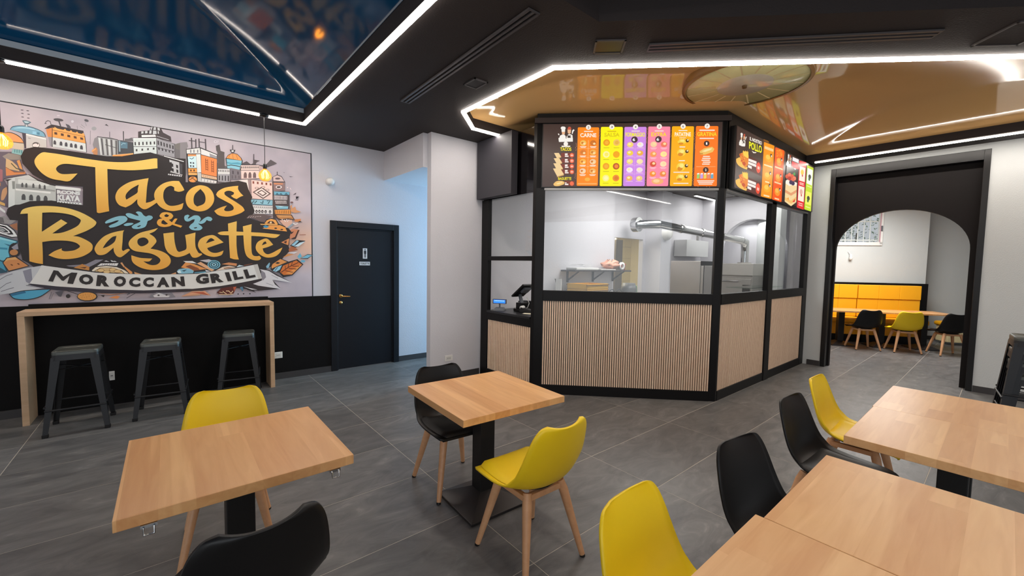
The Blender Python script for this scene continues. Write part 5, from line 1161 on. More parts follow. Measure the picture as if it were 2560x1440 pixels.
1|ee8c30|0|1210,2650 1215,2630 1230,2616 1249,2611 1269,2616 1284,2630 1290,2650 1285,2669 1270,2684 1250,2689 1230,2684 1216,2669|
1|e07a20|0|1224,2650 1227,2638 1236,2630 1247,2627 1259,2630 1267,2638 1270,2650 1267,2661 1259,2669 1248,2673 1236,2669 1228,2661|
1|cfc000|0|1283,2593 1216,2593 1216,2586 1283,2586|
1|d08ae6|0|1169,3232 1168,3236 1165,3240 1161,3243 1156,3243 929,3241 925,3240 920,3237 918,3233 917,3229 914,2568 915,2564 918,2560 922,2557 927,2556 1151,2556 1156,2557 1160,2560 1163,2564 1164,2568|
1|f6efe6|0|1012,3242 1016,3227 1027,3216 1042,3212 1057,3216 1069,3227 1073,3242 1069,3257 1058,3268 1043,3272 1027,3268 1016,3257|
1|6a5a50|9|1052,3230 1032,3230;1053,3254 1033,3254|4
1|f4e6d8|0|1088,3200 992,3199 992,3188 1087,3189|
1|f4f01a|9|1154,3131 929,3128;1156,3179 931,3176|FORMAGGIO
1|4a2c30|0|1011,3095 1016,3077 1030,3063 1049,3058 1068,3063 1082,3077 1087,3096 1082,3115 1068,3128 1049,3133 1030,3128 1017,3114|
1|ffffff|9|1071,3079 1042,3078;1072,3113 1043,3113|6
1|f8d870|0|1059,3038 1064,3023 1078,3012 1096,3008 1115,3012 1129,3023 1134,3038 1129,3053 1116,3064 1097,3068 1078,3064 1064,3053|
1|ffe9b0|0|1087,3045 1089,3038 1095,3034 1104,3032 1113,3034 1119,3039 1122,3045 1120,3051 1113,3056 1104,3057 1095,3056 1089,3051|
1|f2c8e0|0|1137,3006 1056,3006 1056,2998 1137,2999|
1|f4e8f0|0|944,3037 948,3022 962,3011 981,3007 1000,3011 1014,3022 1019,3037 1014,3052 1000,3063 981,3067 962,3063 949,3052|
1|ffe9b0|0|971,3044 973,3037 980,3033 989,3031 997,3033 1004,3038 1006,3044 1004,3050 997,3055 989,3056 980,3055 973,3050|
1|f2c8e0|0|1021,3005 941,3005 941,2997 1021,2998|
1|f0d0f6|0|1159,2990 923,2988 923,2986 1159,2988|
1|f6d040|0|1058,2940 1063,2925 1077,2915 1096,2911 1115,2915 1129,2926 1134,2941 1129,2956 1115,2967 1096,2971 1077,2967 1063,2955|
1|ffe9b0|0|1086,2947 1088,2941 1095,2937 1104,2935 1112,2937 1119,2941 1121,2948 1119,2954 1112,2958 1104,2960 1095,2958 1088,2954|
1|f2c8e0|0|1136,2909 1056,2908 1056,2901 1136,2901|
1|f2b040|0|943,2940 948,2925 962,2914 981,2910 999,2914 1013,2925 1018,2940 1013,2955 1000,2966 981,2970 962,2966 948,2955|
1|ffe9b0|0|971,2947 973,2940 979,2936 988,2934 997,2936 1003,2941 1006,2947 1003,2953 997,2958 988,2959 979,2958 973,2953|
1|f2c8e0|0|1021,2908 941,2908 940,2900 1021,2901|
1|f0d0f6|0|1159,2893 923,2891 923,2889 1159,2891|
1|f4dc80|0|1058,2843 1063,2828 1076,2817 1095,2813 1114,2817 1128,2828 1133,2843 1128,2858 1114,2869 1096,2873 1077,2869 1063,2858|
1|ffe9b0|0|1085,2850 1088,2844 1094,2839 1103,2838 1112,2839 1118,2844 1121,2850 1118,2856 1112,2861 1103,2863 1094,2861 1088,2856|
1|f2c8e0|0|1135,2811 1055,2811 1055,2803 1135,2804|
1|f6e0b0|0|943,2842 948,2827 961,2816 980,2813 999,2817 1013,2828 1018,2843 1013,2858 999,2869 980,2873 962,2868 948,2857|
1|ffe9b0|0|970,2849 973,2843 979,2839 988,2837 996,2839 1003,2843 1005,2850 1003,2856 997,2860 988,2862 979,2860 973,2856|
1|f2c8e0|0|1020,2811 940,2810 940,2803 1020,2803|
1|f0d0f6|0|1158,2795 923,2794 923,2792 1158,2793|
1|f6e6f6|0|1057,2745 1062,2730 1076,2719 1095,2715 1113,2719 1127,2730 1132,2746 1128,2761 1114,2772 1095,2776 1076,2771 1062,2760|
1|ffe9b0|0|1085,2752 1087,2746 1094,2741 1102,2740 1111,2741 1118,2746 1120,2752 1118,2759 1111,2763 1102,2765 1094,2763 1087,2759|
1|f2c8e0|0|1135,2713 1055,2713 1055,2706 1135,2706|
1|f2dce8|0|942,2745 947,2730 961,2719 980,2715 998,2719 1012,2730 1017,2745 1012,2760 999,2771 980,2775 961,2771 947,2760|
1|ffe9b0|0|970,2752 972,2746 978,2741 987,2739 996,2741 1002,2746 1005,2752 1002,2758 996,2763 987,2764 979,2763 972,2758|
1|f2c8e0|0|1020,2713 940,2713 940,2705 1020,2706|
1|f0d0f6|0|1157,2697 922,2696 922,2694 1157,2695|
1|f2b860|0|1057,2647 1062,2632 1075,2621 1094,2617 1113,2621 1127,2632 1132,2648 1127,2663 1113,2674 1094,2678 1076,2674 1062,2663|
1|ffe9b0|0|1084,2654 1087,2648 1093,2643 1102,2642 1110,2643 1117,2648 1119,2654 1117,2661 1111,2665 1102,2667 1093,2665 1087,2661|
1|f2c8e0|0|1134,2615 1054,2615 1054,2608 1134,2608|
1|f4d080|0|942,2647 947,2632 960,2621 979,2617 998,2621 1012,2632 1017,2647 1012,2662 998,2673 979,2677 961,2673 947,2662|
1|ffe9b0|0|969,2654 972,2648 978,2643 987,2642 995,2643 1002,2648 1004,2654 1002,2660 996,2665 987,2667 978,2665 972,2660|
1|f2c8e0|0|1019,2615 939,2615 939,2608 1019,2608|
1|e8b8f4|0|1041,3044 1039,3044 1037,2618 1039,2618|
1|ff8aa6|0|896,3233 895,3237 893,3241 889,3243 884,3244 659,3241 654,3241 650,3238 647,3234 646,3229 645,2568 646,2564 649,2560 653,2557 658,2556 881,2556 886,2557 890,2560 892,2564 893,2568|
1|f6efe6|0|741,3243 745,3228 756,3217 771,3213 786,3217 797,3228 801,3243 797,3258 786,3269 771,3273 756,3269 745,3257|
1|6a5a50|9|780,3231 761,3231;781,3255 762,3255|5
1|f4e6d8|0|821,3198 721,3197 721,3186 821,3187|
1|f8d832|9|859,3131 686,3129;861,3176 687,3174|EXTRA
1|4a2c30|0|738,3096 743,3077 757,3064 775,3059 794,3064 808,3078 813,3097 808,3115 794,3129 776,3134 757,3128 743,3115|
1|ffffff|9|797,3079 768,3079;798,3114 769,3113|6
1|f6d0a0|0|790,3038 795,3022 809,3010 828,3006 846,3011 860,3023 865,3039 860,3055 847,3067 828,3071 809,3067 795,3055|
1|ffd9a0|0|803,3045 805,3038 812,3032 820,3030 829,3032 835,3038 838,3046 836,3053 829,3058 820,3060 812,3058 805,3053|
1|ffc8d0|0|865,3000 790,3000 790,2992 865,2993|
1|ffc8d0|0|853,2988 803,2988 803,2982 853,2982|
1|f07a5a|0|673,3037 678,3021 692,3009 710,3005 729,3010 743,3022 748,3038 743,3054 729,3066 711,3070 692,3065 678,3053|
1|ffd9a0|0|686,3044 688,3037 694,3031 703,3029 712,3031 718,3037 721,3045 718,3052 712,3057 703,3059 694,3057 688,3052|
1|ffc8d0|0|748,2999 673,2999 673,2991 748,2992|
1|ffc8d0|0|735,2987 686,2987 686,2981 735,2981|
1|f89a50|0|790,2925 795,2909 809,2897 827,2893 846,2897 860,2909 865,2926 860,2942 846,2954 828,2958 809,2953 795,2941|
1|ffd9a0|0|802,2932 805,2925 811,2919 820,2917 829,2919 835,2925 837,2932 835,2940 829,2945 820,2947 811,2945 805,2940|
1|ffc8d0|0|865,2887 790,2886 790,2879 865,2879|
1|ffc8d0|0|852,2875 802,2875 802,2869 852,2869|
1|ffe890|0|673,2924 678,2908 692,2896 710,2892 729,2897 743,2909 748,2925 743,2941 729,2953 710,2957 692,2953 678,2941|
1|ffd9a0|0|685,2931 688,2924 694,2918 703,2916 712,2918 718,2924 720,2932 718,2939 712,2944 703,2946 694,2944 688,2939|
1|ffc8d0|0|748,2886 673,2886 673,2878 748,2879|
1|ffc8d0|0|735,2874 685,2874 685,2868 735,2868|
1|d85030|0|790,2812 795,2795 808,2784 827,2779 846,2784 859,2796 864,2812 860,2828 846,2840 827,2845 808,2840 795,2828|
1|ffd9a0|0|802,2819 804,2811 811,2806 820,2804 828,2806 835,2811 837,2819 835,2826 828,2832 820,2834 811,2832 805,2826|
1|ffc8d0|0|864,2773 790,2773 790,2765 864,2766|
1|ffc8d0|0|852,2761 802,2761 802,2755 852,2755|
1|fbe0b0|0|673,2811 678,2795 691,2783 710,2779 729,2783 742,2795 747,2812 742,2828 729,2840 710,2844 692,2840 678,2828|
1|ffd9a0|0|685,2818 688,2811 694,2805 703,2803 711,2805 718,2811 720,2818 718,2826 711,2831 703,2833 694,2831 688,2826|
1|ffc8d0|0|747,2773 673,2772 673,2765 747,2765|
1|ffc8d0|0|735,2761 685,2761 685,2755 735,2755|
1|f89030|0|789,2698 794,2682 808,2670 827,2665 845,2670 859,2682 864,2698 859,2715 845,2727 827,2731 808,2726 794,2714|
1|ffd9a0|0|802,2705 804,2697 810,2692 819,2690 828,2692 834,2697 837,2705 834,2713 828,2718 819,2720 811,2718 804,2712|
1|ffc8d0|0|864,2659 789,2659 789,2651 864,2651|
1|ffc8d0|0|851,2647 802,2647 802,2641 851,2641|
1|f08a40|0|673,2698 678,2681 691,2669 710,2665 728,2669 742,2681 747,2698 742,2714 729,2726 710,2730 691,2726 678,2714|
1|ffd9a0|0|685,2705 687,2697 694,2692 702,2690 711,2692 718,2697 720,2705 718,2712 711,2718 703,2720 694,2718 687,2712|
1|ffc8d0|0|747,2659 673,2659 673,2651 747,2651|
1|ffc8d0|0|735,2647 685,2647 685,2641 735,2641|
1|f8b070|0|700,2612 709,2594 734,2581 769,2576 804,2581 829,2594 839,2612 830,2629 804,2642 769,2647 735,2642 709,2629|
1|fbd09a|0|744,2615 749,2605 763,2598 782,2595 800,2598 814,2605 819,2615 814,2625 800,2633 782,2635 763,2633 749,2625|
1|ffb000|0|627,3231 626,3235 623,3239 619,3242 614,3243 392,3240 387,3239 383,3236 381,3232 380,3228 377,2568 378,2564 380,2560 384,2557 389,2556 613,2556 618,2557 622,2560 625,2564 626,2568|
1|f6efe6|0|473,3241 477,3226 488,3215 503,3211 518,3216 528,3227 532,3242 529,3256 518,3267 503,3271 488,3267 477,3256|
1|6a5a50|9|512,3229 493,3229;513,3254 494,3253|6
1|f4e6d8|0|552,3200 453,3199 453,3188 552,3189|
1|fff6e0|9|592,3128 411,3126;594,3174 413,3172|PATATINE
1|f4e6d8|0|540,3115 465,3114 465,3109 540,3110|
1|f6d040|0|460,3064 467,3051 485,3043 510,3039 534,3043 553,3052 559,3065 553,3077 535,3086 510,3089 485,3086 467,3076|
1|e08a18|0|490,3044 494,3037 505,3033 520,3031 534,3033 545,3038 549,3044 545,3050 534,3055 520,3056 505,3055 494,3050|
1|fbe880|0|478,3078 481,3071 490,3067 502,3065 515,3067 524,3072 527,3078 524,3084 515,3089 502,3090 490,3089 481,3084|
1|4a3020|0|428,3077 431,3067 438,3060 448,3057 458,3060 465,3068 468,3078 465,3087 458,3095 448,3097 438,3094 431,3087|
1|f6e0b0|0|433,3084 435,3079 438,3075 443,3074 448,3076 452,3079 453,3084 452,3089 448,3093 443,3094 438,3093 435,3089|
1|fbe27a|0|537,3099 530,3102 527,3051|
1|fbe27a|0|522,3099 515,3109 512,3051|
1|fbe27a|0|507,3098 500,3102 497,3051|
1|fbe27a|0|493,3098 485,3108 482,3050|
1|f6d040|0|460,2941 466,2920 485,2904 509,2899 534,2905 552,2920 559,2942 552,2963 534,2978 510,2984 485,2978 467,2962|
1|e08a18|0|490,2921 493,2910 504,2902 519,2900 534,2903 545,2910 549,2921 545,2932 534,2939 519,2942 504,2939 494,2931|
1|fbe880|0|477,2955 481,2944 490,2936 502,2934 514,2937 523,2944 527,2955 523,2966 514,2973 502,2976 490,2973 481,2965|
1|4a3020|0|428,2954 430,2944 438,2937 447,2935 457,2937 465,2945 467,2955 465,2965 458,2972 448,2974 438,2972 430,2964|
1|f6e0b0|0|433,2961 434,2956 438,2953 443,2951 448,2953 451,2956 453,2961 451,2966 448,2970 443,2971 438,2970 434,2966|
1|fbe27a|0|537,2976 529,2979 527,2928|
1|fbe27a|0|522,2976 514,2986 512,2928|
1|fbe27a|0|507,2975 500,2979 497,2928|
1|fbe27a|0|492,2975 485,2986 482,2927|
1|f6d040|0|459,2777 466,2751 484,2733 509,2727 534,2733 552,2752 559,2777 552,2802 534,2820 509,2827 484,2820 466,2802|
1|e08a18|0|489,2756 493,2744 504,2734 519,2731 534,2734 545,2744 549,2756 545,2769 534,2778 519,2781 504,2778 493,2769|
1|fbe880|0|477,2790 480,2778 489,2769 501,2765 514,2769 523,2778 526,2791 523,2803 514,2812 502,2816 489,2812 480,2803|
1|4a3020|0|427,2790 430,2780 437,2773 447,2770 457,2773 464,2780 467,2790 464,2800 457,2808 447,2810 437,2808 430,2800|
1|f6e0b0|0|432,2797 433,2792 437,2788 442,2787 447,2788 451,2792 452,2797 451,2802 447,2806 442,2807 437,2806 433,2802|
1|fbe27a|0|536,2811 529,2815 526,2763|
1|fbe27a|0|521,2811 514,2821 511,2763|
1|fbe27a|0|507,2811 499,2814 496,2763|
1|fbe27a|0|492,2811 484,2821 482,2763|
1|f6d040|0|459,2653 466,2635 484,2622 509,2618 533,2622 552,2635 558,2653 552,2671 534,2683 509,2688 484,2683 466,2670|
1|e08a18|0|489,2632 493,2623 504,2617 518,2615 533,2617 544,2623 548,2632 544,2641 533,2647 519,2650 504,2647 493,2641|
1|fbe880|0|476,2667 480,2658 489,2651 501,2649 514,2651 523,2658 526,2667 523,2675 514,2682 501,2684 489,2682 480,2675|
1|4a3020|0|427,2666 429,2656 437,2649 446,2646 456,2649 464,2657 466,2667 464,2677 457,2684 447,2687 437,2684 429,2677|
1|f6e0b0|0|432,2673 433,2668 437,2665 442,2663 447,2665 450,2668 452,2673 450,2678 447,2682 442,2683 437,2682 433,2678|
1|fbe27a|0|536,2687 529,2691 526,2639|
1|fbe27a|0|521,2687 514,2698 511,2639|
1|fbe27a|0|506,2687 499,2691 496,2639|
1|fbe27a|0|491,2687 484,2698 481,2639|
1|f4e6d8|0|534,3012 470,3011 470,3000 534,3001|
1|f4e6d8|0|536,2854 467,2854 467,2843 536,2843|
1|f4e6d8|0|591,2721 412,2720 412,2709 591,2710|
1|f4e6d8|0|586,2593 417,2593 416,2582 586,2582|
1|ff7a18|0|358,3230 357,3235 354,3238 350,3241 345,3242 122,3239 117,3238 113,3235 110,3231 109,3227 96,2567 97,2562 100,2558 104,2555 109,2555 343,2555 348,2555 352,2558 355,2562 356,2567|
1|f6efe6|0|203,3240 207,3225 218,3214 233,3211 248,3215 259,3226 263,3241 259,3256 248,3266 234,3270 219,3266 208,3255|
1|6a5a50|9|242,3228 223,3228;243,3253 224,3253|7
1|f4e6d8|0|318,3201 148,3199 148,3185 318,3187|
1|f8d028|9|341,3127 122,3125;343,3174 124,3171|GRATINA
1|f4e6d8|0|312,3108 152,3106 152,3094 312,3095|
1|4a2c20|0|198,3042 203,3026 214,3014 231,3010 247,3015 259,3027 264,3043 260,3059 248,3071 231,3075 215,3071 203,3059|
1|ffffff|9|238,3029 223,3029;239,3056 225,3056|1
1|f0c060|0|306,2954 256,2988 168,3005 142,2980 159,2946 242,2916 293,2916|
1|fae2a0|0|281,2954 230,2978 167,2991 180,2970 243,2947|
1|c98a30|0|306,2934 268,2933 268,2920 306,2920|
1|f4e6d8|0|265,2902 189,2901 189,2889 265,2890|
1|f4e6d8|0|273,2880 181,2879 181,2867 273,2868|
1|f4e6d8|0|280,2858 188,2858 188,2845 280,2846|
1|f4e6d8|0|265,2836 180,2836 180,2823 265,2824|
1|f4e6d8|0|272,2814 188,2814 188,2801 272,2802|
1|ffc890|0|336,2781 121,2780 121,2777 336,2777|
1|4a2c20|0|195,2741 199,2724 211,2713 228,2708 244,2713 257,2725 261,2741 257,2757 245,2769 228,2774 212,2769 199,2757|
1|ffffff|9|235,2727 220,2727;236,2755 221,2755|2
1|9fd070|0|325,2693 294,2696 294,2644 325,2641|
1|f6f0e8|0|323,2703 297,2707 297,2693 323,2689|
1|c8a0e0|0|287,2693 256,2696 255,2644 286,2641|
1|f6f0e8|0|284,2703 258,2707 258,2693 284,2689|
1|f0d060|0|248,2693 217,2696 217,2644 248,2641|
1|f6f0e8|0|246,2703 220,2706 220,2693 245,2689|
1|e88a70|0|209,2693 179,2696 178,2644 209,2641|
1|f6f0e8|0|207,2703 181,2706 181,2693 207,2689|
1|70a8c0|0|171,2693 140,2696 139,2644 170,2641|
1|f6f0e8|0|168,2703 143,2706 143,2692 168,2689|
1|f4e6d8|0|320,2622 128,2622 128,2611 320,2611|
1|f4e6d8|0|309,2604 138,2604 138,2593 309,2593|
1|f4e6d8|0|299,2585 149,2585 148,2574 299,2574|
2|f5f0e8|0|5231,3195 5245,3204 5264,3206 5283,3204 5292,3194 5285,3182 5281,3156 5239,3152 5238,3178 5228,3184|
2|e8b48a|0|5241,3152 5281,3156 5278,3133 5262,3123 5244,3131|
2|c8553c|0|5314,3189 5326,3209 5351,3213 5363,3201 5360,3186 5313,3180|
2|e8b48a|0|5313,3180 5360,3184 5354,3151 5333,3138 5316,3148|
2|f5f0e8|0|5203,3076 5220,3114 5248,3127 5276,3127 5289,3112 5287,3059 5210,3055|
2|efe6da|0|5295,3105 5318,3133 5347,3139 5375,3130 5377,3080 5301,3068|
2|3a302c|0|5311,3130 5332,3119 5346,3131 5351,3101 5312,3099|
2|f5f0e8|0|5199,3090 5284,3083 5373,3103 5367,3068 5283,3055 5203,3054|
2|f5f0e8|0|5373,3176 5391,3193 5404,3184 5387,3165 5376,3142 5366,3145|
2|fff6ea|9|5501,3168 5879,3184;5496,3210 5873,3228|IL NOSTRO
2|f2f21a|9|5493,3067 5898,3081;5482,3154 5885,3173|POLLO
2|fff6ea|0|5573,3056 5649,3053 5725,3067 5704,3051 5629,3037|
2|5a2620|0|5477,2976 5907,2982 5921,2795 5466,2812|
2|f2c05a|1|5141,2883 5254,2919 5340,2868 5425,2841 5477,2840 5460,2809 5368,2807 5227,2817 5155,2845|
2|e8862a|1|5220,2953 5306,2985 5423,3022 5491,2985 5493,2885 5407,2821 5321,2857 5255,2911|
2|fbd050|0|5314,3002 5334,3018 5380,2957 5340,2954|
2|fbd050|0|5342,3005 5363,3012 5401,2956 5358,2952|
2|fbd050|0|5370,3008 5390,3028 5421,2956 5377,2951|
2|fbd050|0|5398,3010 5419,3022 5442,2955 5395,2949|
2|fbd050|0|5427,3013 5446,3039 5463,2955 5414,2947|
2|fbd050|0|5455,3016 5476,3033 5484,2954 5433,2945|
2|d8502a|0|5279,2955 5271,2945 5250,2939 5232,2942 5231,2952 5247,2961 5269,2962|
2|f0a040|0|5328,2939 5319,2928 5298,2922 5280,2925 5278,2935 5295,2944 5317,2946|
2|d8502a|0|5376,2922 5368,2911 5346,2905 5328,2908 5327,2918 5343,2927 5365,2929|
2|f0a040|0|5306,2884 5297,2874 5276,2868 5258,2871 5257,2881 5274,2890 5295,2891|
2|d8502a|0|5345,2947 5336,2937 5315,2931 5297,2934 5295,2944 5312,2953 5334,2954|
2|f0a040|0|5394,2930 5385,2920 5363,2914 5345,2917 5344,2927 5360,2936 5383,2937|
2|d8502a|0|5323,2893 5314,2882 5293,2877 5275,2880 5274,2890 5290,2898 5312,2900|
2|f0a040|0|5362,2956 5353,2946 5332,2940 5314,2943 5312,2952 5329,2961 5351,2963|
2|c8481e|0|5310,2871 5378,2891 5421,2873 5384,2842 5333,2846|
2|f6ece4|0|5491,2948 5740,2954 5739,2922 5491,2918|
2|f6ece4|0|5488,2910 5736,2914 5736,2882 5487,2880|
2|f6ece4|0|5484,2872 5601,2870 5601,2838 5484,2841|
2|f04a2c|0|5881,2899 5878,2868 5861,2842 5834,2825 5802,2820 5772,2828 5750,2848 5739,2876 5742,2906 5758,2932 5785,2949 5817,2955 5847,2946 5870,2926|
2|f9c0b0|0|5780,2904 5849,2902 5844,2866 5780,2868|
2|5a2620|0|5492,2724 5925,2715 5939,2530 5481,2558|
2|f2c05a|1|5154,2640 5268,2673 5354,2619 5440,2589 5492,2587 5475,2555 5382,2556 5240,2571 5168,2602|
2|e8862a|1|5234,2708 5320,2738 5438,2772 5506,2732 5508,2631 5422,2569 5335,2608 5269,2665|
2|fbd050|0|5328,2755 5348,2771 5395,2707 5354,2706|
2|fbd050|0|5356,2757 5377,2763 5415,2706 5373,2703|
2|fbd050|0|5384,2759 5404,2779 5436,2705 5391,2701|
2|fbd050|0|5413,2761 5434,2772 5457,2704 5410,2699|
2|fbd050|0|5441,2762 5461,2788 5478,2702 5429,2696|
2|fbd050|0|5470,2764 5491,2781 5499,2701 5448,2694|
2|d8502a|0|5293,2709 5285,2699 5263,2694 5246,2697 5244,2707 5261,2715 5283,2716|
2|f0a040|0|5342,2691 5333,2680 5311,2675 5293,2679 5292,2688 5309,2697 5331,2698|
2|d8502a|0|5391,2672 5382,2662 5360,2656 5342,2660 5341,2670 5357,2679 5380,2679|
2|f0a040|0|5320,2637 5311,2626 5290,2621 5272,2625 5271,2635 5287,2643 5309,2644|
2|d8502a|0|5359,2699 5350,2689 5329,2683 5310,2687 5309,2697 5326,2705 5348,2706|
2|f0a040|0|5408,2680 5399,2670 5378,2665 5359,2668 5358,2678 5375,2687 5397,2688|
2|d8502a|0|5337,2645 5328,2634 5307,2629 5289,2633 5288,2643 5304,2651 5326,2652|
2|f0a040|0|5376,2707 5367,2697 5346,2691 5328,2695 5326,2705 5343,2714 5365,2715|
2|c8481e|0|5324,2623 5392,2641 5436,2621 5399,2592 5347,2597|
2|f6ece4|0|5506,2695 5757,2693 5756,2660 5506,2664|
2|f6ece4|0|5503,2656 5753,2653 5753,2621 5502,2626|
2|f6ece4|0|5499,2618 5617,2612 5617,2580 5499,2588|
2|f04a2c|0|5899,2636 5896,2606 5879,2580 5851,2563 5819,2560 5789,2569 5766,2590 5755,2618 5758,2648 5775,2674 5802,2690 5834,2695 5864,2686 5888,2665|
2|f9c0b0|0|5797,2641 5866,2637 5862,2601 5798,2605|
2|ff9a08|0|5946,3225 5948,3230 5952,3234 5957,3237 5964,3238 6293,3255 6301,3255 6307,3253 6311,3249 6312,3244 6310,2562 6309,2557 6305,2553 6299,2550 6292,2549 5967,2541 5960,2542 5954,2544 5951,2548 5949,2553|
2|fbd090|0|5975,3191 6282,3206 6282,3171 5975,3156|
2|fbb020|0|6244,3064 6228,3037 6184,3017 6126,3007 6068,3012 6026,3029 6011,3053 6026,3079 6068,3100 6126,3109 6184,3105 6228,3089|
2|ffc850|0|6181,3075 6171,3059 6144,3047 6107,3041 6071,3043 6045,3054 6035,3068 6045,3084 6071,3096 6107,3102 6144,3100 6171,3090|
2|4a3020|0|6248,3113 6243,3101 6231,3092 6214,3088 6197,3091 6185,3099 6181,3110 6185,3122 6197,3131 6214,3134 6231,3132 6243,3124|
2|f6ece4|0|6248,3106 6245,3099 6238,3094 6229,3092 6220,3094 6213,3098 6210,3104 6213,3111 6220,3116 6229,3118 6238,3117 6245,3112|
2|fbb020|0|6244,2831 6228,2805 6184,2785 6126,2776 6068,2781 6026,2798 6011,2823 6026,2849 6068,2869 6126,2878 6184,2874 6228,2856|
2|ffc850|0|6181,2843 6171,2827 6144,2815 6108,2810 6072,2813 6046,2823 6036,2838 6046,2854 6072,2866 6108,2871 6144,2868 6171,2858|
2|4a3020|0|6247,2881 6243,2869 6231,2860 6214,2856 6197,2859 6185,2867 6181,2878 6185,2890 6197,2899 6214,2903 6231,2900 6243,2892|
2|f6ece4|0|6247,2874 6245,2867 6238,2862 6229,2860 6219,2862 6213,2866 6210,2872 6213,2879 6219,2884 6229,2886 6238,2885 6245,2880|
2|fbb020|0|6243,2669 6227,2642 6184,2622 6126,2614 6069,2619 6027,2637 6012,2662 6027,2688 6068,2708 6126,2717 6184,2712 6227,2694|
2|ffc850|0|6181,2681 6171,2665 6144,2653 6108,2648 6072,2651 6046,2661 6036,2677 6046,2692 6072,2704 6108,2710 6144,2707 6171,2696|
2|4a3020|0|6247,2718 6243,2706 6230,2698 6214,2694 6197,2697 6185,2705 6181,2716 6185,2728 6197,2737 6214,2740 6230,2738 6243,2730|
2|f6ece4|0|6247,2711 6245,2705 6238,2700 6229,2698 6219,2699 6212,2704 6210,2710 6212,2717 6219,2721 6229,2724 6238,2722 6245,2718|
2|fbe0b0|0|5983,2964 6274,2976 6274,2957 5983,2946|
2|fbe0b0|0|6054,2756 6199,2761 6199,2743 6054,2738|
2|fbe0b0|0|6026,2576 6228,2582 6228,2563 6026,2558|
2|ff5a0c|0|6347,3234 6348,3239 6352,3243 6358,3246 6364,3247 6677,3262 6683,3261 6689,3259 6693,3255 6694,3250 6689,2561 6688,2556 6684,2552 6677,2549 6670,2548 6348,2547 6342,2548 6336,2551 6333,2555 6332,2560|
2|f8a428|9|6411,3128 6640,3168;6397,3221 6625,3263|EXTRA
2|f8962a|0|6621,3082 6606,3053 6567,3031 6514,3022 6462,3028 6424,3047 6411,3075 6425,3104 6464,3126 6516,3135 6568,3130 6607,3110|
2|fbb84a|0|6564,3094 6556,3079 6532,3067 6501,3061 6469,3064 6447,3075 6439,3090 6447,3106 6470,3118 6502,3123 6533,3120 6556,3110|
2|4a2c20|0|6636,3125 6631,3114 6619,3105 6603,3101 6587,3103 6576,3111 6572,3123 6576,3135 6588,3144 6604,3147 6620,3145 6632,3137|
2|f6ece4|0|6632,3118 6630,3112 6623,3107 6614,3105 6605,3106 6599,3110 6596,3117 6599,3123 6605,3128 6614,3130 6623,3129 6630,3124|
2|f8962a|0|6619,2862 6604,2833 6564,2812 6511,2803 6458,2810 6420,2830 6407,2857 6421,2886 6460,2908 6512,2916 6565,2910 6604,2890|
2|fbb84a|0|6561,2875 6552,2859 6529,2847 6497,2843 6466,2846 6443,2857 6435,2872 6443,2888 6466,2900 6498,2904 6530,2901 6553,2890|
2|4a2c20|0|6633,2905 6629,2893 6617,2884 6601,2881 6585,2884 6573,2892 6569,2904 6573,2915 6585,2924 6601,2928 6617,2925 6629,2917|
2|f6ece4|0|6630,2898 6627,2891 6621,2886 6612,2884 6603,2886 6596,2891 6594,2897 6596,2904 6603,2908 6612,2910 6621,2909 6627,2904|
2|f8962a|0|6616,2670 6601,2641 6561,2619 6508,2611 6454,2619 6416,2639 6403,2667 6417,2696 6456,2717 6509,2725 6563,2718 6602,2698|
2|fbb84a|0|6559,2683 6550,2668 6526,2656 6494,2651 6462,2655 6439,2666 6431,2682 6440,2697 6463,2709 6495,2714 6527,2710 6550,2699|
2|4a2c20|0|6631,2713 6627,2701 6615,2692 6598,2689 6582,2692 6570,2700 6566,2712 6571,2723 6583,2732 6599,2736 6615,2733 6627,2724|
2|f6ece4|0|6628,2705 6625,2699 6619,2694 6609,2692 6600,2694 6594,2698 6591,2705 6594,2711 6601,2716 6610,2718 6619,2717 6625,2712|
2|fbd0a0|0|6369,2999 6663,3008 6663,2988 6368,2980|
2|fbd0a0|0|6385,2797 6640,2801 6639,2781 6384,2777|
2|fbd0a0|0|6422,2582 6594,2583 6593,2563 6422,2562|
2|f09a30|0|5947,3267 5943,3264 5934,3262 5929,3264 5933,3268 5942,3269|
2|f09a30|0|5954,2639 5950,2636 5941,2635 5936,2637 5940,2641 5949,2642|
2|f09a30|0|6722,3248 6717,3244 6706,3242 6700,3244 6705,3249 6716,3251|
2|f09a30|0|5973,3268 5969,3264 5959,3263 5954,3265 5959,3268 5968,3270|
2|f09a30|0|5954,2632 5949,2629 5940,2627 5935,2630 5939,2633 5949,2635|
2|f09a30|0|6717,3234 6712,3230 6701,3228 6695,3230 6700,3234 6711,3236|
2|f09a30|0|5999,3269 5995,3265 5985,3263 5980,3265 5984,3269 5994,3271|
2|f09a30|0|5953,2625 5949,2621 5939,2620 5934,2623 5938,2626 5948,2627|
2|f09a30|0|6712,3220 6707,3215 6696,3214 6690,3216 6695,3220 6706,3222|
2|f09a30|0|6025,3270 6021,3266 6011,3264 6006,3266 6011,3270 6020,3272|
2|f09a30|0|5952,2618 5948,2614 5938,2613 5933,2615 5938,2619 5947,2620|
2|f09a30|0|6707,3205 6702,3201 6691,3199 6685,3201 6690,3206 6701,3208|
2|f09a30|0|6051,3271 6047,3267 6038,3265 6033,3267 6037,3271 6046,3273|
2|f09a30|0|5951,2610 5947,2607 5938,2606 5933,2608 5937,2612 5946,2613|
2|f09a30|0|6702,3191 6697,3187 6686,3185 6680,3187 6685,3191 6696,3193|
2|f09a30|0|6078,3271 6074,3268 6064,3266 6059,3268 6063,3272 6073,3274|
2|f09a30|0|5950,2603 5946,2600 5937,2598 5932,2601 5936,2605 5945,2606|
2|f09a30|0|6697,3177 6692,3173 6681,3171 6676,3173 6680,3177 6691,3179|
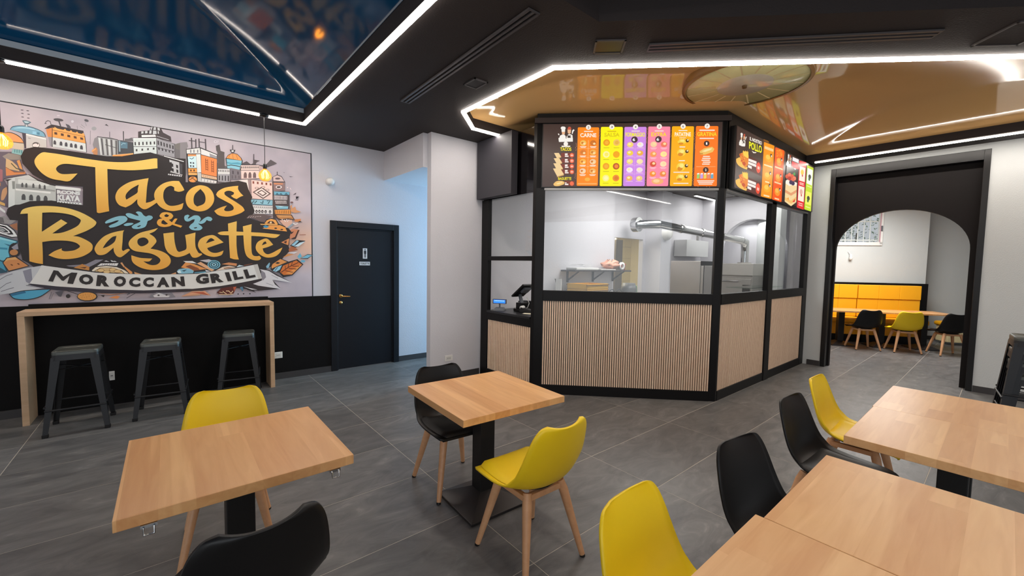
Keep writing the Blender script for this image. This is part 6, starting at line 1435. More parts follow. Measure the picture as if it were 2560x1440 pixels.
2|f09a30|0|6105,3272 6100,3268 6091,3266 6086,3269 6090,3272 6099,3274|
2|f09a30|0|5949,2596 5945,2592 5936,2591 5931,2594 5935,2597 5944,2598|
2|f09a30|0|6692,3162 6687,3158 6677,3156 6671,3159 6675,3163 6686,3165|
2|f09a30|0|5949,3256 5944,3252 5935,3250 5930,3252 5934,3256 5944,3258|
2|f09a30|0|5948,2589 5944,2585 5935,2584 5930,2586 5934,2590 5943,2591|
2|f09a30|0|6687,3148 6682,3144 6672,3142 6666,3144 6671,3149 6681,3150|
2|f09a30|0|5974,3256 5970,3252 5961,3251 5956,3253 5960,3256 5969,3258|
2|f09a30|0|5947,2581 5943,2578 5934,2577 5929,2579 5933,2583 5942,2584|
2|f09a30|0|6682,3134 6677,3130 6667,3128 6661,3130 6666,3134 6676,3136|
2|f09a30|0|6000,3257 5996,3253 5987,3251 5982,3253 5986,3257 5995,3259|
2|f09a30|0|5947,2574 5942,2571 5933,2570 5928,2572 5932,2576 5942,2577|
2|f09a30|0|6677,3120 6672,3115 6662,3114 6656,3116 6661,3120 6671,3122|
2|f09a30|0|6027,3258 6022,3254 6013,3252 6008,3254 6012,3258 6022,3260|
2|f09a30|0|5946,2567 5941,2563 5932,2562 5927,2565 5931,2568 5941,2570|
2|f09a30|0|6672,3105 6668,3101 6657,3099 6651,3102 6656,3106 6667,3108|
2|f09a30|0|6053,3259 6049,3255 6039,3253 6034,3255 6039,3259 6048,3261|
2|f09a30|0|5945,2560 5941,2556 5931,2555 5926,2558 5931,2561 5940,2562|
2|f09a30|0|6668,3091 6663,3087 6652,3085 6646,3088 6651,3092 6662,3093|
2|f09a30|0|6080,3259 6075,3255 6066,3254 6061,3256 6065,3260 6074,3261|
2|f09a30|0|5944,2553 5940,2549 5931,2548 5925,2550 5930,2554 5939,2555|
2|f09a30|0|6663,3077 6658,3073 6647,3071 6641,3073 6646,3077 6657,3079|
2|f09a30|0|6106,3260 6102,3256 6093,3254 6087,3256 6092,3260 6101,3262|
2|f09a30|0|5943,2545 5939,2542 5930,2541 5925,2543 5929,2547 5938,2548|
2|f09a30|0|6658,3063 6653,3059 6642,3057 6636,3059 6641,3063 6652,3065|
3|f5f0e8|0|6853,3236 6868,3246 6885,3247 6902,3244 6910,3232 6902,3218 6896,3188 6854,3186 6857,3216 6849,3223|
3|e8b48a|0|6856,3186 6896,3188 6890,3162 6872,3151 6855,3161|
3|c8553c|0|6930,3224 6942,3247 6965,3250 6976,3236 6973,3218 6929,3214|
3|e8b48a|0|6929,3214 6973,3216 6968,3177 6946,3163 6930,3176|
3|f5f0e8|0|6801,3103 6827,3144 6859,3157 6887,3155 6900,3136 6894,3076 6805,3078|
3|efe6da|0|6906,3128 6931,3159 6961,3164 6990,3151 6995,3091 6910,3084|
3|3a302c|0|6924,3156 6945,3141 6961,3155 6966,3119 6924,3119|
3|f5f0e8|0|6801,3119 6891,3103 6990,3119 6984,3078 6888,3071 6796,3078|
3|f5f0e8|0|6986,3205 7003,3224 7017,3213 7001,3192 6991,3164 6981,3169|
3|fbf0f0|0|7056,3239 7325,3247 7319,3195 7047,3186|
3|e02a30|0|7028,3175 7321,3183 7329,3102 7118,3094 7025,3105|
3|f6f0f0|0|7118,3089 7241,3099 7183,3071|
3|f6d8a0|0|6816,2866 6927,2896 7302,2897 7320,2615 7098,2531 6820,2572|
3|e8a070|0|6816,2739 7060,2719 7306,2800 7307,2759 7073,2680 6817,2699|
3|fbf0e0|0|6816,2866 6926,2899 7301,2900 7285,2849 7099,2845 6985,2810 6813,2826|
3|f6c070|0|6825,2632 7079,2610 7311,2697 7314,2646 7092,2566 6823,2592|
3|d8502a|0|6936,2942 6922,2920 6880,2903 6830,2899 6796,2911 6792,2932 6821,2952 6870,2963 6916,2959|
3|e86a4a|0|7035,2976 7020,2954 6977,2937 6926,2933 6891,2944 6887,2965 6917,2986 6967,2998 7014,2994|
3|e0502a|0|7157,2974 7142,2951 7098,2934 7046,2930 7009,2942 7006,2963 7036,2984 7087,2996 7135,2992|
3|f08060|0|7253,2957 7238,2934 7193,2917 7140,2913 7103,2925 7099,2946 7130,2968 7182,2979 7231,2975|
3|b8302a|0|7043,2927 7029,2905 6985,2888 6934,2885 6899,2896 6895,2917 6925,2938 6975,2949 7022,2945|
3|e86a4a|0|7180,2927 7166,2904 7121,2887 7069,2883 7032,2895 7029,2916 7059,2938 7111,2949 7159,2944|
3|3a2a50|0|7111,2882 7097,2859 7053,2842 7001,2839 6965,2851 6962,2872 6992,2893 7043,2904 7090,2899|
3|3a2a50|0|7204,2879 7189,2856 7145,2839 7092,2836 7055,2848 7052,2869 7082,2891 7134,2902 7182,2897|
3|4aa84a|0|7102,3006 7182,3041 7211,3002 7137,2981|
3|f09a30|0|6912,2631 6983,2645 6976,2599|
3|e0302a|0|7142,2596 7255,2660 7248,2608|
3|e8202a|0|7349,3227 7350,3232 7354,3236 7359,3239 7365,3240 7660,3263 7666,3263 7672,3261 7675,3257 7677,3252 7687,2547 7685,2542 7682,2538 7676,2535 7670,2534 7372,2538 7365,2539 7360,2541 7357,2545 7355,2550|
3|fbeedc|0|7382,3158 7651,3176 7654,2958 7384,2947|
3|f8d050|0|7585,3092 7575,3071 7549,3054 7513,3046 7476,3050 7450,3064 7440,3084 7450,3105 7476,3122 7512,3130 7548,3126 7575,3113|
3|d8605a|0|7562,3041 7558,3031 7546,3024 7529,3021 7513,3022 7501,3028 7496,3037 7501,3047 7512,3054 7529,3057 7545,3056 7558,3050|
3|fbeedc|0|7384,2870 7655,2878 7658,2651 7387,2651|
3|e8b0a0|0|7589,2793 7579,2771 7552,2755 7516,2749 7480,2754 7453,2769 7443,2790 7453,2811 7479,2827 7515,2833 7551,2828 7578,2814|
3|d8605a|0|7566,2742 7561,2732 7549,2725 7533,2723 7516,2725 7504,2732 7500,2741 7504,2750 7516,2757 7532,2760 7549,2757 7561,2751|
3|fbc8b8|0|7416,2927 7614,2935 7614,2920 7416,2913|
3|fbc8b8|0|7416,2906 7614,2913 7614,2898 7416,2892|
3|fbc8b8|0|7419,2622 7618,2622 7618,2608 7419,2608|
3|fbc8b8|0|7419,2594 7618,2593 7618,2578 7420,2580|
3|c8e020|0|7727,3222 7728,3226 7732,3230 7737,3233 7743,3234 8032,3238 8038,3237 8044,3235 8047,3231 8049,3226 8050,2555 8048,2550 8045,2546 8039,2544 8032,2543 7725,2546 7719,2547 7713,2550 7710,2554 7709,2559|
3|f6f6f0|0|7751,3193 8022,3197 8022,2954 7745,2953|
3|3a3a30|0|7955,3075 7946,3057 7919,3044 7883,3039 7847,3043 7821,3056 7812,3074 7822,3091 7848,3104 7884,3109 7920,3105 7946,3092|
3|2a6a2a|0|7912,3033 7906,3020 7889,3011 7866,3007 7843,3011 7827,3020 7821,3032 7827,3045 7844,3054 7867,3058 7890,3055 7906,3046|
3|f0f060|0|7742,2836 8022,2836 8022,2634 7737,2636|
3|3a3a30|0|7953,2735 7943,2717 7916,2705 7878,2700 7842,2705 7815,2718 7805,2736 7816,2753 7843,2766 7879,2771 7916,2766 7943,2753|
3|2a6a2a|0|7909,2694 7902,2681 7885,2672 7861,2669 7838,2672 7821,2682 7815,2694 7821,2707 7838,2716 7862,2719 7885,2716 7902,2706|
3|eaf4a0|0|7767,2925 7998,2926 7998,2912 7767,2912|
3|eaf4a0|0|7760,2601 7997,2599 7997,2585 7759,2588|
"""
# ------------------------------------------------------------------ flat print (mural, menus): coloured outlines tessellated on their own panel
def smooth_ring(p):
    n = len(p); out = []
    P = [Vector(q) for q in p]
    def corner(i):
        a = P[i]-P[i-1]; b = P[(i+1)%n]-P[i]
        return a.length < 1e-6 or b.length < 1e-6 or a.angle(b) > 1.0
    cs = [corner(i) for i in range(n)]
    for i in range(n):
        a, b = P[i], P[(i+1)%n]
        ta = (P[(i+1)%n]-P[i-1])*0.5 if not cs[i] else (b-a)*0.6
        tb = (P[(i+2)%n]-a)*0.5 if not cs[(i+1)%n] else (b-a)*0.6
        L = (b-a).length
        if ta.length > L*1.2: ta *= L*1.2/ta.length
        if tb.length > L*1.2: tb *= L*1.2/tb.length
        for k in range(4):
            t = k/4; h1 = 2*t**3-3*t**2+1; h2 = t**3-2*t**2+t; h3 = -2*t**3+3*t**2; h4 = t**3-t**2
            out.append(tuple(a*h1+ta*h2+b*h3+tb*h4))
    return out
_FC = {}
def glyphs(txt, bold=0.03):
    if (txt, bold) in _FC: return _FC[(txt, bold)]
    c = bpy.data.curves.new('t', 'FONT'); c.body = txt; c.dimensions = '2D'; c.fill_mode = 'BOTH'; c.offset = bold; c.resolution_u = 3
    o = bpy.data.objects.new('t', c); COL.objects.link(o); dg = bpy.context.evaluated_depsgraph_get(); dg.update()
    me = bpy.data.meshes.new_from_object(o.evaluated_get(dg)); vs = [(q.co.x, q.co.y) for q in me.vertices]; fs = [tuple(p.vertices) for p in me.polygons]
    bpy.data.objects.remove(o); bpy.data.curves.remove(c); bpy.data.meshes.remove(me)
    x0 = min(q[0] for q in vs); x1 = max(q[0] for q in vs); y0 = min(q[1] for q in vs); y1 = max(q[1] for q in vs)
    _FC[(txt, bold)] = ([((x-x0)/(x1-x0), (y-y0)/(y1-y0)) for x, y in vs], fs); return _FC[(txt, bold)]
class Art:
    """to3(u, v, layer) places a print point on its panel; layer lifts each colour a hair over the one below"""
    def __init__(s, to3, step=0.00006): s.to3 = to3; s.v = []; s.f = []; s.c = []; s.k = 0; s.step = step
    def poly(s, rings, col, grad=None):
        tri = tessellate_polygon([[Vector((x, y, 0)) for x, y in r] for r in rings]); pts = [q for r in rings for q in r]; s.tris(pts, tri, col, grad)
    def tris(s, pts, fs, col, grad=None):
        s.k += 1; b = len(s.v); s.v += [s.to3(x, y, s.k*s.step) for x, y in pts]; s.f += [tuple(b+i for i in f) for f in fs]
        s.c += [grad(x, y) if grad else col for x, y in pts]
    def text(s, txt, bl, br, tl, tr, col, bold=0.03):
        g, fs = glyphs(txt, bold)
        s.tris([((bl[0]*(1-u)+br[0]*u)*(1-v)+(tl[0]*(1-u)+tr[0]*u)*v, (bl[1]*(1-u)+br[1]*u)*(1-v)+(tl[1]*(1-u)+tr[1]*u)*v) for u, v in g], fs, col)
    def build(s, name, m, parent, out):
        me = bpy.data.meshes.new(name); me.from_pydata(s.v, [], s.f); a = me.color_attributes.new('Col', 'FLOAT_COLOR', 'POINT')
        a.data.foreach_set('color', [x for c in s.c for x in c])
        bm = bmesh.new(); bm.from_mesh(me)
        fl = [f for f in bm.faces if f.normal.dot(out) < 0]
        bmesh.ops.reverse_faces(bm, faces=fl); bm.to_mesh(me); bm.free(); me.materials.append(m)
        return link(name, me, parent)
def parse_art(txt):
    for ln in txt.strip().split('\n'):
        g, c, s, r, t = ln.split('|'); yield g, c, int(s), [[tuple(int(k)/1000 for k in q.split(',')) for q in ring.split()] for ring in r.split(';')], t
# ------------------------------------------------------------------ room shell
YW, ZC = 6.26, 3.30
fl = MB().box(-4.2, 15.5, -4.0, 7.2, -0.12, -0.0012).build('floor', GROUT); struct(fl)
TX, TY = 1.236, 0.617
tile_me = MB().box(-TX/2+.0025, TX/2-.0025, -TY/2+.0025, TY/2-.0025, -0.006, 0.0).mesh('tile', TILE, 0.0006, 1)
def in_view(x, y):
    d = Vector((x, y, -CAM_H)); z = d.dot(fw)
    return z > 0.6 and abs(d.dot(rt)/z) < 1.75 and d.dot(up)/z > -1.15
near = []
for i in range(-3, 11):
    for j in range(-9, 8):
        x = 1.485 + TX*(i+.5); y = 2.176 + TY*(j+.5)
        if y-TY/2 > YW or x < -4 or y < -4 or x > 15: continue
        near.append((x, y))
rest = MB()
for x, y in near:
    if in_view(x, y): link('tile', tile_me, fl, (x, y, 0))
    else: rest.box(x-TX/2+.002, x+TX/2-.002, y-TY/2+.002, y+TY/2-.002, -0.006, 0)
o = rest.build('tile_field', TILE, fl); o['kind'] = 'stuff'
# left wall with the dark dado
wl = MB().box(-4.2, 1.83, YW, YW+.2, 0, ZC+.6).box(1.83, 2.80, YW, YW+.2, 2.16, ZC+.6).box(2.80, 6.4, YW, YW+.2, 0, ZC+.6).build('wall_left', WALL); struct(wl)
MB().box(-4.2, 1.80, YW-.012, YW, 0, 1.11).build('dado_panel', BLACKWALL, wl)
# partition that closes the passage and carries the lintel
wp = MB().box(2.664, 6.567, 4.885, 4.985, 0, ZC+.3).build('wall_partition', WALL); struct(wp)
MB().box(2.60, 2.664, 4.985, YW, 2.86, ZC+.3).box(2.664, 6.0, 4.985, YW, 2.86, 2.92).build('lintel', WALL, wp)
struct(MB().box(6.0, 6.1, 4.985, YW, 0, 2.9).build('wall_passage_end', WALL))
# wall right with the archway
XR = 8.30
wr = MB().box(XR, XR+.25, 1.935, 2.30, 0, ZC+.5).box(XR, XR+.25, -4.0, .24, 0, ZC+.5).box(XR, XR+.25, .24, 1.935, 3.22, ZC+.5).build('wall_right', WALLG); struct(wr)
tr = sempty('trim_1', 'black archway surround in the white wall')
MB().box(8.285, 8.56, 1.872, 1.936, 0, 3.22).build('frame_post', BLACKSAT, tr, .004)
MB().box(8.285, 8.56, .238, .30, 0, 3.22).build('frame_post', BLACKSAT, tr, .004)
MB().box(8.285, 8.50, .30, 1.872, 3.085, 3.22).build('frame_head', BLACKSAT, tr, .004)
arc = [(1.85, 0.0), (1.85, 1.92)] + [(1.1075+.7425*math.cos(t), 1.92+.60*math.sin(t)) for t in [PI*k/32 for k in range(1, 32)]] + [(.365, 1.92), (.365, 0.0)]
outer = [(1.872, 0.0)] + arc + [(.30, 0.0), (.30, 3.085), (1.872, 3.085)]
tri = tessellate_polygon([[Vector((y, z, 0)) for y, z in outer]]); m = MB()
n = len(outer)
m.add([(8.44, y, z) for y, z in outer] + [(8.52, y, z) for y, z in outer], [tuple(t) for t in tri] + [tuple(n+i for i in t[::-1]) for t in tri] + [(i, (i+1) % n, n+(i+1) % n, n+i) for i in range(n)])
ab = m.build('arch_board', mat('arch_black', rgb(27, 23, 23), .6, spec=.2, noise=.06), tr)
bm = bmesh.new(); bm.from_mesh(ab.data); bmesh.ops.recalc_face_normals(bm, faces=bm.faces); bm.to_mesh(ab.data); bm.free()
ri = MB()
for (y0, z0), (y1, z1) in zip(arc[1:-1], arc[2:]): ri.quad((8.521, y0, z0), (8.53, y0, z0), (8.53, y1, z1), (8.521, y1, z1))
KEDGE = [((3.465, 3.735), (5.019, 2.181)), ((5.019, 2.181), (8.3, 2.181)), ((3.465, 3.735), (3.465, 4.4))]
# ceiling plane with three recesses
LRX, LRY = 1.335, 5.665
rec_l = [(-4.2, -3.2), (LRX, -3.2), (LRX, LRY), (-4.2, LRY)]
rec_r = [(2.57, 2.585), (2.57, 3.985), (2.975, 4.385), (7.9, 4.385), (7.9, -2.7)]
rec_d = [(1.62, 1.915), (2.336, 1.915), (5.4, -1.149), (5.4, -2.2), (1.62, -2.2)]
ext = [(-4.5, -4.0), (8.6, -4.0), (8.6, 6.46), (-4.5, 6.46)]
vs, fs = face_with_holes([ext, [(-4.2, -3.2), (-4.2, LRY), (LRX, LRY), (LRX, -3.2)], rec_r[::-1], rec_d[::-1]], ZC)
m = MB().add(vs, [f[::-1] for f in fs])
def fascia(m, ring, z0, z1):
    for (x0, y0), (x1, y1) in zip(ring, ring[1:] + ring[:1]): m.quad((x0, y0, z0), (x1, y1, z0), (x1, y1, z1), (x0, y0, z1))
fascia(m, rec_l, ZC, ZC+.17); fascia(m, rec_r, ZC, ZC+.12); fascia(m, rec_d, ZC, ZC+.3)
ce = m.build('ceiling', CEIL); struct(ce)
vs, fs = face_with_holes([rec_d], ZC+.3); MB().add(vs, fs).build('recess_top', BLACKWALL, ce)
struct(MB().box(-4.5, 8.6, -4.0, 6.46, ZC+.95, ZC+1.0).build('ceiling_slab', CEIL)).name = 'ceiling_slab'
def dist_ring(p, segs):
    best = []
    for a, b in segs:
        a = Vector(a); b = Vector(b); t = max(0, min(1, (p-a).dot(b-a)/(b-a).length_squared)); best.append((p-(a+(b-a)*t)).length)
    return min(best)
def film(name, ring, segs, z0, h, w, m, step, parent, label):
    b = MB(); xs = [q[0] for q in ring]; ys = [q[1] for q in ring]
    bm = bmesh.new(); n = len(ring); vs, fs = face_with_holes([ring], z0)
    bv = [bm.verts.new(q) for q in vs]
    for f in fs: bm.faces.new([bv[i] for i in f])
    for ax in (0, 1):
        lo, hi = (min(xs), max(xs)) if ax == 0 else (min(ys), max(ys)); k = lo + step
        while k < hi:
            nn = (1, 0, 0) if ax == 0 else (0, 1, 0)
            bmesh.ops.bisect_plane(bm, geom=bm.verts[:]+bm.edges[:]+bm.faces[:], plane_co=(k, k, 0), plane_no=nn); k += step
    bmesh.ops.triangulate(bm, faces=bm.faces)
    for v in bm.verts:
        d = dist_ring(Vector((v.co.x, v.co.y)), segs); v.co.z = z0 + h*math.sin(min(1, d/w)*PI/2)
    bmesh.ops.recalc_face_normals(bm, faces=bm.faces)
    me = bpy.data.meshes.new(name); bm.to_mesh(me); bm.free(); me.polygons.foreach_set('use_smooth', [True]*len(me.polygons)); me.materials.append(m)
    o = link(name, me, parent); o['label'] = label; return o
film('stretch_film', rec_l, [((-9, LRY), (LRX, LRY)), ((LRX, LRY), (LRX, -9))], ZC+.175, .42, 1.9, BLUEM, .06, ce, 'glossy dark blue stretch ceiling vault')
film('stretch_film', rec_r, list(zip(rec_r, rec_r[1:]+rec_r[:1])) + KEDGE, ZC+.12, .15, 1.3, BEIGEM, .06, ce, 'glossy beige stretch ceiling vault')
MB().box(-4.2, LRX-.004, LRY-.012, LRY-.002, ZC+.12, ZC+.172).build('film_profile', mat('white_profile', rgb(190, 200, 208), .4, noise=.02), ce)
# ceiling rosette inside the beige film
ro = thing('ceiling_rosette', 'round green and gold ceiling rosette in the beige glossy ceiling', 'rosette', (4.53, 1.82, ZC+.155))
ro.rotation_euler = (0, 0, .3); ro.scale = (1.12, 1.12, 1)
MB().lathe([(.02, .0), (.50, .0), (.505, .012), (.50, .10)], 48).build('disc', mat('rosette_green', rgb(236, 230, 170), .12, noise=.12, nscale=6), ro)
m = MB()
for k in range(16):
    a = 2*PI*k/16; c, s = math.cos(a), math.sin(a); m.add([(c*.24-s*.006, s*.24+c*.006, -.002), (c*.48-s*.006, s*.48+c*.006, -.002), (c*.48+s*.006, s*.48-c*.006, -.002), (c*.24+s*.006, s*.24-c*.006, -.002)], [(0, 1, 2, 3)])
m.build('ray', mat('rosette_gold', rgb(246, 232, 180), .4, noise=.05), ro)
MB().lathe([(.0, -.003), (.22, -.003), (.225, .0)], 40).build('centre_ring', mat('rosette_grey', rgb(226, 218, 196), .12, noise=.15, nscale=10), ro)
MB().lathe([(.0, -.03), (.018, -.028), (.022, -.003)], 12).build('hub', mat('rosette_hub', rgb(110, 80, 40), .4, noise=.1), ro)
MB().lathe([(.49, -.006), (.515, -.008), (.525, .01), (.515, .1)], 48, cap=False).build('rim', mat('rosette_rim', rgb(150, 110, 60), .3, noise=.05), ro)
# LED lines: one thing per run, each straight length a part
def led(name, pts, label, z=ZC, side=None):
    t = thing(name, label, 'light', (pts[0][0], pts[0][1], z), 0, 'LED lines in the ceiling')
    for (x0, y0), (x1, y1) in zip(pts, pts[1:]):
        d = Vector((x1-x0, y1-y0)); L = d.length; a = math.atan2(d.y, d.x)
        for nm, w, z0, z1, mm in (('profile', .010, .0, .012, ALU), ('side_diffuser', .022, -.016, .0, side), ('diffuser', .022, -.019, -.016, LEDM)):
            o = MB().box(-.012, L+.012, -w, w, z0, z1).build(nm, mm, t); o.location = (x0-pts[0][0], y0-pts[0][1], 0); o.rotation_euler = (0, 0, a)
    return t
led('led_strip', [(-4.1, LRY), (LRX, LRY), (LRX, -3.1)], 'white LED line bordering the dark blue glossy ceiling above the mural', side=LEDB)
led('led_strip', [(3.42, 4.385), (2.975, 4.385), (2.57, 3.985), (2.57, 2.585), (7.0, -1.82)], 'white angled LED line bordering the beige ceiling around the kiosk front', side=LEDG)
led('led_strip', [(7.9, 2.05), (7.9, -2.6)], 'white LED line in front of the black archway', side=LEDB)
# slot diffusers, access grilles
def slot(x0, y0, x1, y1, w, label):
    d = Vector((x1-x0, y1-y0)); L = d.length; t = thing('slot_diffuser', label, 'air vent', (x0, y0, ZC), math.atan2(d.y, d.x), 'linear air slots in the black ceiling')
    fr = mat('vent_frame', rgb(82, 77, 77), .4, noise=.04)
    MB().box(0, L, -w/2, w/2, -.004, .02).build('backing', BLACKSAT, t)
    for k in (-1, 0, 1): MB().box(.01, L-.01, k*w*.40-w*.1, k*w*.40+w*.1, -.016, -.004).build('blade', fr, t)
    MB().box(0, .012, -w/2, w/2, -.014, -.004).build('end_cap', fr, t); MB().box(L-.012, L, -w/2, w/2, -.014, -.004).build('end_cap', fr, t)
slot(1.958, 4.165, 1.91, 2.11, .10, 'long black linear air slot beside the blue ceiling')
slot(2.88, 1.875, 4.23, .42, .11, 'long black linear air slot parallel to the LED line over the tables')
def grille(x, y, rz, w, h, label, mm):
    t = thing('ceiling_grille', label, 'air vent', (x, y, ZC), rz, 'small square ceiling hatches')
    f = mat('vent_frame', rgb(82, 77, 77), .4)
    MB().box(-w, w, -h, -h+.015, -.01, 0).box(-w, w, h-.015, h, -.01, 0).box(-w, -w+.015, -h, h, -.01, 0).box(w-.015, w, -h, h, -.01, 0).build('frame', f, t)
    MB().box(-w+.015, w-.015, -h+.015, h-.015, -.005, -.001).build('panel', mm, t)
grille(2.655, 2.07, -.78, .115, .10, 'small square amber ceiling hatch at the end of the LED line', mat('hatch_amber', rgb(66, 54, 36), .3, noise=.1))  # panel has a plain dark amber colour, no emission
grille(2.262, 3.30, 0, .075, .095, 'small square black ceiling hatch beside the kiosk LED corner', mat('hatch_dark', rgb(40, 36, 36), .5, noise=.1))
grille(4.65, .06, -.78, .16, .16, 'square ceiling hatch at the far right beyond the long air slot', CEIL)
# skirtings
def skirt(name, x0, y0, x1, y1, n, th=.012, h=.085):
    b = sempty(name); d = Vector((x1-x0, y1-y0)); L = d.length; b.location = (x0, y0, 0); b.rotation_euler = (0, 0, math.atan2(d.y, d.x))
    me = MB().box(.0015, L/n-.0015, -th, 0, 0, h).mesh('skirting_tile', SKIRT)
    for k in range(n): link('skirting_tile', me, b, (L/n*k, 0, 0))
skirt('baseboard_left', -4.1, YW-.012, 1.795, YW-.012, 5); skirt('baseboard_passage', 2.84, YW, 6.0, YW, 3)
skirt('baseboard_pillar', 2.664, 4.885, 3.46, 4.885, 2)
skirt('baseboard_right', XR, 2.12, XR, 1.94, 1); skirt('baseboard_far_right', XR, .235, XR, -3.9, 4)
# toilet door
dr = sempty('door_1', 'black toilet door'); 
MB().box(1.797, 1.885, YW-.03, YW+.03, 0, 2.19).box(2.748, 2.836, YW-.03, YW+.03, 0, 2.19).box(1.885, 2.748, YW-.03, YW+.03, 2.10, 2.19).build('frame', DOORM, dr, .004)
MB().box(1.885, 1.905, YW+.0, YW+.04, 0, 2.10).box(2.728, 2.748, YW, YW+.04, 0, 2.10).box(1.885, 2.748, YW, YW+.04, 2.08, 2.10).build('stop', DOORM, dr, .003)
lf = MB().box(1.905, 2.728, YW+.012, YW+.055, .008, 2.08).build('leaf', DOORM, dr, .002)
MB().lathe([(.0, -.004), (.028, -.004), (.028, 0.012)], 16, (1.945, YW+.012, 1.095), 'y').tube([(1.945, YW+.01, 1.095), (1.945, YW-.04, 1.095), (1.965, YW-.052, 1.095), (2.06, YW-.052, 1.09)], [.011, .011, .011, .008], 10).build('handle', BRASS, lf)
MB().lathe([(.0, -.006), (.024, -.005), (.026, 0.01)], 16, (1.945, YW+.012, .998), 'y').build('lock_rose', BRASS, lf)
MB().box(1.94, 1.95, YW+.004, YW+.008, .985, 1.008).build('keyhole', BLACKSAT, lf)
WSIGN = mat('sign_white', rgb(214, 214, 214), .4, noise=.02); INKM = mat('sign_ink', rgb(20, 22, 26), .5, noise=.02)
t = thing('toilet_pictogram', 'white plate with a black standing figure on the toilet door', 'sign', (2.305, YW+.01, 1.73))
MB().box(-.033, .033, -.003, 0.001, -.078, .078).build('plate', WSIGN, t)
MB().lathe([(.0, -.0045), (.0095, -.0045), (.0095, -.002)], 12, (0, 0, .056), 'y').add([(-.014, -.0045, .042), (.014, -.0045, .042), (.017, -.0045, .036), (.017, -.0045, -.004), (.011, -.0045, -.004), (.0105, -.0045, .026), (.0105, -.0045, -.062), (.002, -.0045, -.062), (.0015, -.0045, -.01), (-.0015, -.0045, -.01), (-.002, -.0045, -.062), (-.0105, -.0045, -.062), (-.0105, -.0045, .026), (-.011, -.0045, -.004), (-.017, -.0045, -.004), (-.017, -.0045, .036)], [(0, 15, 14, 13, 12, 11, 10, 9, 8, 7, 6, 5, 4, 3, 2, 1)]).build('figure', INKM, t)
t = thing('toilet_plate', 'small white plate lettered TOILETTE on the toilet door', 'sign', (2.30, YW+.01, 1.578))
MB().box(-.08, .08, -.003, 0.001, -.027, .027).build('plate', WSIGN, t)
a = Art(lambda u, v, k: (u, -.0035-k, v)); a.text('TOILETTE', (-.07, -.014), (.07, -.014), (-.07, .014), (.07, .014), rgb(40, 42, 46)); a.build('lettering', print_mat('plate_print'), t, Vector((0, -1, 0)))
# round wall lamp, sockets
t = thing('wall_lamp', 'round white wall fitting high on the wall between mural and door', 'lamp', (1.795, YW, 2.73))
MB().lathe([(.0, -.004), (.05, -.004), (.052, 0)], 24, axis='y').build('base', WHITEP, t)
MB().lathe([(.0, -.115), (.03, -.112), (.046, -.095), (.052, -.07), (.052, -.004)], 24, axis='y').build('cap', WHITEP, t)
def socket(x, y, z, w, h, label):
    t = thing('wall_socket', label, 'socket', (x, y, z), 0)
    MB().box(-w/2, w/2, -.010, 0, -h/2, h/2).build('plate', WHITEP, t, .003)
    MB().box(-w*.3, w*.3, -.0125, -.0095, -h*.28, h*.28).build('insert', mat('socket_insert', rgb(214, 212, 208), .4, noise=.03), t, .001)
    m = MB()
    for k in (-1, 0, 1): m.box(k*w*.14-.003, k*w*.14+.003, -.0135, -.012, -.004, .004)
    m.build('pin_hole', INKM, t)
socket(-.500, 6.2005, .322, .045, .10, 'small white socket on the black wall between the first two bar stools')
socket(1.115, YW-.012, .330, .10, .085, 'white socket on the black wall right of the bar counter')
socket(2.947, 4.885, .30, .125, .08, 'white socket low on the white pillar behind the black chair')
# ------------------------------------------------------------------ mural
mu = thing('wall_mural', 'large printed mural lettered Tacos and Baguette Moroccan Grill over the bar', 'mural', (0, 0, 0))
MB().box(-4.0, 1.563, YW-.010, YW, 1.111, 3.088).build('frame', INKM, mu)
bgm = bpy.data.materials.new('mural_paper'); bgm.use_nodes = True; nt = bgm.node_tree; N = nt.nodes; L = nt.links; b = N['Principled BSDF']; b.inputs['Roughness'].default_value = .6
tc = N.new('ShaderNodeTexCoord'); sp = N.new('ShaderNodeSeparateXYZ'); L.new(tc.outputs['Object'], sp.inputs[0])
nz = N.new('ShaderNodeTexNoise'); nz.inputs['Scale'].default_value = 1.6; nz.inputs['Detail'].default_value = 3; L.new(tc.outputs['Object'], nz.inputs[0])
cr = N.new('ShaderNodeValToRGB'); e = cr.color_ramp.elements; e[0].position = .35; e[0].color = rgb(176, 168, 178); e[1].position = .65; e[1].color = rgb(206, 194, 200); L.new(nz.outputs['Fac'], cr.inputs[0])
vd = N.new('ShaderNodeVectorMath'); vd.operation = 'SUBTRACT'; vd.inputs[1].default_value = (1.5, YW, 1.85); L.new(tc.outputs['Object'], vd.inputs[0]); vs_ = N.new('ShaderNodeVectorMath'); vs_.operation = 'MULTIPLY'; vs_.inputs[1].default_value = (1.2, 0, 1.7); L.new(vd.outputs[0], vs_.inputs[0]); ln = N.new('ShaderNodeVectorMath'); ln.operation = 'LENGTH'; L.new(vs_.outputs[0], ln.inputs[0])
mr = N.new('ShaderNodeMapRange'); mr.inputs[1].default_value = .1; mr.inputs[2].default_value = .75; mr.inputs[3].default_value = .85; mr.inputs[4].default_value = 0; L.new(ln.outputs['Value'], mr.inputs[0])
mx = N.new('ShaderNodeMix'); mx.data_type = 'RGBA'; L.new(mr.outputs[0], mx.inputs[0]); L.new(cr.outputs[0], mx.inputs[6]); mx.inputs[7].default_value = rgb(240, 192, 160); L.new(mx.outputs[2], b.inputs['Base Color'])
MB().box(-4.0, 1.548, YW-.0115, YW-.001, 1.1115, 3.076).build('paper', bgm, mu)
PRM = print_mat('mural_print'); to_wall = lambda u, v, k: (u, YW-.0125-k, v)
groups = [('a', 'city_print'), ('k', 'lettering_ground'), ('b', 'banner'), ('t', 'banner_lettering'), ('x', 'banner_lettering'), ('v', 'banner_lettering'), ('u', 'sign_lettering'), ('w', 'sign_lettering'), ('l', 'lettering')]
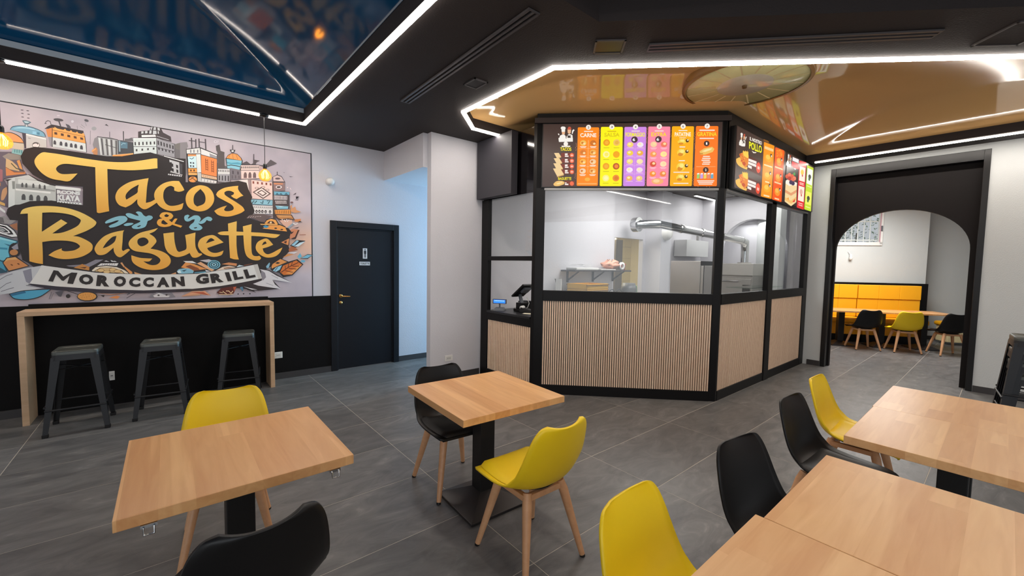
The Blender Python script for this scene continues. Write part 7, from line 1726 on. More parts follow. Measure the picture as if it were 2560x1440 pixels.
art = dict((g, Art(to_wall, .00003)) for g, _ in groups); order = 0
def gold(row):
    z0, z1 = ((1.86, 2.62), (1.36, 2.05))[row]
    def f(x, z):
        t = max(0, min(1, (z-z0)/(z1-z0))); s = max(0, min(1, (x+1.0)/2.4))
        a = Vector(rgb(236, 160, 52)[:3]).lerp(Vector(rgb(244, 210, 112)[:3]), t); a = a.lerp(Vector(rgb(250, 176, 60)[:3]), s*.5); return (*a, 1)
    return f
for g, c, s, rings, txt in parse_art(MURAL):
    A = art[g]; order += 1; A.k = order
    if g in 'tuwx': A.text(txt, rings[0][0], rings[0][1], rings[1][0], rings[1][1], hexc(c), .065); continue
    if s: rings = [smooth_ring(r) for r in rings]
    if c[0] == 'L' and len(c) == 2: A.poly(rings, None, gold(int(c[1])))
    else: A.poly(rings, hexc(c))
    if order % 1 == 0: A.k = order
for g, nm in groups: art[g].build(nm, PRM, mu, Vector((0, -1, 0)))
# ------------------------------------------------------------------ pendants
BULBM = glass_mat('amber_glass', (1, .80, .45, 1), 1.3)
_nt = BULBM.node_tree; _em = _nt.nodes.new('ShaderNodeEmission'); _em.inputs[0].default_value = rgb(255, 170, 50); _em.inputs[1].default_value = .55; _ad = _nt.nodes.new('ShaderNodeAddShader'); _out = [q for q in _nt.nodes if q.type == 'OUTPUT_MATERIAL'][0]; _src = _out.inputs[0].links[0].from_socket; _nt.links.new(_src, _ad.inputs[0]); _nt.links.new(_em.outputs[0], _ad.inputs[1]); _nt.links.new(_ad.outputs[0], _out.inputs[0])
def pendant(x, y, z, label):
    t = thing('pendant_lamp', label, 'lamp', (x, y, z), 0, 'filament bulb pendants over the bar')
    MB().tube([(0, 0, .13), (0, 0, ZC-z-.03)], .0035, 6).build('cord', BLACKSAT, t)
    MB().lathe([(.0, 0), (.05, .0), (.05, -.02), (.012, -.03)], 20, (0, 0, ZC-z)).build('canopy', BLACKSAT, t)
    MB().lathe([(.0, .14), (.014, .135), (.02, .12), (.021, .085), (.018, .075)], 16).build('socket', BLACKSAT, t)
    MB().lathe([(.017, .085), (.02, .07), (.045, .05), (.064, .02), (.068, -.008), (.058, -.04), (.035, -.06), (.0, -.067)], 24).build('bulb', BULBM, t)
    m = MB()
    for k in range(6):
        a = 2*PI*k/6; c, s = math.cos(a), math.sin(a)
        m.tube([(.008*c, .008*s, .06), (.036*c, .036*s, .01), (.030*c, .030*s, -.035)], .0032, 6)
    m.build('filament', AMBER, t)
pendant(.905, 5.66, 2.60, 'lit amber filament bulb hanging before the right side of the mural')
pendant(-1.085, 5.66, 2.60, 'lit amber filament bulb hanging at the left edge of the mural')
# ------------------------------------------------------------------ kiosk
KX, KY = 3.465, 2.181                       # left face plane, right face plane
PB = Vector((5.019, 2.181)); DF = Vector((-math.cos(PI/4), math.sin(PI/4))); NF = Vector((-DF.y, DF.x)) * -1   # front runs from corner PB along DF
if NF.x > 0: NF = -NF                       # outward, towards the tables
PA = PB + DF * ((PB.x - KX) / math.cos(PI/4))
LF = (PA - PB).length
ki = thing('kitchen_kiosk', 'black framed kitchen kiosk with pale slatted panels and glass windows', 'kiosk')
class Face:
    """local frame on one kiosk face: u along, z up, depth d inwards"""
    def __init__(s, o, ud, nd): s.o, s.u, s.n = Vector(o), Vector(ud), Vector(nd)
    def p(s, u, z, d=0.0): q = s.o + s.u*u - s.n*d; return (q.x, q.y, z)
    def box(s, m, u0, u1, z0, z1, d0, d1):
        c = [s.p(u, z, d) for z in (z0, z1) for d in (d0, d1) for u in (u0, u1)]
        i = (0, 1, 3, 2, 4, 5, 7, 6); c = [c[k] for k in i]
        f = [(3,2,1,0),(4,5,6,7),(0,1,5,4),(1,2,6,5),(2,3,7,6),(3,0,4,7)]
        if s.u.x*(-s.n.y) - s.u.y*(-s.n.x) < 0: f = [q[::-1] for q in f]
        return m.add(c, f)
FL = Face((KX, 4.86), (0, -1), (-1, 0))                       # left face: u from pillar to corner A
FF = Face(PA, -DF, NF)                                        # front face: u from corner A to corner B
FR_ = Face(PB, (1, 0), (0, -1))                               # right face: u from corner B to wall
LL, LR = 4.86-PA.y, 8.29-PB.x
# posts
def post(pts, z0=0.0, z1=3.34): MB().prism([tuple(q) for q in pts], z0, z1).build('post', BLACK, ki, .004)
V2 = lambda f, u, d: Vector(f.p(u, 0, d)[:2])
post([V2(FL, LL-.055, 0), PA, V2(FF, .11, 0), V2(FF, .11, .07), V2(FL, LL-.055, .07)])
post([V2(FF, LF-.075, 0), PB, V2(FR_, .045, 0), V2(FR_, .045, .07), V2(FF, LF-.075, .07)])
m = MB(); FL.box(m, 0, .16, 0, 2.50, 0, .06); m.build('post', BLACK, ki, .004)
m = MB(); FR_.box(m, 1.49, 1.665, 0, 2.54, -.012, .06); m.build('post', BLACK, ki, .004)
m = MB(); FR_.box(m, 3.08, LR, 0, 2.6, -.005, .06); m.build('post', BLACK, ki, .004)
# kick boards and rails
for f, a, b in ((FL, .16, LL-.055), (FF, .11, LF-.075), (FR_, .045, 1.49), (FR_, 1.665, 3.08)):
    m = MB(); f.box(m, a, b, 0, .118, -.004, .05); m.build('kick_board', BLACK, ki, .002)
m = MB(); FL.box(m, .16, LL-.055, .822, .925, 0, .05); m.build('rail', BLACK, ki, .002)
m = MB(); FL.box(m, .16, LL-.055, 1.655, 1.713, 0, .05); m.build('rail', BLACK, ki, .002)
for f, a, b in ((FF, .11, LF-.075), (FR_, .045, 1.49), (FR_, 1.665, 3.08)):
    m = MB(); f.box(m, a, b, 1.167, 1.294, -.006, .06); m.build('rail', BLACK, ki, .002)
# slatted fields: dark felt with separate pale slats
def slats(f, a, b, z0, z1, n, seams=()):
    m = MB(); f.box(m, a, b, z0, z1, .022, .05); p = m.build('slat_panel', BLACKSAT, ki)
    w = (b-a)/n; me = None
    ang = math.atan2(f.u.y, f.u.x)
    me = MB().box(0, w*.62, 0, .016, 0, z1-z0).mesh('slat', SLATW)
    for k in range(n):
        q = f.p(a+w*k+w*.19, z0, .006); o = link('slat', me, p, q, ang)
    return p
slats(FL, .165, LL-.06, .12, .820, 24); slats(FF, .112, LF-.077, .12, 1.165, 75); slats(FR_, .047, 1.488, .12, 1.165, 48); slats(FR_, 1.667, 3.078, .12, 1.165, 47)
# glass
def pane(f, a, b, z0, z1, nm='glass_pane'):
    m = MB(); f.box(m, a, b, z0, z1, .026, .032); return m.build(nm, GLASS, ki)
pane(FL, .16, LL-.055, 1.713, 2.50); pane(FF, .11, LF-.075, 1.294, 2.52); pane(FR_, .045, 1.49, 1.294, 2.55); pane(FR_, 1.665, 3.08, 1.294, 2.55)
for f, a, b in ((FF, .10, LF-.07), (FR_, .045, 3.09)):
    m = MB(); f.box(m, a, b, 2.512, 2.536, -.012, .05); m.build('window_head', ALU, ki)
# pay ledge behind the open hatch
MB().box(KX-.012, 4.05, 3.80, 4.70, .925, .955).build('pay_ledge', mat('black_stone', rgb(26, 26, 28), .3, noise=.1), ki, .003)
# black fascias above
m = MB(); FL.box(m, .0, LL-.055, 2.50, 3.30, .03, .09); m.build('gloss_fascia', GLOSSBLK, ki)
m = MB(); FF.box(m, .0, LF, 2.536, 3.42, .0, .12); m.build('fascia', BLACK, ki)
m = MB(); FR_.box(m, .0, LR, 2.536, 3.42, .0, .12); m.build('fascia', BLACK, ki)
m = MB(); FF.box(m, -.03, LF+.03, 3.30, 3.36, -.035, .0); m.build('cornice', mat('brown_black', rgb(44, 32, 30), .5, noise=.05), ki)
t = thing('duct_box', 'matt black boxed duct over the pay hatch beside the white pillar', 'duct box', (3.36, 4.07, 2.50))
MB().box(0, .105, .02, .775, .005, .79).build('casing', mat('charcoal_board', rgb(50, 48, 54), .6, noise=.05), t, .003)
t = thing('sticker', 'small white sticker on the glossy black fascia over the pay hatch', 'sticker', (KX+.029, 3.79, 2.60)); 
MB().box(-.001, .001, -.022, .022, -.012, .012).build('label', WHITEP, t); MB().box(-.0015, .0, -.014, .014, -.003, .003).build('print', INKM, t)
# menu boards
def board(nm, label, f, u0, u1, z0, z1, d, grp, conv):
    t = thing(nm, label, 'menu board', f.p((u0+u1)/2, z0, -d))
    org = Vector(t.location)
    m = MB(); f.box(m, u0, u1, z0, z1, -d+.004, 0.0); m.v = [tuple(Vector(q)-org) for q in m.v]; m.build('case', BLACKSAT, t, .003)
    m = MB(); f.box(m, u0+.012, u1-.012, z0+.012, z1-.012, -d, -d+.004); m.v = [tuple(Vector(q)-org) for q in m.v]
    m.build('screen', mat('menu_screen', rgb(48, 34, 31), .35, emit=1.0, noise=.001), t)
    A = Art(lambda u, v, k: tuple(Vector(conv(u, v, d+.0006+k)) - org), .00002)
    for g, c, s, rings, txt in parse_art(MENU):
        if g != grp: continue
        if s == 9: A.text(txt, rings[0][0], rings[0][1], rings[1][0], rings[1][1], hexc(c), .03); continue
        if s: rings = [smooth_ring(r) for r in rings]
        A.poly(rings, hexc(c))
    A.build('menu_print', MENUM, t, Vector((f.n.x, f.n.y, 0))); return t
MENUM = print_mat('menu_print', 1.0, .4)
board('menu_board', 'wide lit menu board on the kiosk front with six coloured columns', FF, .012+.05, LF-.055, 2.538, 3.30, .02, '1', lambda u, v, k: FF.p(LF-u-.004, v, -k))
board('menu_board', 'lit menu board lettered POLLO on the right side of the kiosk', FR_, .10, 6.80-PB.x, 2.54, 3.27, .061, '2', lambda u, v, k: FR_.p(u-PB.x, v, -k))
board('menu_board', 'lit dessert menu board with a cake at the far end of the kiosk', FR_, 6.81-PB.x, 8.14-PB.x, 2.54, 3.27, .061, '3', lambda u, v, k: FR_.p(min(u, 8.135)-PB.x, v, -k))
# pay point
t = thing('customer_display', 'small grey pole display with a lit blue screen on the pay ledge', 'display', (3.57, 4.555, .955), -.95)
MB().add([(-.085,-.05,0),(.085,-.05,0),(.085,.06,0),(-.085,.06,0),(-.06,-.02,.035),(.06,-.02,.035),(.06,.04,.045),(-.06,.04,.045)],[(3,2,1,0),(4,5,6,7),(0,1,5,4),(1,2,6,5),(2,3,7,6),(3,0,4,7)]).build('foot', GREYP, t, .004)
MB().tube([(0,.01,.04),(0,.01,.10)], .011, 10).build('stem', GREYP, t)
hd = MB().box(-.10,.10,-.012,.018,.095,.160).build('head', GREYP, t, .004)
MB().box(-.085,.085,-.0135,-.011,.105,.150).build('screen', mat('blue_lcd', rgb(40, 120, 255), .3, emit=1.2, noise=.001), hd)
m = MB()
for k in range(10): m.box(-.072+k*.015,-.063+k*.015,-.0145,-.0134,.132,.142)
m.build('lcd_text', mat('lcd_text', rgb(190, 220, 255), .3, emit=1.0, noise=.001), hd)
t = thing('pos_terminal', 'black till with a tilted touch screen on the pay ledge', 'till', (3.80, 4.36, .955), PI*.5)
MB().box(-.10,.06,-.09,.09,0,.035).box(-.08,.03,-.07,.07,.035,.12).build('base', BLK, t, .006)
MB().add([(-.06,-.03,.03),(-.03,-.03,.03),(-.03,.03,.03),(-.06,.03,.03),(.02,-.02,.25),(.05,-.02,.25),(.05,.02,.25),(.02,.02,.25)],[(3,2,1,0),(4,5,6,7),(0,1,5,4),(1,2,6,5),(2,3,7,6),(3,0,4,7)]).build('arm', GREYP, t, .004)
sc_ = MB().box(-.15,.15,-.11,.11,-.012,.012).build('touch_screen', BLKPAD, t, .004); sc_.location = (-.04,.0,.29); sc_.rotation_euler = (0,.62,0)
MB().box(-.10,.0,-.06,.06,-.045,-.012).build('screen_housing', GREYP, sc_, .004)
MB().tube([(-.12,.0,.20),(-.17,.0,.12),(-.15,.01,.06),(-.11,0,.05)], .005, 8).build('cable', WHITEP, t)
t = thing('receipt_printer', 'black receipt printer with white label behind the till screen', 'printer', (3.98, 4.47, .955), PI*.5)
MB().box(-.07,.07,-.08,.08,0,.125).build('body', BLK, t, .006); MB().box(-.035,.035,-.082,-.0795,.04,.09).build('label_plate', mat('label_grey', rgb(150, 150, 150), .5, noise=.05), t); MB().box(-.06,.06,-.05,.05,.122,.128).build('lid', BLKPAD, t, .003)
t = thing('card_reader', 'black card reader with white paper roll lying on the pay ledge', 'card reader', (3.74, 4.16, .955), .35)
MB().add([(-.05,-.1,0),(.05,-.1,0),(.05,.1,0),(-.05,.1,0),(-.04,-.09,.035),(.04,-.09,.035),(.04,.09,.07),(-.04,.09,.07)],[(3,2,1,0),(4,5,6,7),(0,1,5,4),(1,2,6,5),(2,3,7,6),(3,0,4,7)]).build('body', BLK, t, .008)
MB().lathe([(.0,-.03),(.028,-.03),(.028,.03),(.0,.03)], 16, (0,.075,.062), 'x').build('paper_roll', WHITEP, t)
t = thing('receipt_slip', 'cream receipt slip lying at the front corner of the pay ledge', 'paper', (3.67, 4.03, .956), .5)
MB().box(-.05,.05,-.09,.09,0,.002).build('sheet', mat('cream_paper', rgb(236, 226, 200), .7, noise=.03), t)
# ------------------------------------------------------------------ kitchen room behind the glass
struct(MB().prism([(3.56, 4.885), (3.56, 3.87), (5.13, 2.303), (10.3, 2.303), (10.3, 4.885)], 3.15, 3.22).build('ceiling_kitchen', mat('kitchen_ceiling', rgb(70, 64, 62), .7, noise=.04)))
OX0, OX1, OZ = 6.72, 7.70, 2.165
struct(MB().box(6.567, OX0, 4.965, 5.065, 0, 3.3).box(OX0, OX1, 4.965, 5.065, OZ, 3.3).box(OX1, 8.0, 4.965, 5.065, 0, 3.3).box(6.567, 6.60, 4.90, 5.0, 0, 3.3).build('wall_kitchen_back', WALL))
struct(MB().box(7.78, 8.15, 4.60, 5.0, 0, 3.3).box(8.15, 9.7, 4.65, 4.75, 0, 3.3).build('wall_kitchen_pier', WALL))
# far wall with arched alcove
ay0, ay1, asp, arise = 2.88, 4.20, 1.98, .67
acy, ahw = (ay0+ay1)/2, (ay1-ay0)/2
aa = [(ay1, 0.0)] + [(acy+ahw*math.cos(q), asp+arise*math.sin(q)) for q in [PI*k/28 for k in range(29)]] + [(ay0, 0.0)]
out_ = [(4.75, 0), (4.75, 3.3), (2.80, 3.3), (2.80, 0)] + aa[::-1]
tri = tessellate_polygon([[Vector((y, z, 0)) for y, z in out_]]); n = len(out_); m = MB()
m.add([(9.60, y, z) for y, z in out_] + [(9.75, y, z) for y, z in out_], [tuple(q) for q in tri] + [tuple(n+i for i in q[::-1]) for q in tri] + [(i, (i+1) % n, n+(i+1) % n, n+i) for i in range(n)])
w_ = m.build('wall_kitchen_far', WALL); struct(w_); bm = bmesh.new(); bm.from_mesh(w_.data); bmesh.ops.recalc_face_normals(bm, faces=bm.faces); bm.to_mesh(w_.data); bm.free()
struct(MB().box(10.25, 10.3, 2.3, 4.8, 0, 3.2).box(9.75, 10.25, 4.5, 4.55, 0, 3.2).box(9.75, 10.3, 2.45, 2.5, 0, 3.2).build('wall_alcove', WALL))
struct(MB().box(9.78, 9.86, 2.2, 2.80, 0, 3.3).box(8.55, 9.86, 2.18, 2.28, 0, 3.3).build('wall_kitchen_right', WALL))
# storeroom with cream tiles seen through the doorway
st = struct(MB().box(5.4, 9.6, 6.56, 6.6, 0, 3.0).build('wall_storeroom', mat('cream_grout', rgb(196, 186, 150), .8, noise=.03)))
tm = MB().box(-.147, .147, -.012, 0, -.147, .147).mesh('tile', mat('cream_tile', rgb(238, 226, 182), .35, noise=.03), .003, 1)
for i in range(9):
    for j in range(8): link('tile', tm, st, (7.35+i*.3, 6.56, .45+j*.3))
struct(MB().box(9.6, 9.7, 5.065, 6.6, 0, 3.0).box(5.4, 5.5, 6.4, 6.6, 0, 3).build('wall_storeroom_side', mat('cream_paint', rgb(225, 212, 170), .8, noise=.03)))
struct(MB().box(5.4, 9.7, 5.065, 6.6, 2.75, 2.8).build('ceiling_storeroom', mat('tan_ceiling', rgb(190, 165, 135), .8, noise=.03)))
t = thing('tall_cabinet', 'grey metal cabinet standing inside the doorway behind the kitchen', 'cabinet', (7.70, 5.75, 0))
gm = mat('grey_metal', rgb(112, 104, 92), .5, .2, noise=.05); MB().box(-.12,.12,-.2,.2,0,2.18).build('body', gm, t, .006); MB().box(-.1,.1,-.206,-.2,.05,2.12).build('door', gm, t, .003)
MB().tube([(0,-.1,2.18),(0,-.1,2.27),(-.05,-.12,2.32),(.05,-.14,2.30)], .025, 8).build('hose', WHITEP, t)
# shelf on the kitchen back wall
DM = mat('dark_shelf', rgb(54, 48, 48), .5, noise=.05)
t = thing('wall_shelf', 'dark wall shelf on brackets in the kitchen left of the doorway', 'shelf', (6.0, 4.885, 1.50))
MB().box(-.86, .72, -.32, 0, 0, .025).build('shelf_board', DM, t, .002)
for x in (-.70, -.02, .57):
    MB().box(x-.018, x+.018, -.02, 0, -.19, 0).add([(x-.01,-.02,-.17),(x+.01,-.02,-.17),(x+.01,-.28,-.0),(x-.01,-.28,0),(x-.01,-.02,-.14),(x+.01,-.02,-.14),(x+.01,-.25,0),(x-.01,-.25,0)],[(0,1,2,3),(4,7,6,5),(0,4,5,1),(0,3,7,4),(1,5,6,2)]).build('bracket', mat('bracket_grey', rgb(62, 60, 60), .45, .5, noise=.05), t)
zs = 1.525
t = thing('plastic_tray', 'clear white plastic tray pile lying on the left of the kitchen shelf', 'tray', (5.48, 4.72, zs))
MB().box(-.26,.32,-.12,.12,0,.04).build('tray', WHITEP, t, .01); MB().grid([[(x/10-.3,(y-.5)*.22,.045+.05*math.sin(x*.52+.4)*(1 if x < 6 else .5)+.012*math.sin(x*2+y*3)) for y in (0,.33,.66,1)] for x in range(7)]).build('loose_film', glass_mat('clear_film', (.94,.95,.95,1), 1.35), t)
t = thing('paper_sheets', 'white paper sheets hanging over the kitchen shelf edge', 'paper', (6.02, 4.70, zs))
MB().add([(-.18,-.12,.004),(.2,-.15,.004),(.24,.1,.006),(-.16,.12,.006),(-.18,-.12,.02),(.2,-.15,.02),(.24,.1,.024),(-.16,.12,.024)],[(3,2,1,0),(4,5,6,7),(0,1,5,4),(1,2,6,5),(2,3,7,6),(3,0,4,7)]).build('sheet', WHITEP, t)
t = thing('plastic_bag', 'crumpled salmon pink plastic bag on the kitchen shelf', 'bag', (6.27, 4.70, zs))
random.seed(5); P = []
for i in range(9):
    row = []
    for k in range(16):
        a = 2*PI*k/16; f = math.sin(PI*(i+.35)/9.2); rr = (.12+.1*random.random())*f; row.append((rr*math.cos(a)*1.25, rr*math.sin(a)*.75, .005+.17*(i/8)*(1+.2*math.sin(k*2.1))))
    P.append(row+[row[0]])
MB().grid(P).build('bag_body', mat('salmon_plastic', rgb(232, 168, 142), .35, noise=.12, nscale=12), t)
t = thing('tape_roll', 'white tape roll standing beside the salmon bag on the kitchen shelf', 'tape', (6.55, 4.66, zs))
MB().lathe([(.045,-.02),(.075,-.02),(.075,.02),(.045,.02),(.045,-.02)], 20, (0,0,.075), 'y', True, False).build('roll', WHITEP, t)
t = thing('red_tub', 'small red tub at the right end of the kitchen shelf', 'tub', (6.66, 4.72, zs))
MB().lathe([(.0,0),(.045,0),(.055,.10),(.058,.105),(.0,.105)], 18).build('tub', mat('red_plastic', rgb(222, 60, 52), .4, noise=.04), t); MB().lathe([(.0,.105),(.06,.105),(.06,.12),(.0,.122)], 18).build('lid', mat('red_lid', rgb(200, 48, 44), .4), t)
# worktop run under the shelf (mostly hidden) and what stands on it
t = thing('prep_counter', 'steel kitchen counter along the back wall behind the glass', 'counter', (5.4, 4.55, 0))
MB().box(-1.3,1.35,-.3,.32,.90,.94).build('worktop', STEEL, t, .004); MB().box(-1.28,1.33,-.26,.30,.1,.90).build('cabinet_body', STEEL, t)
YC = mat('yellow_crate', rgb(236, 182, 30), .45, noise=.04)
def crate(z, label):
    t = thing('food_crate', label, 'crate', (5.40, 4.50, z), .06, 'yellow crates on the kitchen counter')
    MB().box(-.30,.30,-.20,.20,0,.012).box(-.30,.30,-.20,-.188,0,.09).box(-.30,.30,.188,.20,0,.09).box(-.30,-.288,-.2,.2,0,.09).box(.288,.30,-.2,.2,0,.09).build('tub', YC, t)
    MB().box(-.31,.31,-.212,-.2,.066,.078).box(-.31,.31,.2,.212,.066,.078).build('rim', mat('crate_rim_dark', rgb(120, 84, 20), .5), t)  # rim strips in a darker yellow-brown than the tub
for k in range(4): crate(.94+.092*k, ['yellow crate at the bottom of the kitchen stack', 'second yellow crate from the bottom of the kitchen stack', 'third yellow crate from the bottom of the kitchen stack', 'topmost open yellow crate of the kitchen stack'][k])
t = thing('chopping_board', 'dark board leaning upright on the kitchen counter behind the glass', 'board', (4.93, 4.62, .94))
MB().add([(-.05,-.03,0),(.05,-.03,0),(.05,-.0,0),(-.05,0,0),(-.07,.1,.44),(.03,.1,.44),(.03,.13,.44),(-.07,.13,.44)],[(3,2,1,0),(4,5,6,7),(0,1,5,4),(1,2,6,5),(2,3,7,6),(3,0,4,7)]).build('panel', mat('dark_board', rgb(84, 78, 74), .5, noise=.06), t); MB().box(-.075,-.06,-.02,.1,0,.44).build('edge_strip', WHITEP, t)
t = thing('pan_handles', 'pair of round dark pan handles showing above the window rail', 'pan', (5.88, 4.42, .94))
MB().lathe([(.0,0),(.12,0),(.15,.14),(.145,.14),(.115,.012),(0,.012)], 24).build('pan', STEEL, t)
for x in (-.09, .11): MB().tube([(x+.075*math.cos(q), -.12, .19+.075*math.sin(q)) for q in [PI*k/12 for k in range(13)]], .008, 8).build('handle', BLKPAD, t)
t = thing('waste_bag', 'grey plastic sack with green drawstring standing in the kitchen doorway', 'bag', (7.0, 4.80, .0))
MB().lathe([(.0,.0),(.14,.0),(.16,.7),(.15,1.15),(.12,1.27),(.10,1.24),(.0,1.2)], 14).build('sack', mat('grey_sack', rgb(92, 92, 92), .45, noise=.15, nscale=12), t); MB().tube([(.11,-.09,1.22),(.15,-.08,1.12),(.16,-.06,.98)], .014, 8).build('drawstring', mat('green_string', rgb(90, 150, 110), .5), t)
# fridge
t = thing('steel_fridge', 'tall stainless steel fridge with black control strip behind the glass', 'fridge', (7.2, 3.46, 0))
MB().box(0,.62,.02,.58,.1,1.715).build('cabinet', STEEL, t, .006); MB().box(.015,.605,-.03,.02,.13,1.63).build('door', STEEL, t, .008); MB().box(.0,.62,-.02,.02,1.645,1.715).build('control_strip', BLKPAD, t, .004); MB().box(.02,.035,-.034,-.028,.13,1.64).build('door_gasket', BLKPAD, t)
m = MB()
for x in (.05,.57):
    for y in (.06,.52): m.tube([(x,y,0),(x,y,.1)], .02, 8)
m.build('foot', BLKPAD, t)
# extraction box and flue
t = thing('hood_box', 'pale grey metal box hung on the kitchen wall under the flue', 'hood box', (8.9, 4.62, 1.83))
MB().box(-.52,.45,-.26,.02,0,.35).build('casing', mat('pale_metal', rgb(196, 196, 196), .45, .2, noise=.03), t, .004); MB().box(.20,.24,-.14,-.1,.35,.60).box(.20,.95,-.14,-.1,.58,.60).build('hanger', ALU, t)
p0, p1, p2, p3 = Vector((7.02, 4.62, 2.41)), Vector((7.32, 4.38, 2.42)), Vector((9.2, 3.60, 2.17)), Vector((9.35, 3.60, 2.07))
t = thing('flue_pipe', 'shiny steel flue pipe running across the kitchen and down to the oven', 'pipe', p0)
MB().tube([(0,.12,0),(0,.0,0)], .14, 18).build('wall_flange', CHROME, t)
MB().tube([(0,.05,0), (.05,-.02,0), (.14,-.12,.005), p1-p0], .085, 18).build('elbow', CHROME, t)
dv = (p2-p1)
for k in range(4): MB().tube([p1-p0+dv*(k/4), p1-p0+dv*((k+1)/4)], .075, 18).build('pipe_section', CHROME, t)
for k in range(1, 4): MB().tube([p1-p0+dv*(k/4-.012), p1-p0+dv*(k/4+.012)], .088, 18).build('coupling', CHROME, t)
MB().tube([p2-p0, p2-p0+Vector((.1,-.03,-.03)), p3-p0+Vector((.02,0,0)), p3-p0+Vector((.03,0,-.12))], .078, 18).build('elbow', CHROME, t)
MB().tube([p3-p0+Vector((.03,0,-.10)), p3-p0+Vector((.03,0,-.36))], .075, 18).build('drop_section', CHROME, t); MB().tube([p3-p0+Vector((.03,0,-.35)), p3-p0+Vector((.03,0,-.375))], .13, 18).build('collar', STEEL, t)
t = thing('wall_dome', 'white half round fitting on the kitchen pier below the flue', 'wall fitting', (7.95, 4.60, 2.30))
MB().lathe([(.16,0),(.15,-.05),(.11,-.10),(.06,-.125),(.0,-.13)], 22, axis='y').build('dome', WHITEP, t)
t = thing('pizza_oven', 'pale steel oven standing in the kitchen alcove under the flue', 'oven', (9.35, 3.62, 0))
MB().box(-.26,.30,-.30,.34,.0,1.45).build('body', STEEL, t, .006); MB().box(-.30,.32,-.32,.36,1.45,1.695).build('hood', mat('pale_steel', rgb(206, 202, 196), .4, .5, noise=.03), t, .006); MB().box(-.272,-.26,-.28,.32,1.02,1.38).build('door', STEEL, t, .004); MB().box(-.275,-.262,-.27,-.12,.95,1.26).build('control_panel', BLKPAD, t, .003); MB().tube([(-.30,-.05,1.33),(-.30,.28,1.33)], .012, 8).build('handle', CHROME, t)
t = thing('glass_sneeze_guard', 'low glass shelf with a black upright behind the far kiosk window', 'glass shelf', (7.4, 2.55, 0))
MB().box(-.75,.6,-.1,.25,1.30,1.312).build('glass_shelf', glass_mat('green_glass', (.86,.95,.9,1), 1.5), t); MB().box(.32,.345,-.01,.015,.94,1.47).build('upright', BLKPAD, t); MB().box(-.75,.6,-.15,.3,0,.94).build('counter', STEEL, t)
t = thing('ceiling_led_bar', 'white LED bar on the dark kitchen ceiling', 'light', (9.15, 4.36, 3.15))
MB().box(-.50,.45,-.035,.035,-.03,0).build('housing', ALU, t); MB().box(-.49,.44,-.03,.03,-.036,-.03).build('diffuser', LEDK, t)
# ------------------------------------------------------------------ bar counter and stools
t = thing('bar_counter', 'long light oak bar counter with panel ends against the black wall', 'bar counter', (0, 5.878, 0))
MB().box(-1.095,1.01,0,.322,1.043,1.085).build('top', BARW, t, .0025); MB().box(-1.095,-1.048,0,.322,0,1.043).build('side_panel', BARW, t, .0025); MB().box(.963,1.01,0,.322,0,1.043).build('side_panel', BARW, t, .0025)
MB().box(-1.075,1.0,.323,.36,.0,1.13).build('upstand', BLACKWALL, t)
def stool_parts(t):
    S = .152; R = .035
    def rr(s, r, z):
        return [(cx*(s-r)+r*math.cos(a), cy*(s-r)+r*math.sin(a), z) for cx, cy, a0 in ((1,1,0),(-1,1,90),(-1,-1,180),(1,-1,270)) for a in [math.radians(a0+k*22.5) for k in range(5)]]
    rings = [rr(S-.02,.03,.742), rr(S-.006,.035,.757), rr(S,.038,.752), rr(S+.003,.04,.74), rr(S+.003,.04,.722)]
    m = MB(); n = 20; vs = [q for r in rings for q in r]; fs = [(i*n+k, (i+1)*n+k, (i+1)*n+(k+1)%n, i*n+(k+1)%n) for i in range(4) for k in range(n)]
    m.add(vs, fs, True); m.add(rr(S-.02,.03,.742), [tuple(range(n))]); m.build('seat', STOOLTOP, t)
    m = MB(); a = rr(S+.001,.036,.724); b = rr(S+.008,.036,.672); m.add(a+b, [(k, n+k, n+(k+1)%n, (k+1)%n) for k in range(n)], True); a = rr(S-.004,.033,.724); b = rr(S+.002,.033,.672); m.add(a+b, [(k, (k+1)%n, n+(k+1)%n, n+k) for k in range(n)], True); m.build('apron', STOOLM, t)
    for sx in (1, -1):
        for sy in (1, -1):
            T = Vector((sx*(S+.002), sy*(S+.002), .70)); Bt = Vector((sx*.218, sy*.218, .0)); w0, w1, th = .062, .034, .004
            vs = []
            for P, w in ((T, w0), (Bt, w1)):
                for dx, dy in ((0,0),(-sx*w,0),(-sx*w,-sy*th),(-sx*th,-sy*th),(-sx*th,-sy*w),(0,-sy*w)): vs.append((P.x+dx, P.y+dy, P.z))
            f = [(k,(k+1)%6,6+(k+1)%6,6+k) for k in range(6)] + [tuple(range(6)), tuple(range(11,5,-1))]
            if sx*sy > 0: f = [q[::-1] for q in f]
            lg = MB().add(vs, f).build('leg', STOOLM, t)
            MB().box(Bt.x-sx*.018-.02, Bt.x-sx*.018+.02, Bt.y-sy*.018-.02, Bt.y-sy*.018+.02, 0, .03).build('foot', BLKPAD, lg, .004)
    q = .199
    for a, b, z in (((-q,-q),(q,-q),.235),((-q,q),(q,q),.235),((-q,-q),(-q,q),.265),((q,-q),(q,q),.265)): MB().tube([(*a,z),(*b,z)], .008, 8).build('footrest', STOOLM, t)
    for a, b in (((-S,-S),(S,S)),((-S,S),(S,-S))): MB().box(-.21,.21,-.012,.012,0,.004).build('cross_brace', STOOLM, t).rotation_euler = (0,0,math.atan2(b[1]-a[1], b[0]-a[0]))
    for o in t.children:
        if o.name.startswith('cross_brace'): o.location = (0,0,.58)
GS = 'metal stools at the bar'
stool0 = thing('bar_stool', 'dark metal bar stool at the left end of the oak counter', 'stool', (-.672, 5.589, 0), math.radians(-1.2), GS); stool_parts(stool0)
dup(stool0, (-.072, 5.622, 0), math.radians(-4.4), 'dark metal bar stool in the middle of the oak counter', GS)
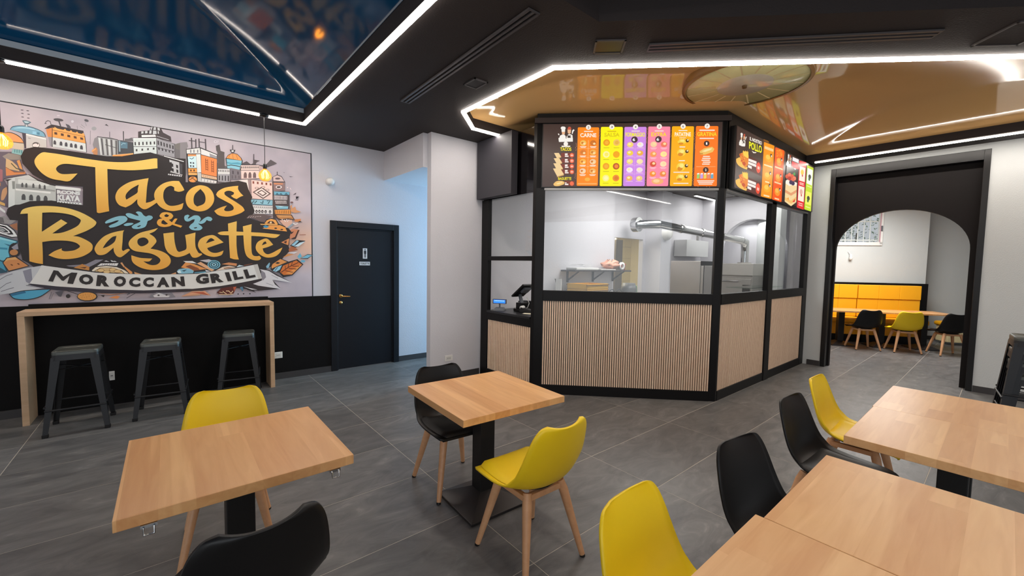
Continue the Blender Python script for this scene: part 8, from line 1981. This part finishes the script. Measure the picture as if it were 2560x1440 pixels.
dup(stool0, (.627, 5.793, 0), math.radians(-8.5), 'dark metal bar stool at the right end of the oak counter', GS)
for k in range(4):
    dup(stool0, (5.60, -.195, .0+.108*k), math.radians(6), ['lowest dark metal stool of the nested stack at the right edge', 'second dark metal stool up in the nested stack at the right edge', 'third dark metal stool up in the nested stack at the right edge', 'topmost dark metal stool of the nested stack at the right edge'][k], 'nested stools stacked by the right wall')
# ------------------------------------------------------------------ tables
def table(label, x, y, sx, sy, rz=0.0, m=TABLEW, h=.755, th=.042, clips=False, group='beech topped pedestal tables', base=.225):
    t = thing('pedestal_table', label, 'table', (x, y, 0), rz, group)
    MB().box(-sx/2, sx/2, -sy/2, sy/2, h-th, h).build('tabletop', m, t, .002)
    MB().box(-.055,.055,-.055,.055,.075,h-th-.008).build('column', STEELBLK, t, .004)
    MB().box(-.16,.16,-.16,.16,h-th-.010,h-th-.001).build('top_plate', STEELBLK, t)
    b = base
    MB().add([(-b,-b,0),(b,-b,0),(b,b,0),(-b,b,0),(-b,-b,.018),(b,-b,.018),(b,b,.018),(-b,b,.018),(-.056,-.056,.088),(.056,-.056,.088),(.056,.056,.088),(-.056,.056,.088)],
             [(3,2,1,0),(0,1,5,4),(1,2,6,5),(2,3,7,6),(3,0,4,7),(4,5,9,8),(5,6,10,9),(6,7,11,10),(7,4,8,11),(8,9,10,11)]).build('base', BASEM, t, .003)
    if clips:
        for cx in (-.30, .31):
            MB().box(cx-.022,cx+.022,-sy/2-.004,-sy/2+.03,h-th-.012,h-th-.001).tube([(cx-.014,-sy/2-.006,h-th-.008),(cx-.014,-sy/2-.012,h-th-.032),(cx+.014,-sy/2-.012,h-th-.032),(cx+.014,-sy/2-.006,h-th-.008)], .003, 6).build('link_clip', CHROME, t)
    return t
table('square beech table with metal link clips at the left front', .228, 2.219, .78, .78, 0, TABLEW, clips=True)
table('square beech table between the black and the yellow chair in the middle', 1.625, 2.228, .765, .765, math.radians(-3), TABLEW)
table('beech table at the front right with an overhanging neighbour', 1.953, .110, .766, .775, 0, TABLEW2)
table('beech table at the bottom right corner nearest the viewer', 1.184, .138, .766, .77, 0, TABLEW2)
table('left half of the joined beech tables at the far right', 3.055, .125, .735, .76, .0, TABLEW2)
table('right half of the joined beech tables at the far right', 3.79, .130, .735, .76, .0, TABLEW2)
# ------------------------------------------------------------------ shell chairs
PROF = [(-.246,.432,.190,.000),(-.236,.450,.214,.004),(-.19,.456,.232,.012),(-.10,.446,.242,.028),(0,.438,.245,.042),(.09,.440,.240,.058),(.15,.462,.232,.072),(.188,.505,.230,.070),(.210,.565,.226,.056),(.228,.635,.216,.046),(.244,.70,.203,.040),(.258,.752,.187,.036),(.268,.785,.166,.034),(.273,.800,.144,.032),(.275,.806,.114,.030)]
def cat(p, t):
    n = len(p)-1; x = max(0, min(n-1e-6, t)); i = int(x); f = x-i
    g = lambda k: p[max(0, min(n, k))]
    return tuple(.5*((2*g(i)[j]) + (-g(i-1)[j]+g(i+1)[j])*f + (2*g(i-1)[j]-5*g(i)[j]+4*g(i+1)[j]-g(i+2)[j])*f*f + (-g(i-1)[j]+3*g(i)[j]-3*g(i+1)[j]+g(i+2)[j])*f**3) for j in range(4))
def chair_pt(s, u, off=0.0):
    y, z, w, l = cat(PROF, s); a = cat(PROF, s-.05); b = cat(PROF, s+.05); ty, tz = b[0]-a[0], b[1]-a[1]; L = math.hypot(ty, tz) or 1
    ny, nz = -tz/L, ty/L
    e = l*abs(u)**2.3 + off
    zz = z + ny*0 + nz*e; yy = y + ny*e
    if s > 9: zz += .008*min(1, (s-9)/4)*(abs(u)**2)
    return (w*u, yy, zz)
def chair_parts(t, mshell, mpad):
    NS, NU = 42, 17; top = [[chair_pt(14*i/NS, -1+2*j/(NU-1)) for j in range(NU)] for i in range(NS+1)]; bot = [[chair_pt(14*i/NS, -1+2*j/(NU-1), -.012) for j in range(NU)] for i in range(NS+1)]
    m = MB(); m.grid(top); b0 = len(m.v); m.grid([r[::-1] for r in bot])
    bd = [(i, 0) for i in range(NS+1)] + [(NS, j) for j in range(1, NU)] + [(i, NU-1) for i in range(NS-1, -1, -1)] + [(0, j) for j in range(NU-2, 0, -1)]
    n = len(bd)
    for k in range(n):
        (i, j), (p, q) = bd[k], bd[(k+1) % n]; m.f.append((i*NU+j, b0+i*NU+NU-1-j, b0+p*NU+NU-1-q, p*NU+q)); m.sm.append(True)
    o = m.build('shell', mshell, t); bm = bmesh.new(); bm.from_mesh(o.data); bmesh.ops.recalc_face_normals(bm, faces=bm.faces); bm.to_mesh(o.data); bm.free()
    def pad(s, u):
        v = max(0, min(1, (s-.9)/4.9)); k = min(1, min(v, 1-v)*7, (1-abs(u))*6); return chair_pt(s, u*.86*(1-.10*abs(2*v-1)**4), .002+.022*max(0, k)**.5)
    m = MB().grid([[pad(.9+4.9*i/20, -1+2*j/14) for j in range(15)] for i in range(21)]); m.build('cushion', mpad, t)
    m = MB()
    for s in (1, -1):
        for yy in (-.115, .115): m.add([(-.13,yy-.016,.385),(.13,yy-.016,.385),(.13,yy+.016,.385),(-.13,yy+.016,.385),(-.13,yy-.016,.418),(.13,yy-.016,.418),(.13,yy+.016,.418),(-.13,yy+.016,.418)],[(3,2,1,0),(4,5,6,7),(0,1,5,4),(1,2,6,5),(2,3,7,6),(3,0,4,7)]) if s > 0 else None
    m.box(-.146,-.114,-.115,.115,.388,.418).box(.114,.146,-.115,.115,.388,.418); m.build('seat_frame', LEGW, t, .003)
    m = MB().lathe([(.0,.415),(.11,.415),(.14,.432),(.0,.434)], 20); m.build('mount_plate', STEELBLK, t)
    for sx in (1, -1):
        for sy in (1, -1):
            lg = MB().tube([(sx*.118, sy*.112, .425), (sx*.132, sy*.128, .375), (sx*.207, sy*.212, .012)], [.023, .026, .0155], 12).build('leg', LEGW, t)
            MB().tube([(sx*.207, sy*.212, .012), (sx*.2095, sy*.215, 0)], .0152, 10).build('foot_glide', BLKPAD, lg)
ychair = thing('shell_chair', 'yellow shell chair facing us behind the left beech table', 'chair', (.235, 2.80, 0), math.radians(-5.7), 'yellow shell chairs'); chair_parts(ychair, YEL, YELPAD)
bchair = thing('shell_chair', 'black shell chair behind the middle table next to the white pillar', 'chair', (1.580, 2.556, 0), math.radians(-4.3), 'black shell chairs'); chair_parts(bchair, BLK, BLKPAD)
R = math.radians; GY, GB = 'yellow shell chairs', 'black shell chairs'
dup(ychair, (1.532, 1.65, 0), R(178.5), 'yellow shell chair seen from behind at the middle table', GY)
dup(ychair, (1.235, .565, 0), R(3), 'large yellow chair back beside the front right table', GY)
dup(bchair, (2.00, .525, 0), R(-8), 'black chair back at the front right table with overhanging neighbour', GB)
dup(bchair, (2.96, .585, 0), R(-3), 'black chair with visible seat between the right hand tables', GB)
dup(ychair, (3.68, .622, 0), R(1), 'yellow chair at the far corner of the right hand tables', GY)
dup(bchair, (.19, 1.675, 0), R(184), 'black chair back in the foreground before the left beech table', GB)
# ------------------------------------------------------------------ back room behind the arch
OB = Vector((11.47, 2.48, 0)); AB = R(-53.5); DB = Vector((math.cos(AB), math.sin(AB), 0)); NB = Vector((-DB.y, DB.x, 0))
def st_(s, t, z=0): q = OB + DB*s + NB*t; return (q.x, q.y, z)
wb_ = sempty('wall_back_room'); wb_.location = OB; wb_.rotation_euler = (0, 0, AB)
W0, W1, WZ0, WZ1 = -.25, 1.14, 2.20, 3.05
MB().box(-1.6, W0, .6, .75, 0, 3.3).box(W1, 1.98, .6, .75, 0, 3.3).box(W0, W1, .6, .75, 0, WZ0).box(W0, W1, .6, .75, WZ1, 3.3).box(1.98, 2.03, .6, 1.2, 0, 3.3).build('window_wall', WALLG, wb_)
MB().box(2.03, 5.2, 1.05, 1.2, 0, 3.3).build('recess_wall', WALLG, wb_)
MB().box(5.1, 5.2, -6, 1.05, 0, 3.3).build('end_wall', WALLG, wb_)
MB().box(-1.7, -1.6, -1.6, .75, 0, 3.3).build('side_wall', WALLG, wb_)
o = MB().box(2.04, 5.1, 1.035, 1.05, 0, .085).build('skirting', SKIRT, wb_)
struct(MB().prism([(8.56, -4.0), (8.56, 4.2), st_(-1.7,.75)[:2], st_(2.03,.75)[:2], st_(2.03,1.2)[:2], st_(5.2,1.2)[:2], st_(5.2,-6)[:2]], 3.25, 3.3).build('ceiling_back_room', WALL))
wi = sempty('window_1'); wi.location = OB; wi.rotation_euler = (0, 0, AB)
m = MB().box(W0, W1, .57, .66, WZ0-.03, WZ0+.05).box(W0, W1, .57, .66, WZ1-.05, WZ1).box(W0, W0+.05, .57, .66, WZ0, WZ1).box(W1-.055, W1, .57, .66, WZ0, WZ1); m.build('frame', WHITEP, wi, .003)
MB().box(W1-.062, W1-.05, .560, .58, WZ0+.05, WZ1-.05).build('casement_edge', mat('rose_trim', rgb(196, 150, 160), .5), wi); MB().box(W1-.045, W1-.02, .545, .572, 2.50, 2.62).build('handle', GREYP, wi, .003)
MB().box(W0+.05, W1-.055, .612, .617, WZ0+.05, WZ1-.05).build('glass_pane', GLASS, wi)
for k in range(10): MB().tube([(W0+.1+k*.122, .70, WZ0), (W0+.1+k*.122, .70, WZ1)], .010, 8).build('bar', WHITEP, wi)
for z in (2.30, 2.73): MB().box(W0, W1, .695, .705, z-.012, z+.012).build('cross_bar', WHITEP, wi)
for k in range(4):
    random.seed(20+k); b = thing('garden_bush', ['green bush outside the barred window, leftmost', 'green bush outside the barred window, second from left', 'green bush outside the barred window, third from left', 'green bush outside the barred window, at the right'][k], 'bush', st_(-.7+k*.75, 2.3+.2*(k % 2), 0), 0, 'bushes outside the barred window')
    MB().tube([(0,0,0),(0,0,1.8),(.05,0,2.6)], [.05,.04,.02], 8).build('stem', mat('bark', rgb(90, 76, 60), .8, noise=.2), b)
    m = MB()
    for i in range(420):
        a, e, r = random.uniform(0, 2*PI), random.uniform(-1, 1), random.uniform(.35, .62); c = Vector((math.cos(a)*math.sqrt(1-e*e)*r, math.sin(a)*math.sqrt(1-e*e)*r, 2.7+e*r*1.6)); q = Vector((random.uniform(-1,1), random.uniform(-1,1), random.uniform(-.6,1))).normalized()*.07; w = q.cross(Vector((.3,.5,.8))).normalized()*.022
        m.add([c, c+q*.5+w, c+q, c+q*.5-w], [(0,1,2,3)])
    o = m.build('foliage', mat('leaf_green', rgb(176, 196, 170), .6, noise=.25, nscale=4), b); o['kind'] = 'stuff'
t = thing('wall_light', 'small bare white wall light hanging by a cord below the barred window', 'lamp', st_(.53, .6, 1.94), AB)
MB().tube([(-.05,-.004,.09),(-.02,-.03,.04),(0,-.05,0)], .006, 8).build('cord', WHITEP, t); MB().lathe([(.0,.03),(.02,.025),(.025,-.02),(.035,-.06),(.03,-.10),(.0,-.115)], 14, (0,-.05,0)).build('bulb', WHITEP, t)
def banquette(s0, s1, label):
    t = thing('banquette', label, 'bench', st_(s0, 0, 0), AB, 'amber banquettes in the back room'); L = s1-s0-.012
    MB().box(0, L, .03, .44, 0, .17).build('plinth', BLACK, t); MB().box(0, L, 0, .44, .17, .43).build('front_panel', YSEAT, t, .008)
    def roll(nm, y0, y1, z0, z1, n):
        w = L/n; o = None
        for k in range(n):
            MB().box(k*w, (k+1)*w, y0, y1, z0, z1).build(nm, YSEAT, t, .009, 2)
    n = max(1, round(L/.40))
    MB().box(0, L, -.07, .42, .43, .545).build('seat_cushion', YSEAT, t, .035, 3)
    roll('lower_back_pad', .27, .41, .55, .955, n); roll('upper_back_pad', .25, .41, .96, 1.27, n)
    MB().box(0, L, .41, .45, .17, 1.26).build('back_board', BLACK, t)
banquette(-1.25, .575, 'amber yellow banquette at the left part of the back room wall'); banquette(.580, 1.775, 'amber yellow banquette at the right part of the back room wall')
t = thing('back_panel', 'black wall panel framing the amber banquettes in the back room', 'panel', st_(-1.5, .5, 0), AB); MB().box(0, 3.53, 0, .095, 0, 1.315).build('board', BLACK, t, .003)
t = thing('corner_seat', 'round ended yellow seat beyond the right end of the banquette', 'seat', st_(2.55, .42, 0), AB)
MB().box(-.30,.30,-.22,.22,.40,.50).build('seat_cushion', YSEAT, t, .045, 3); MB().box(-.26,.26,-.18,.18,.06,.40).build('base', mat('cream_base', rgb(222, 206, 160), .5, noise=.03), t, .01)
for s, lb in ((-.06, 'left'), (.675, 'middle'), (1.41, 'right')): table('%s one of three joined beech tables before the amber banquettes' % lb, *st_(s, -.44)[:2], .725, .70, AB, TABLEW, th=.03, group='joined tables in the back room', base=.22)
dup(bchair, (10.873, 1.843, 0), R(126.3), 'black chair at the left of the three back room chairs', 'back room chairs'); dup(ychair, (11.167, 1.275, 0), R(118.7), 'yellow chair between two black ones in the back room', 'back room chairs'); dup(bchair, (11.485, .686, 0), R(122.1), 'black chair half hidden by the right arch post', 'back room chairs')
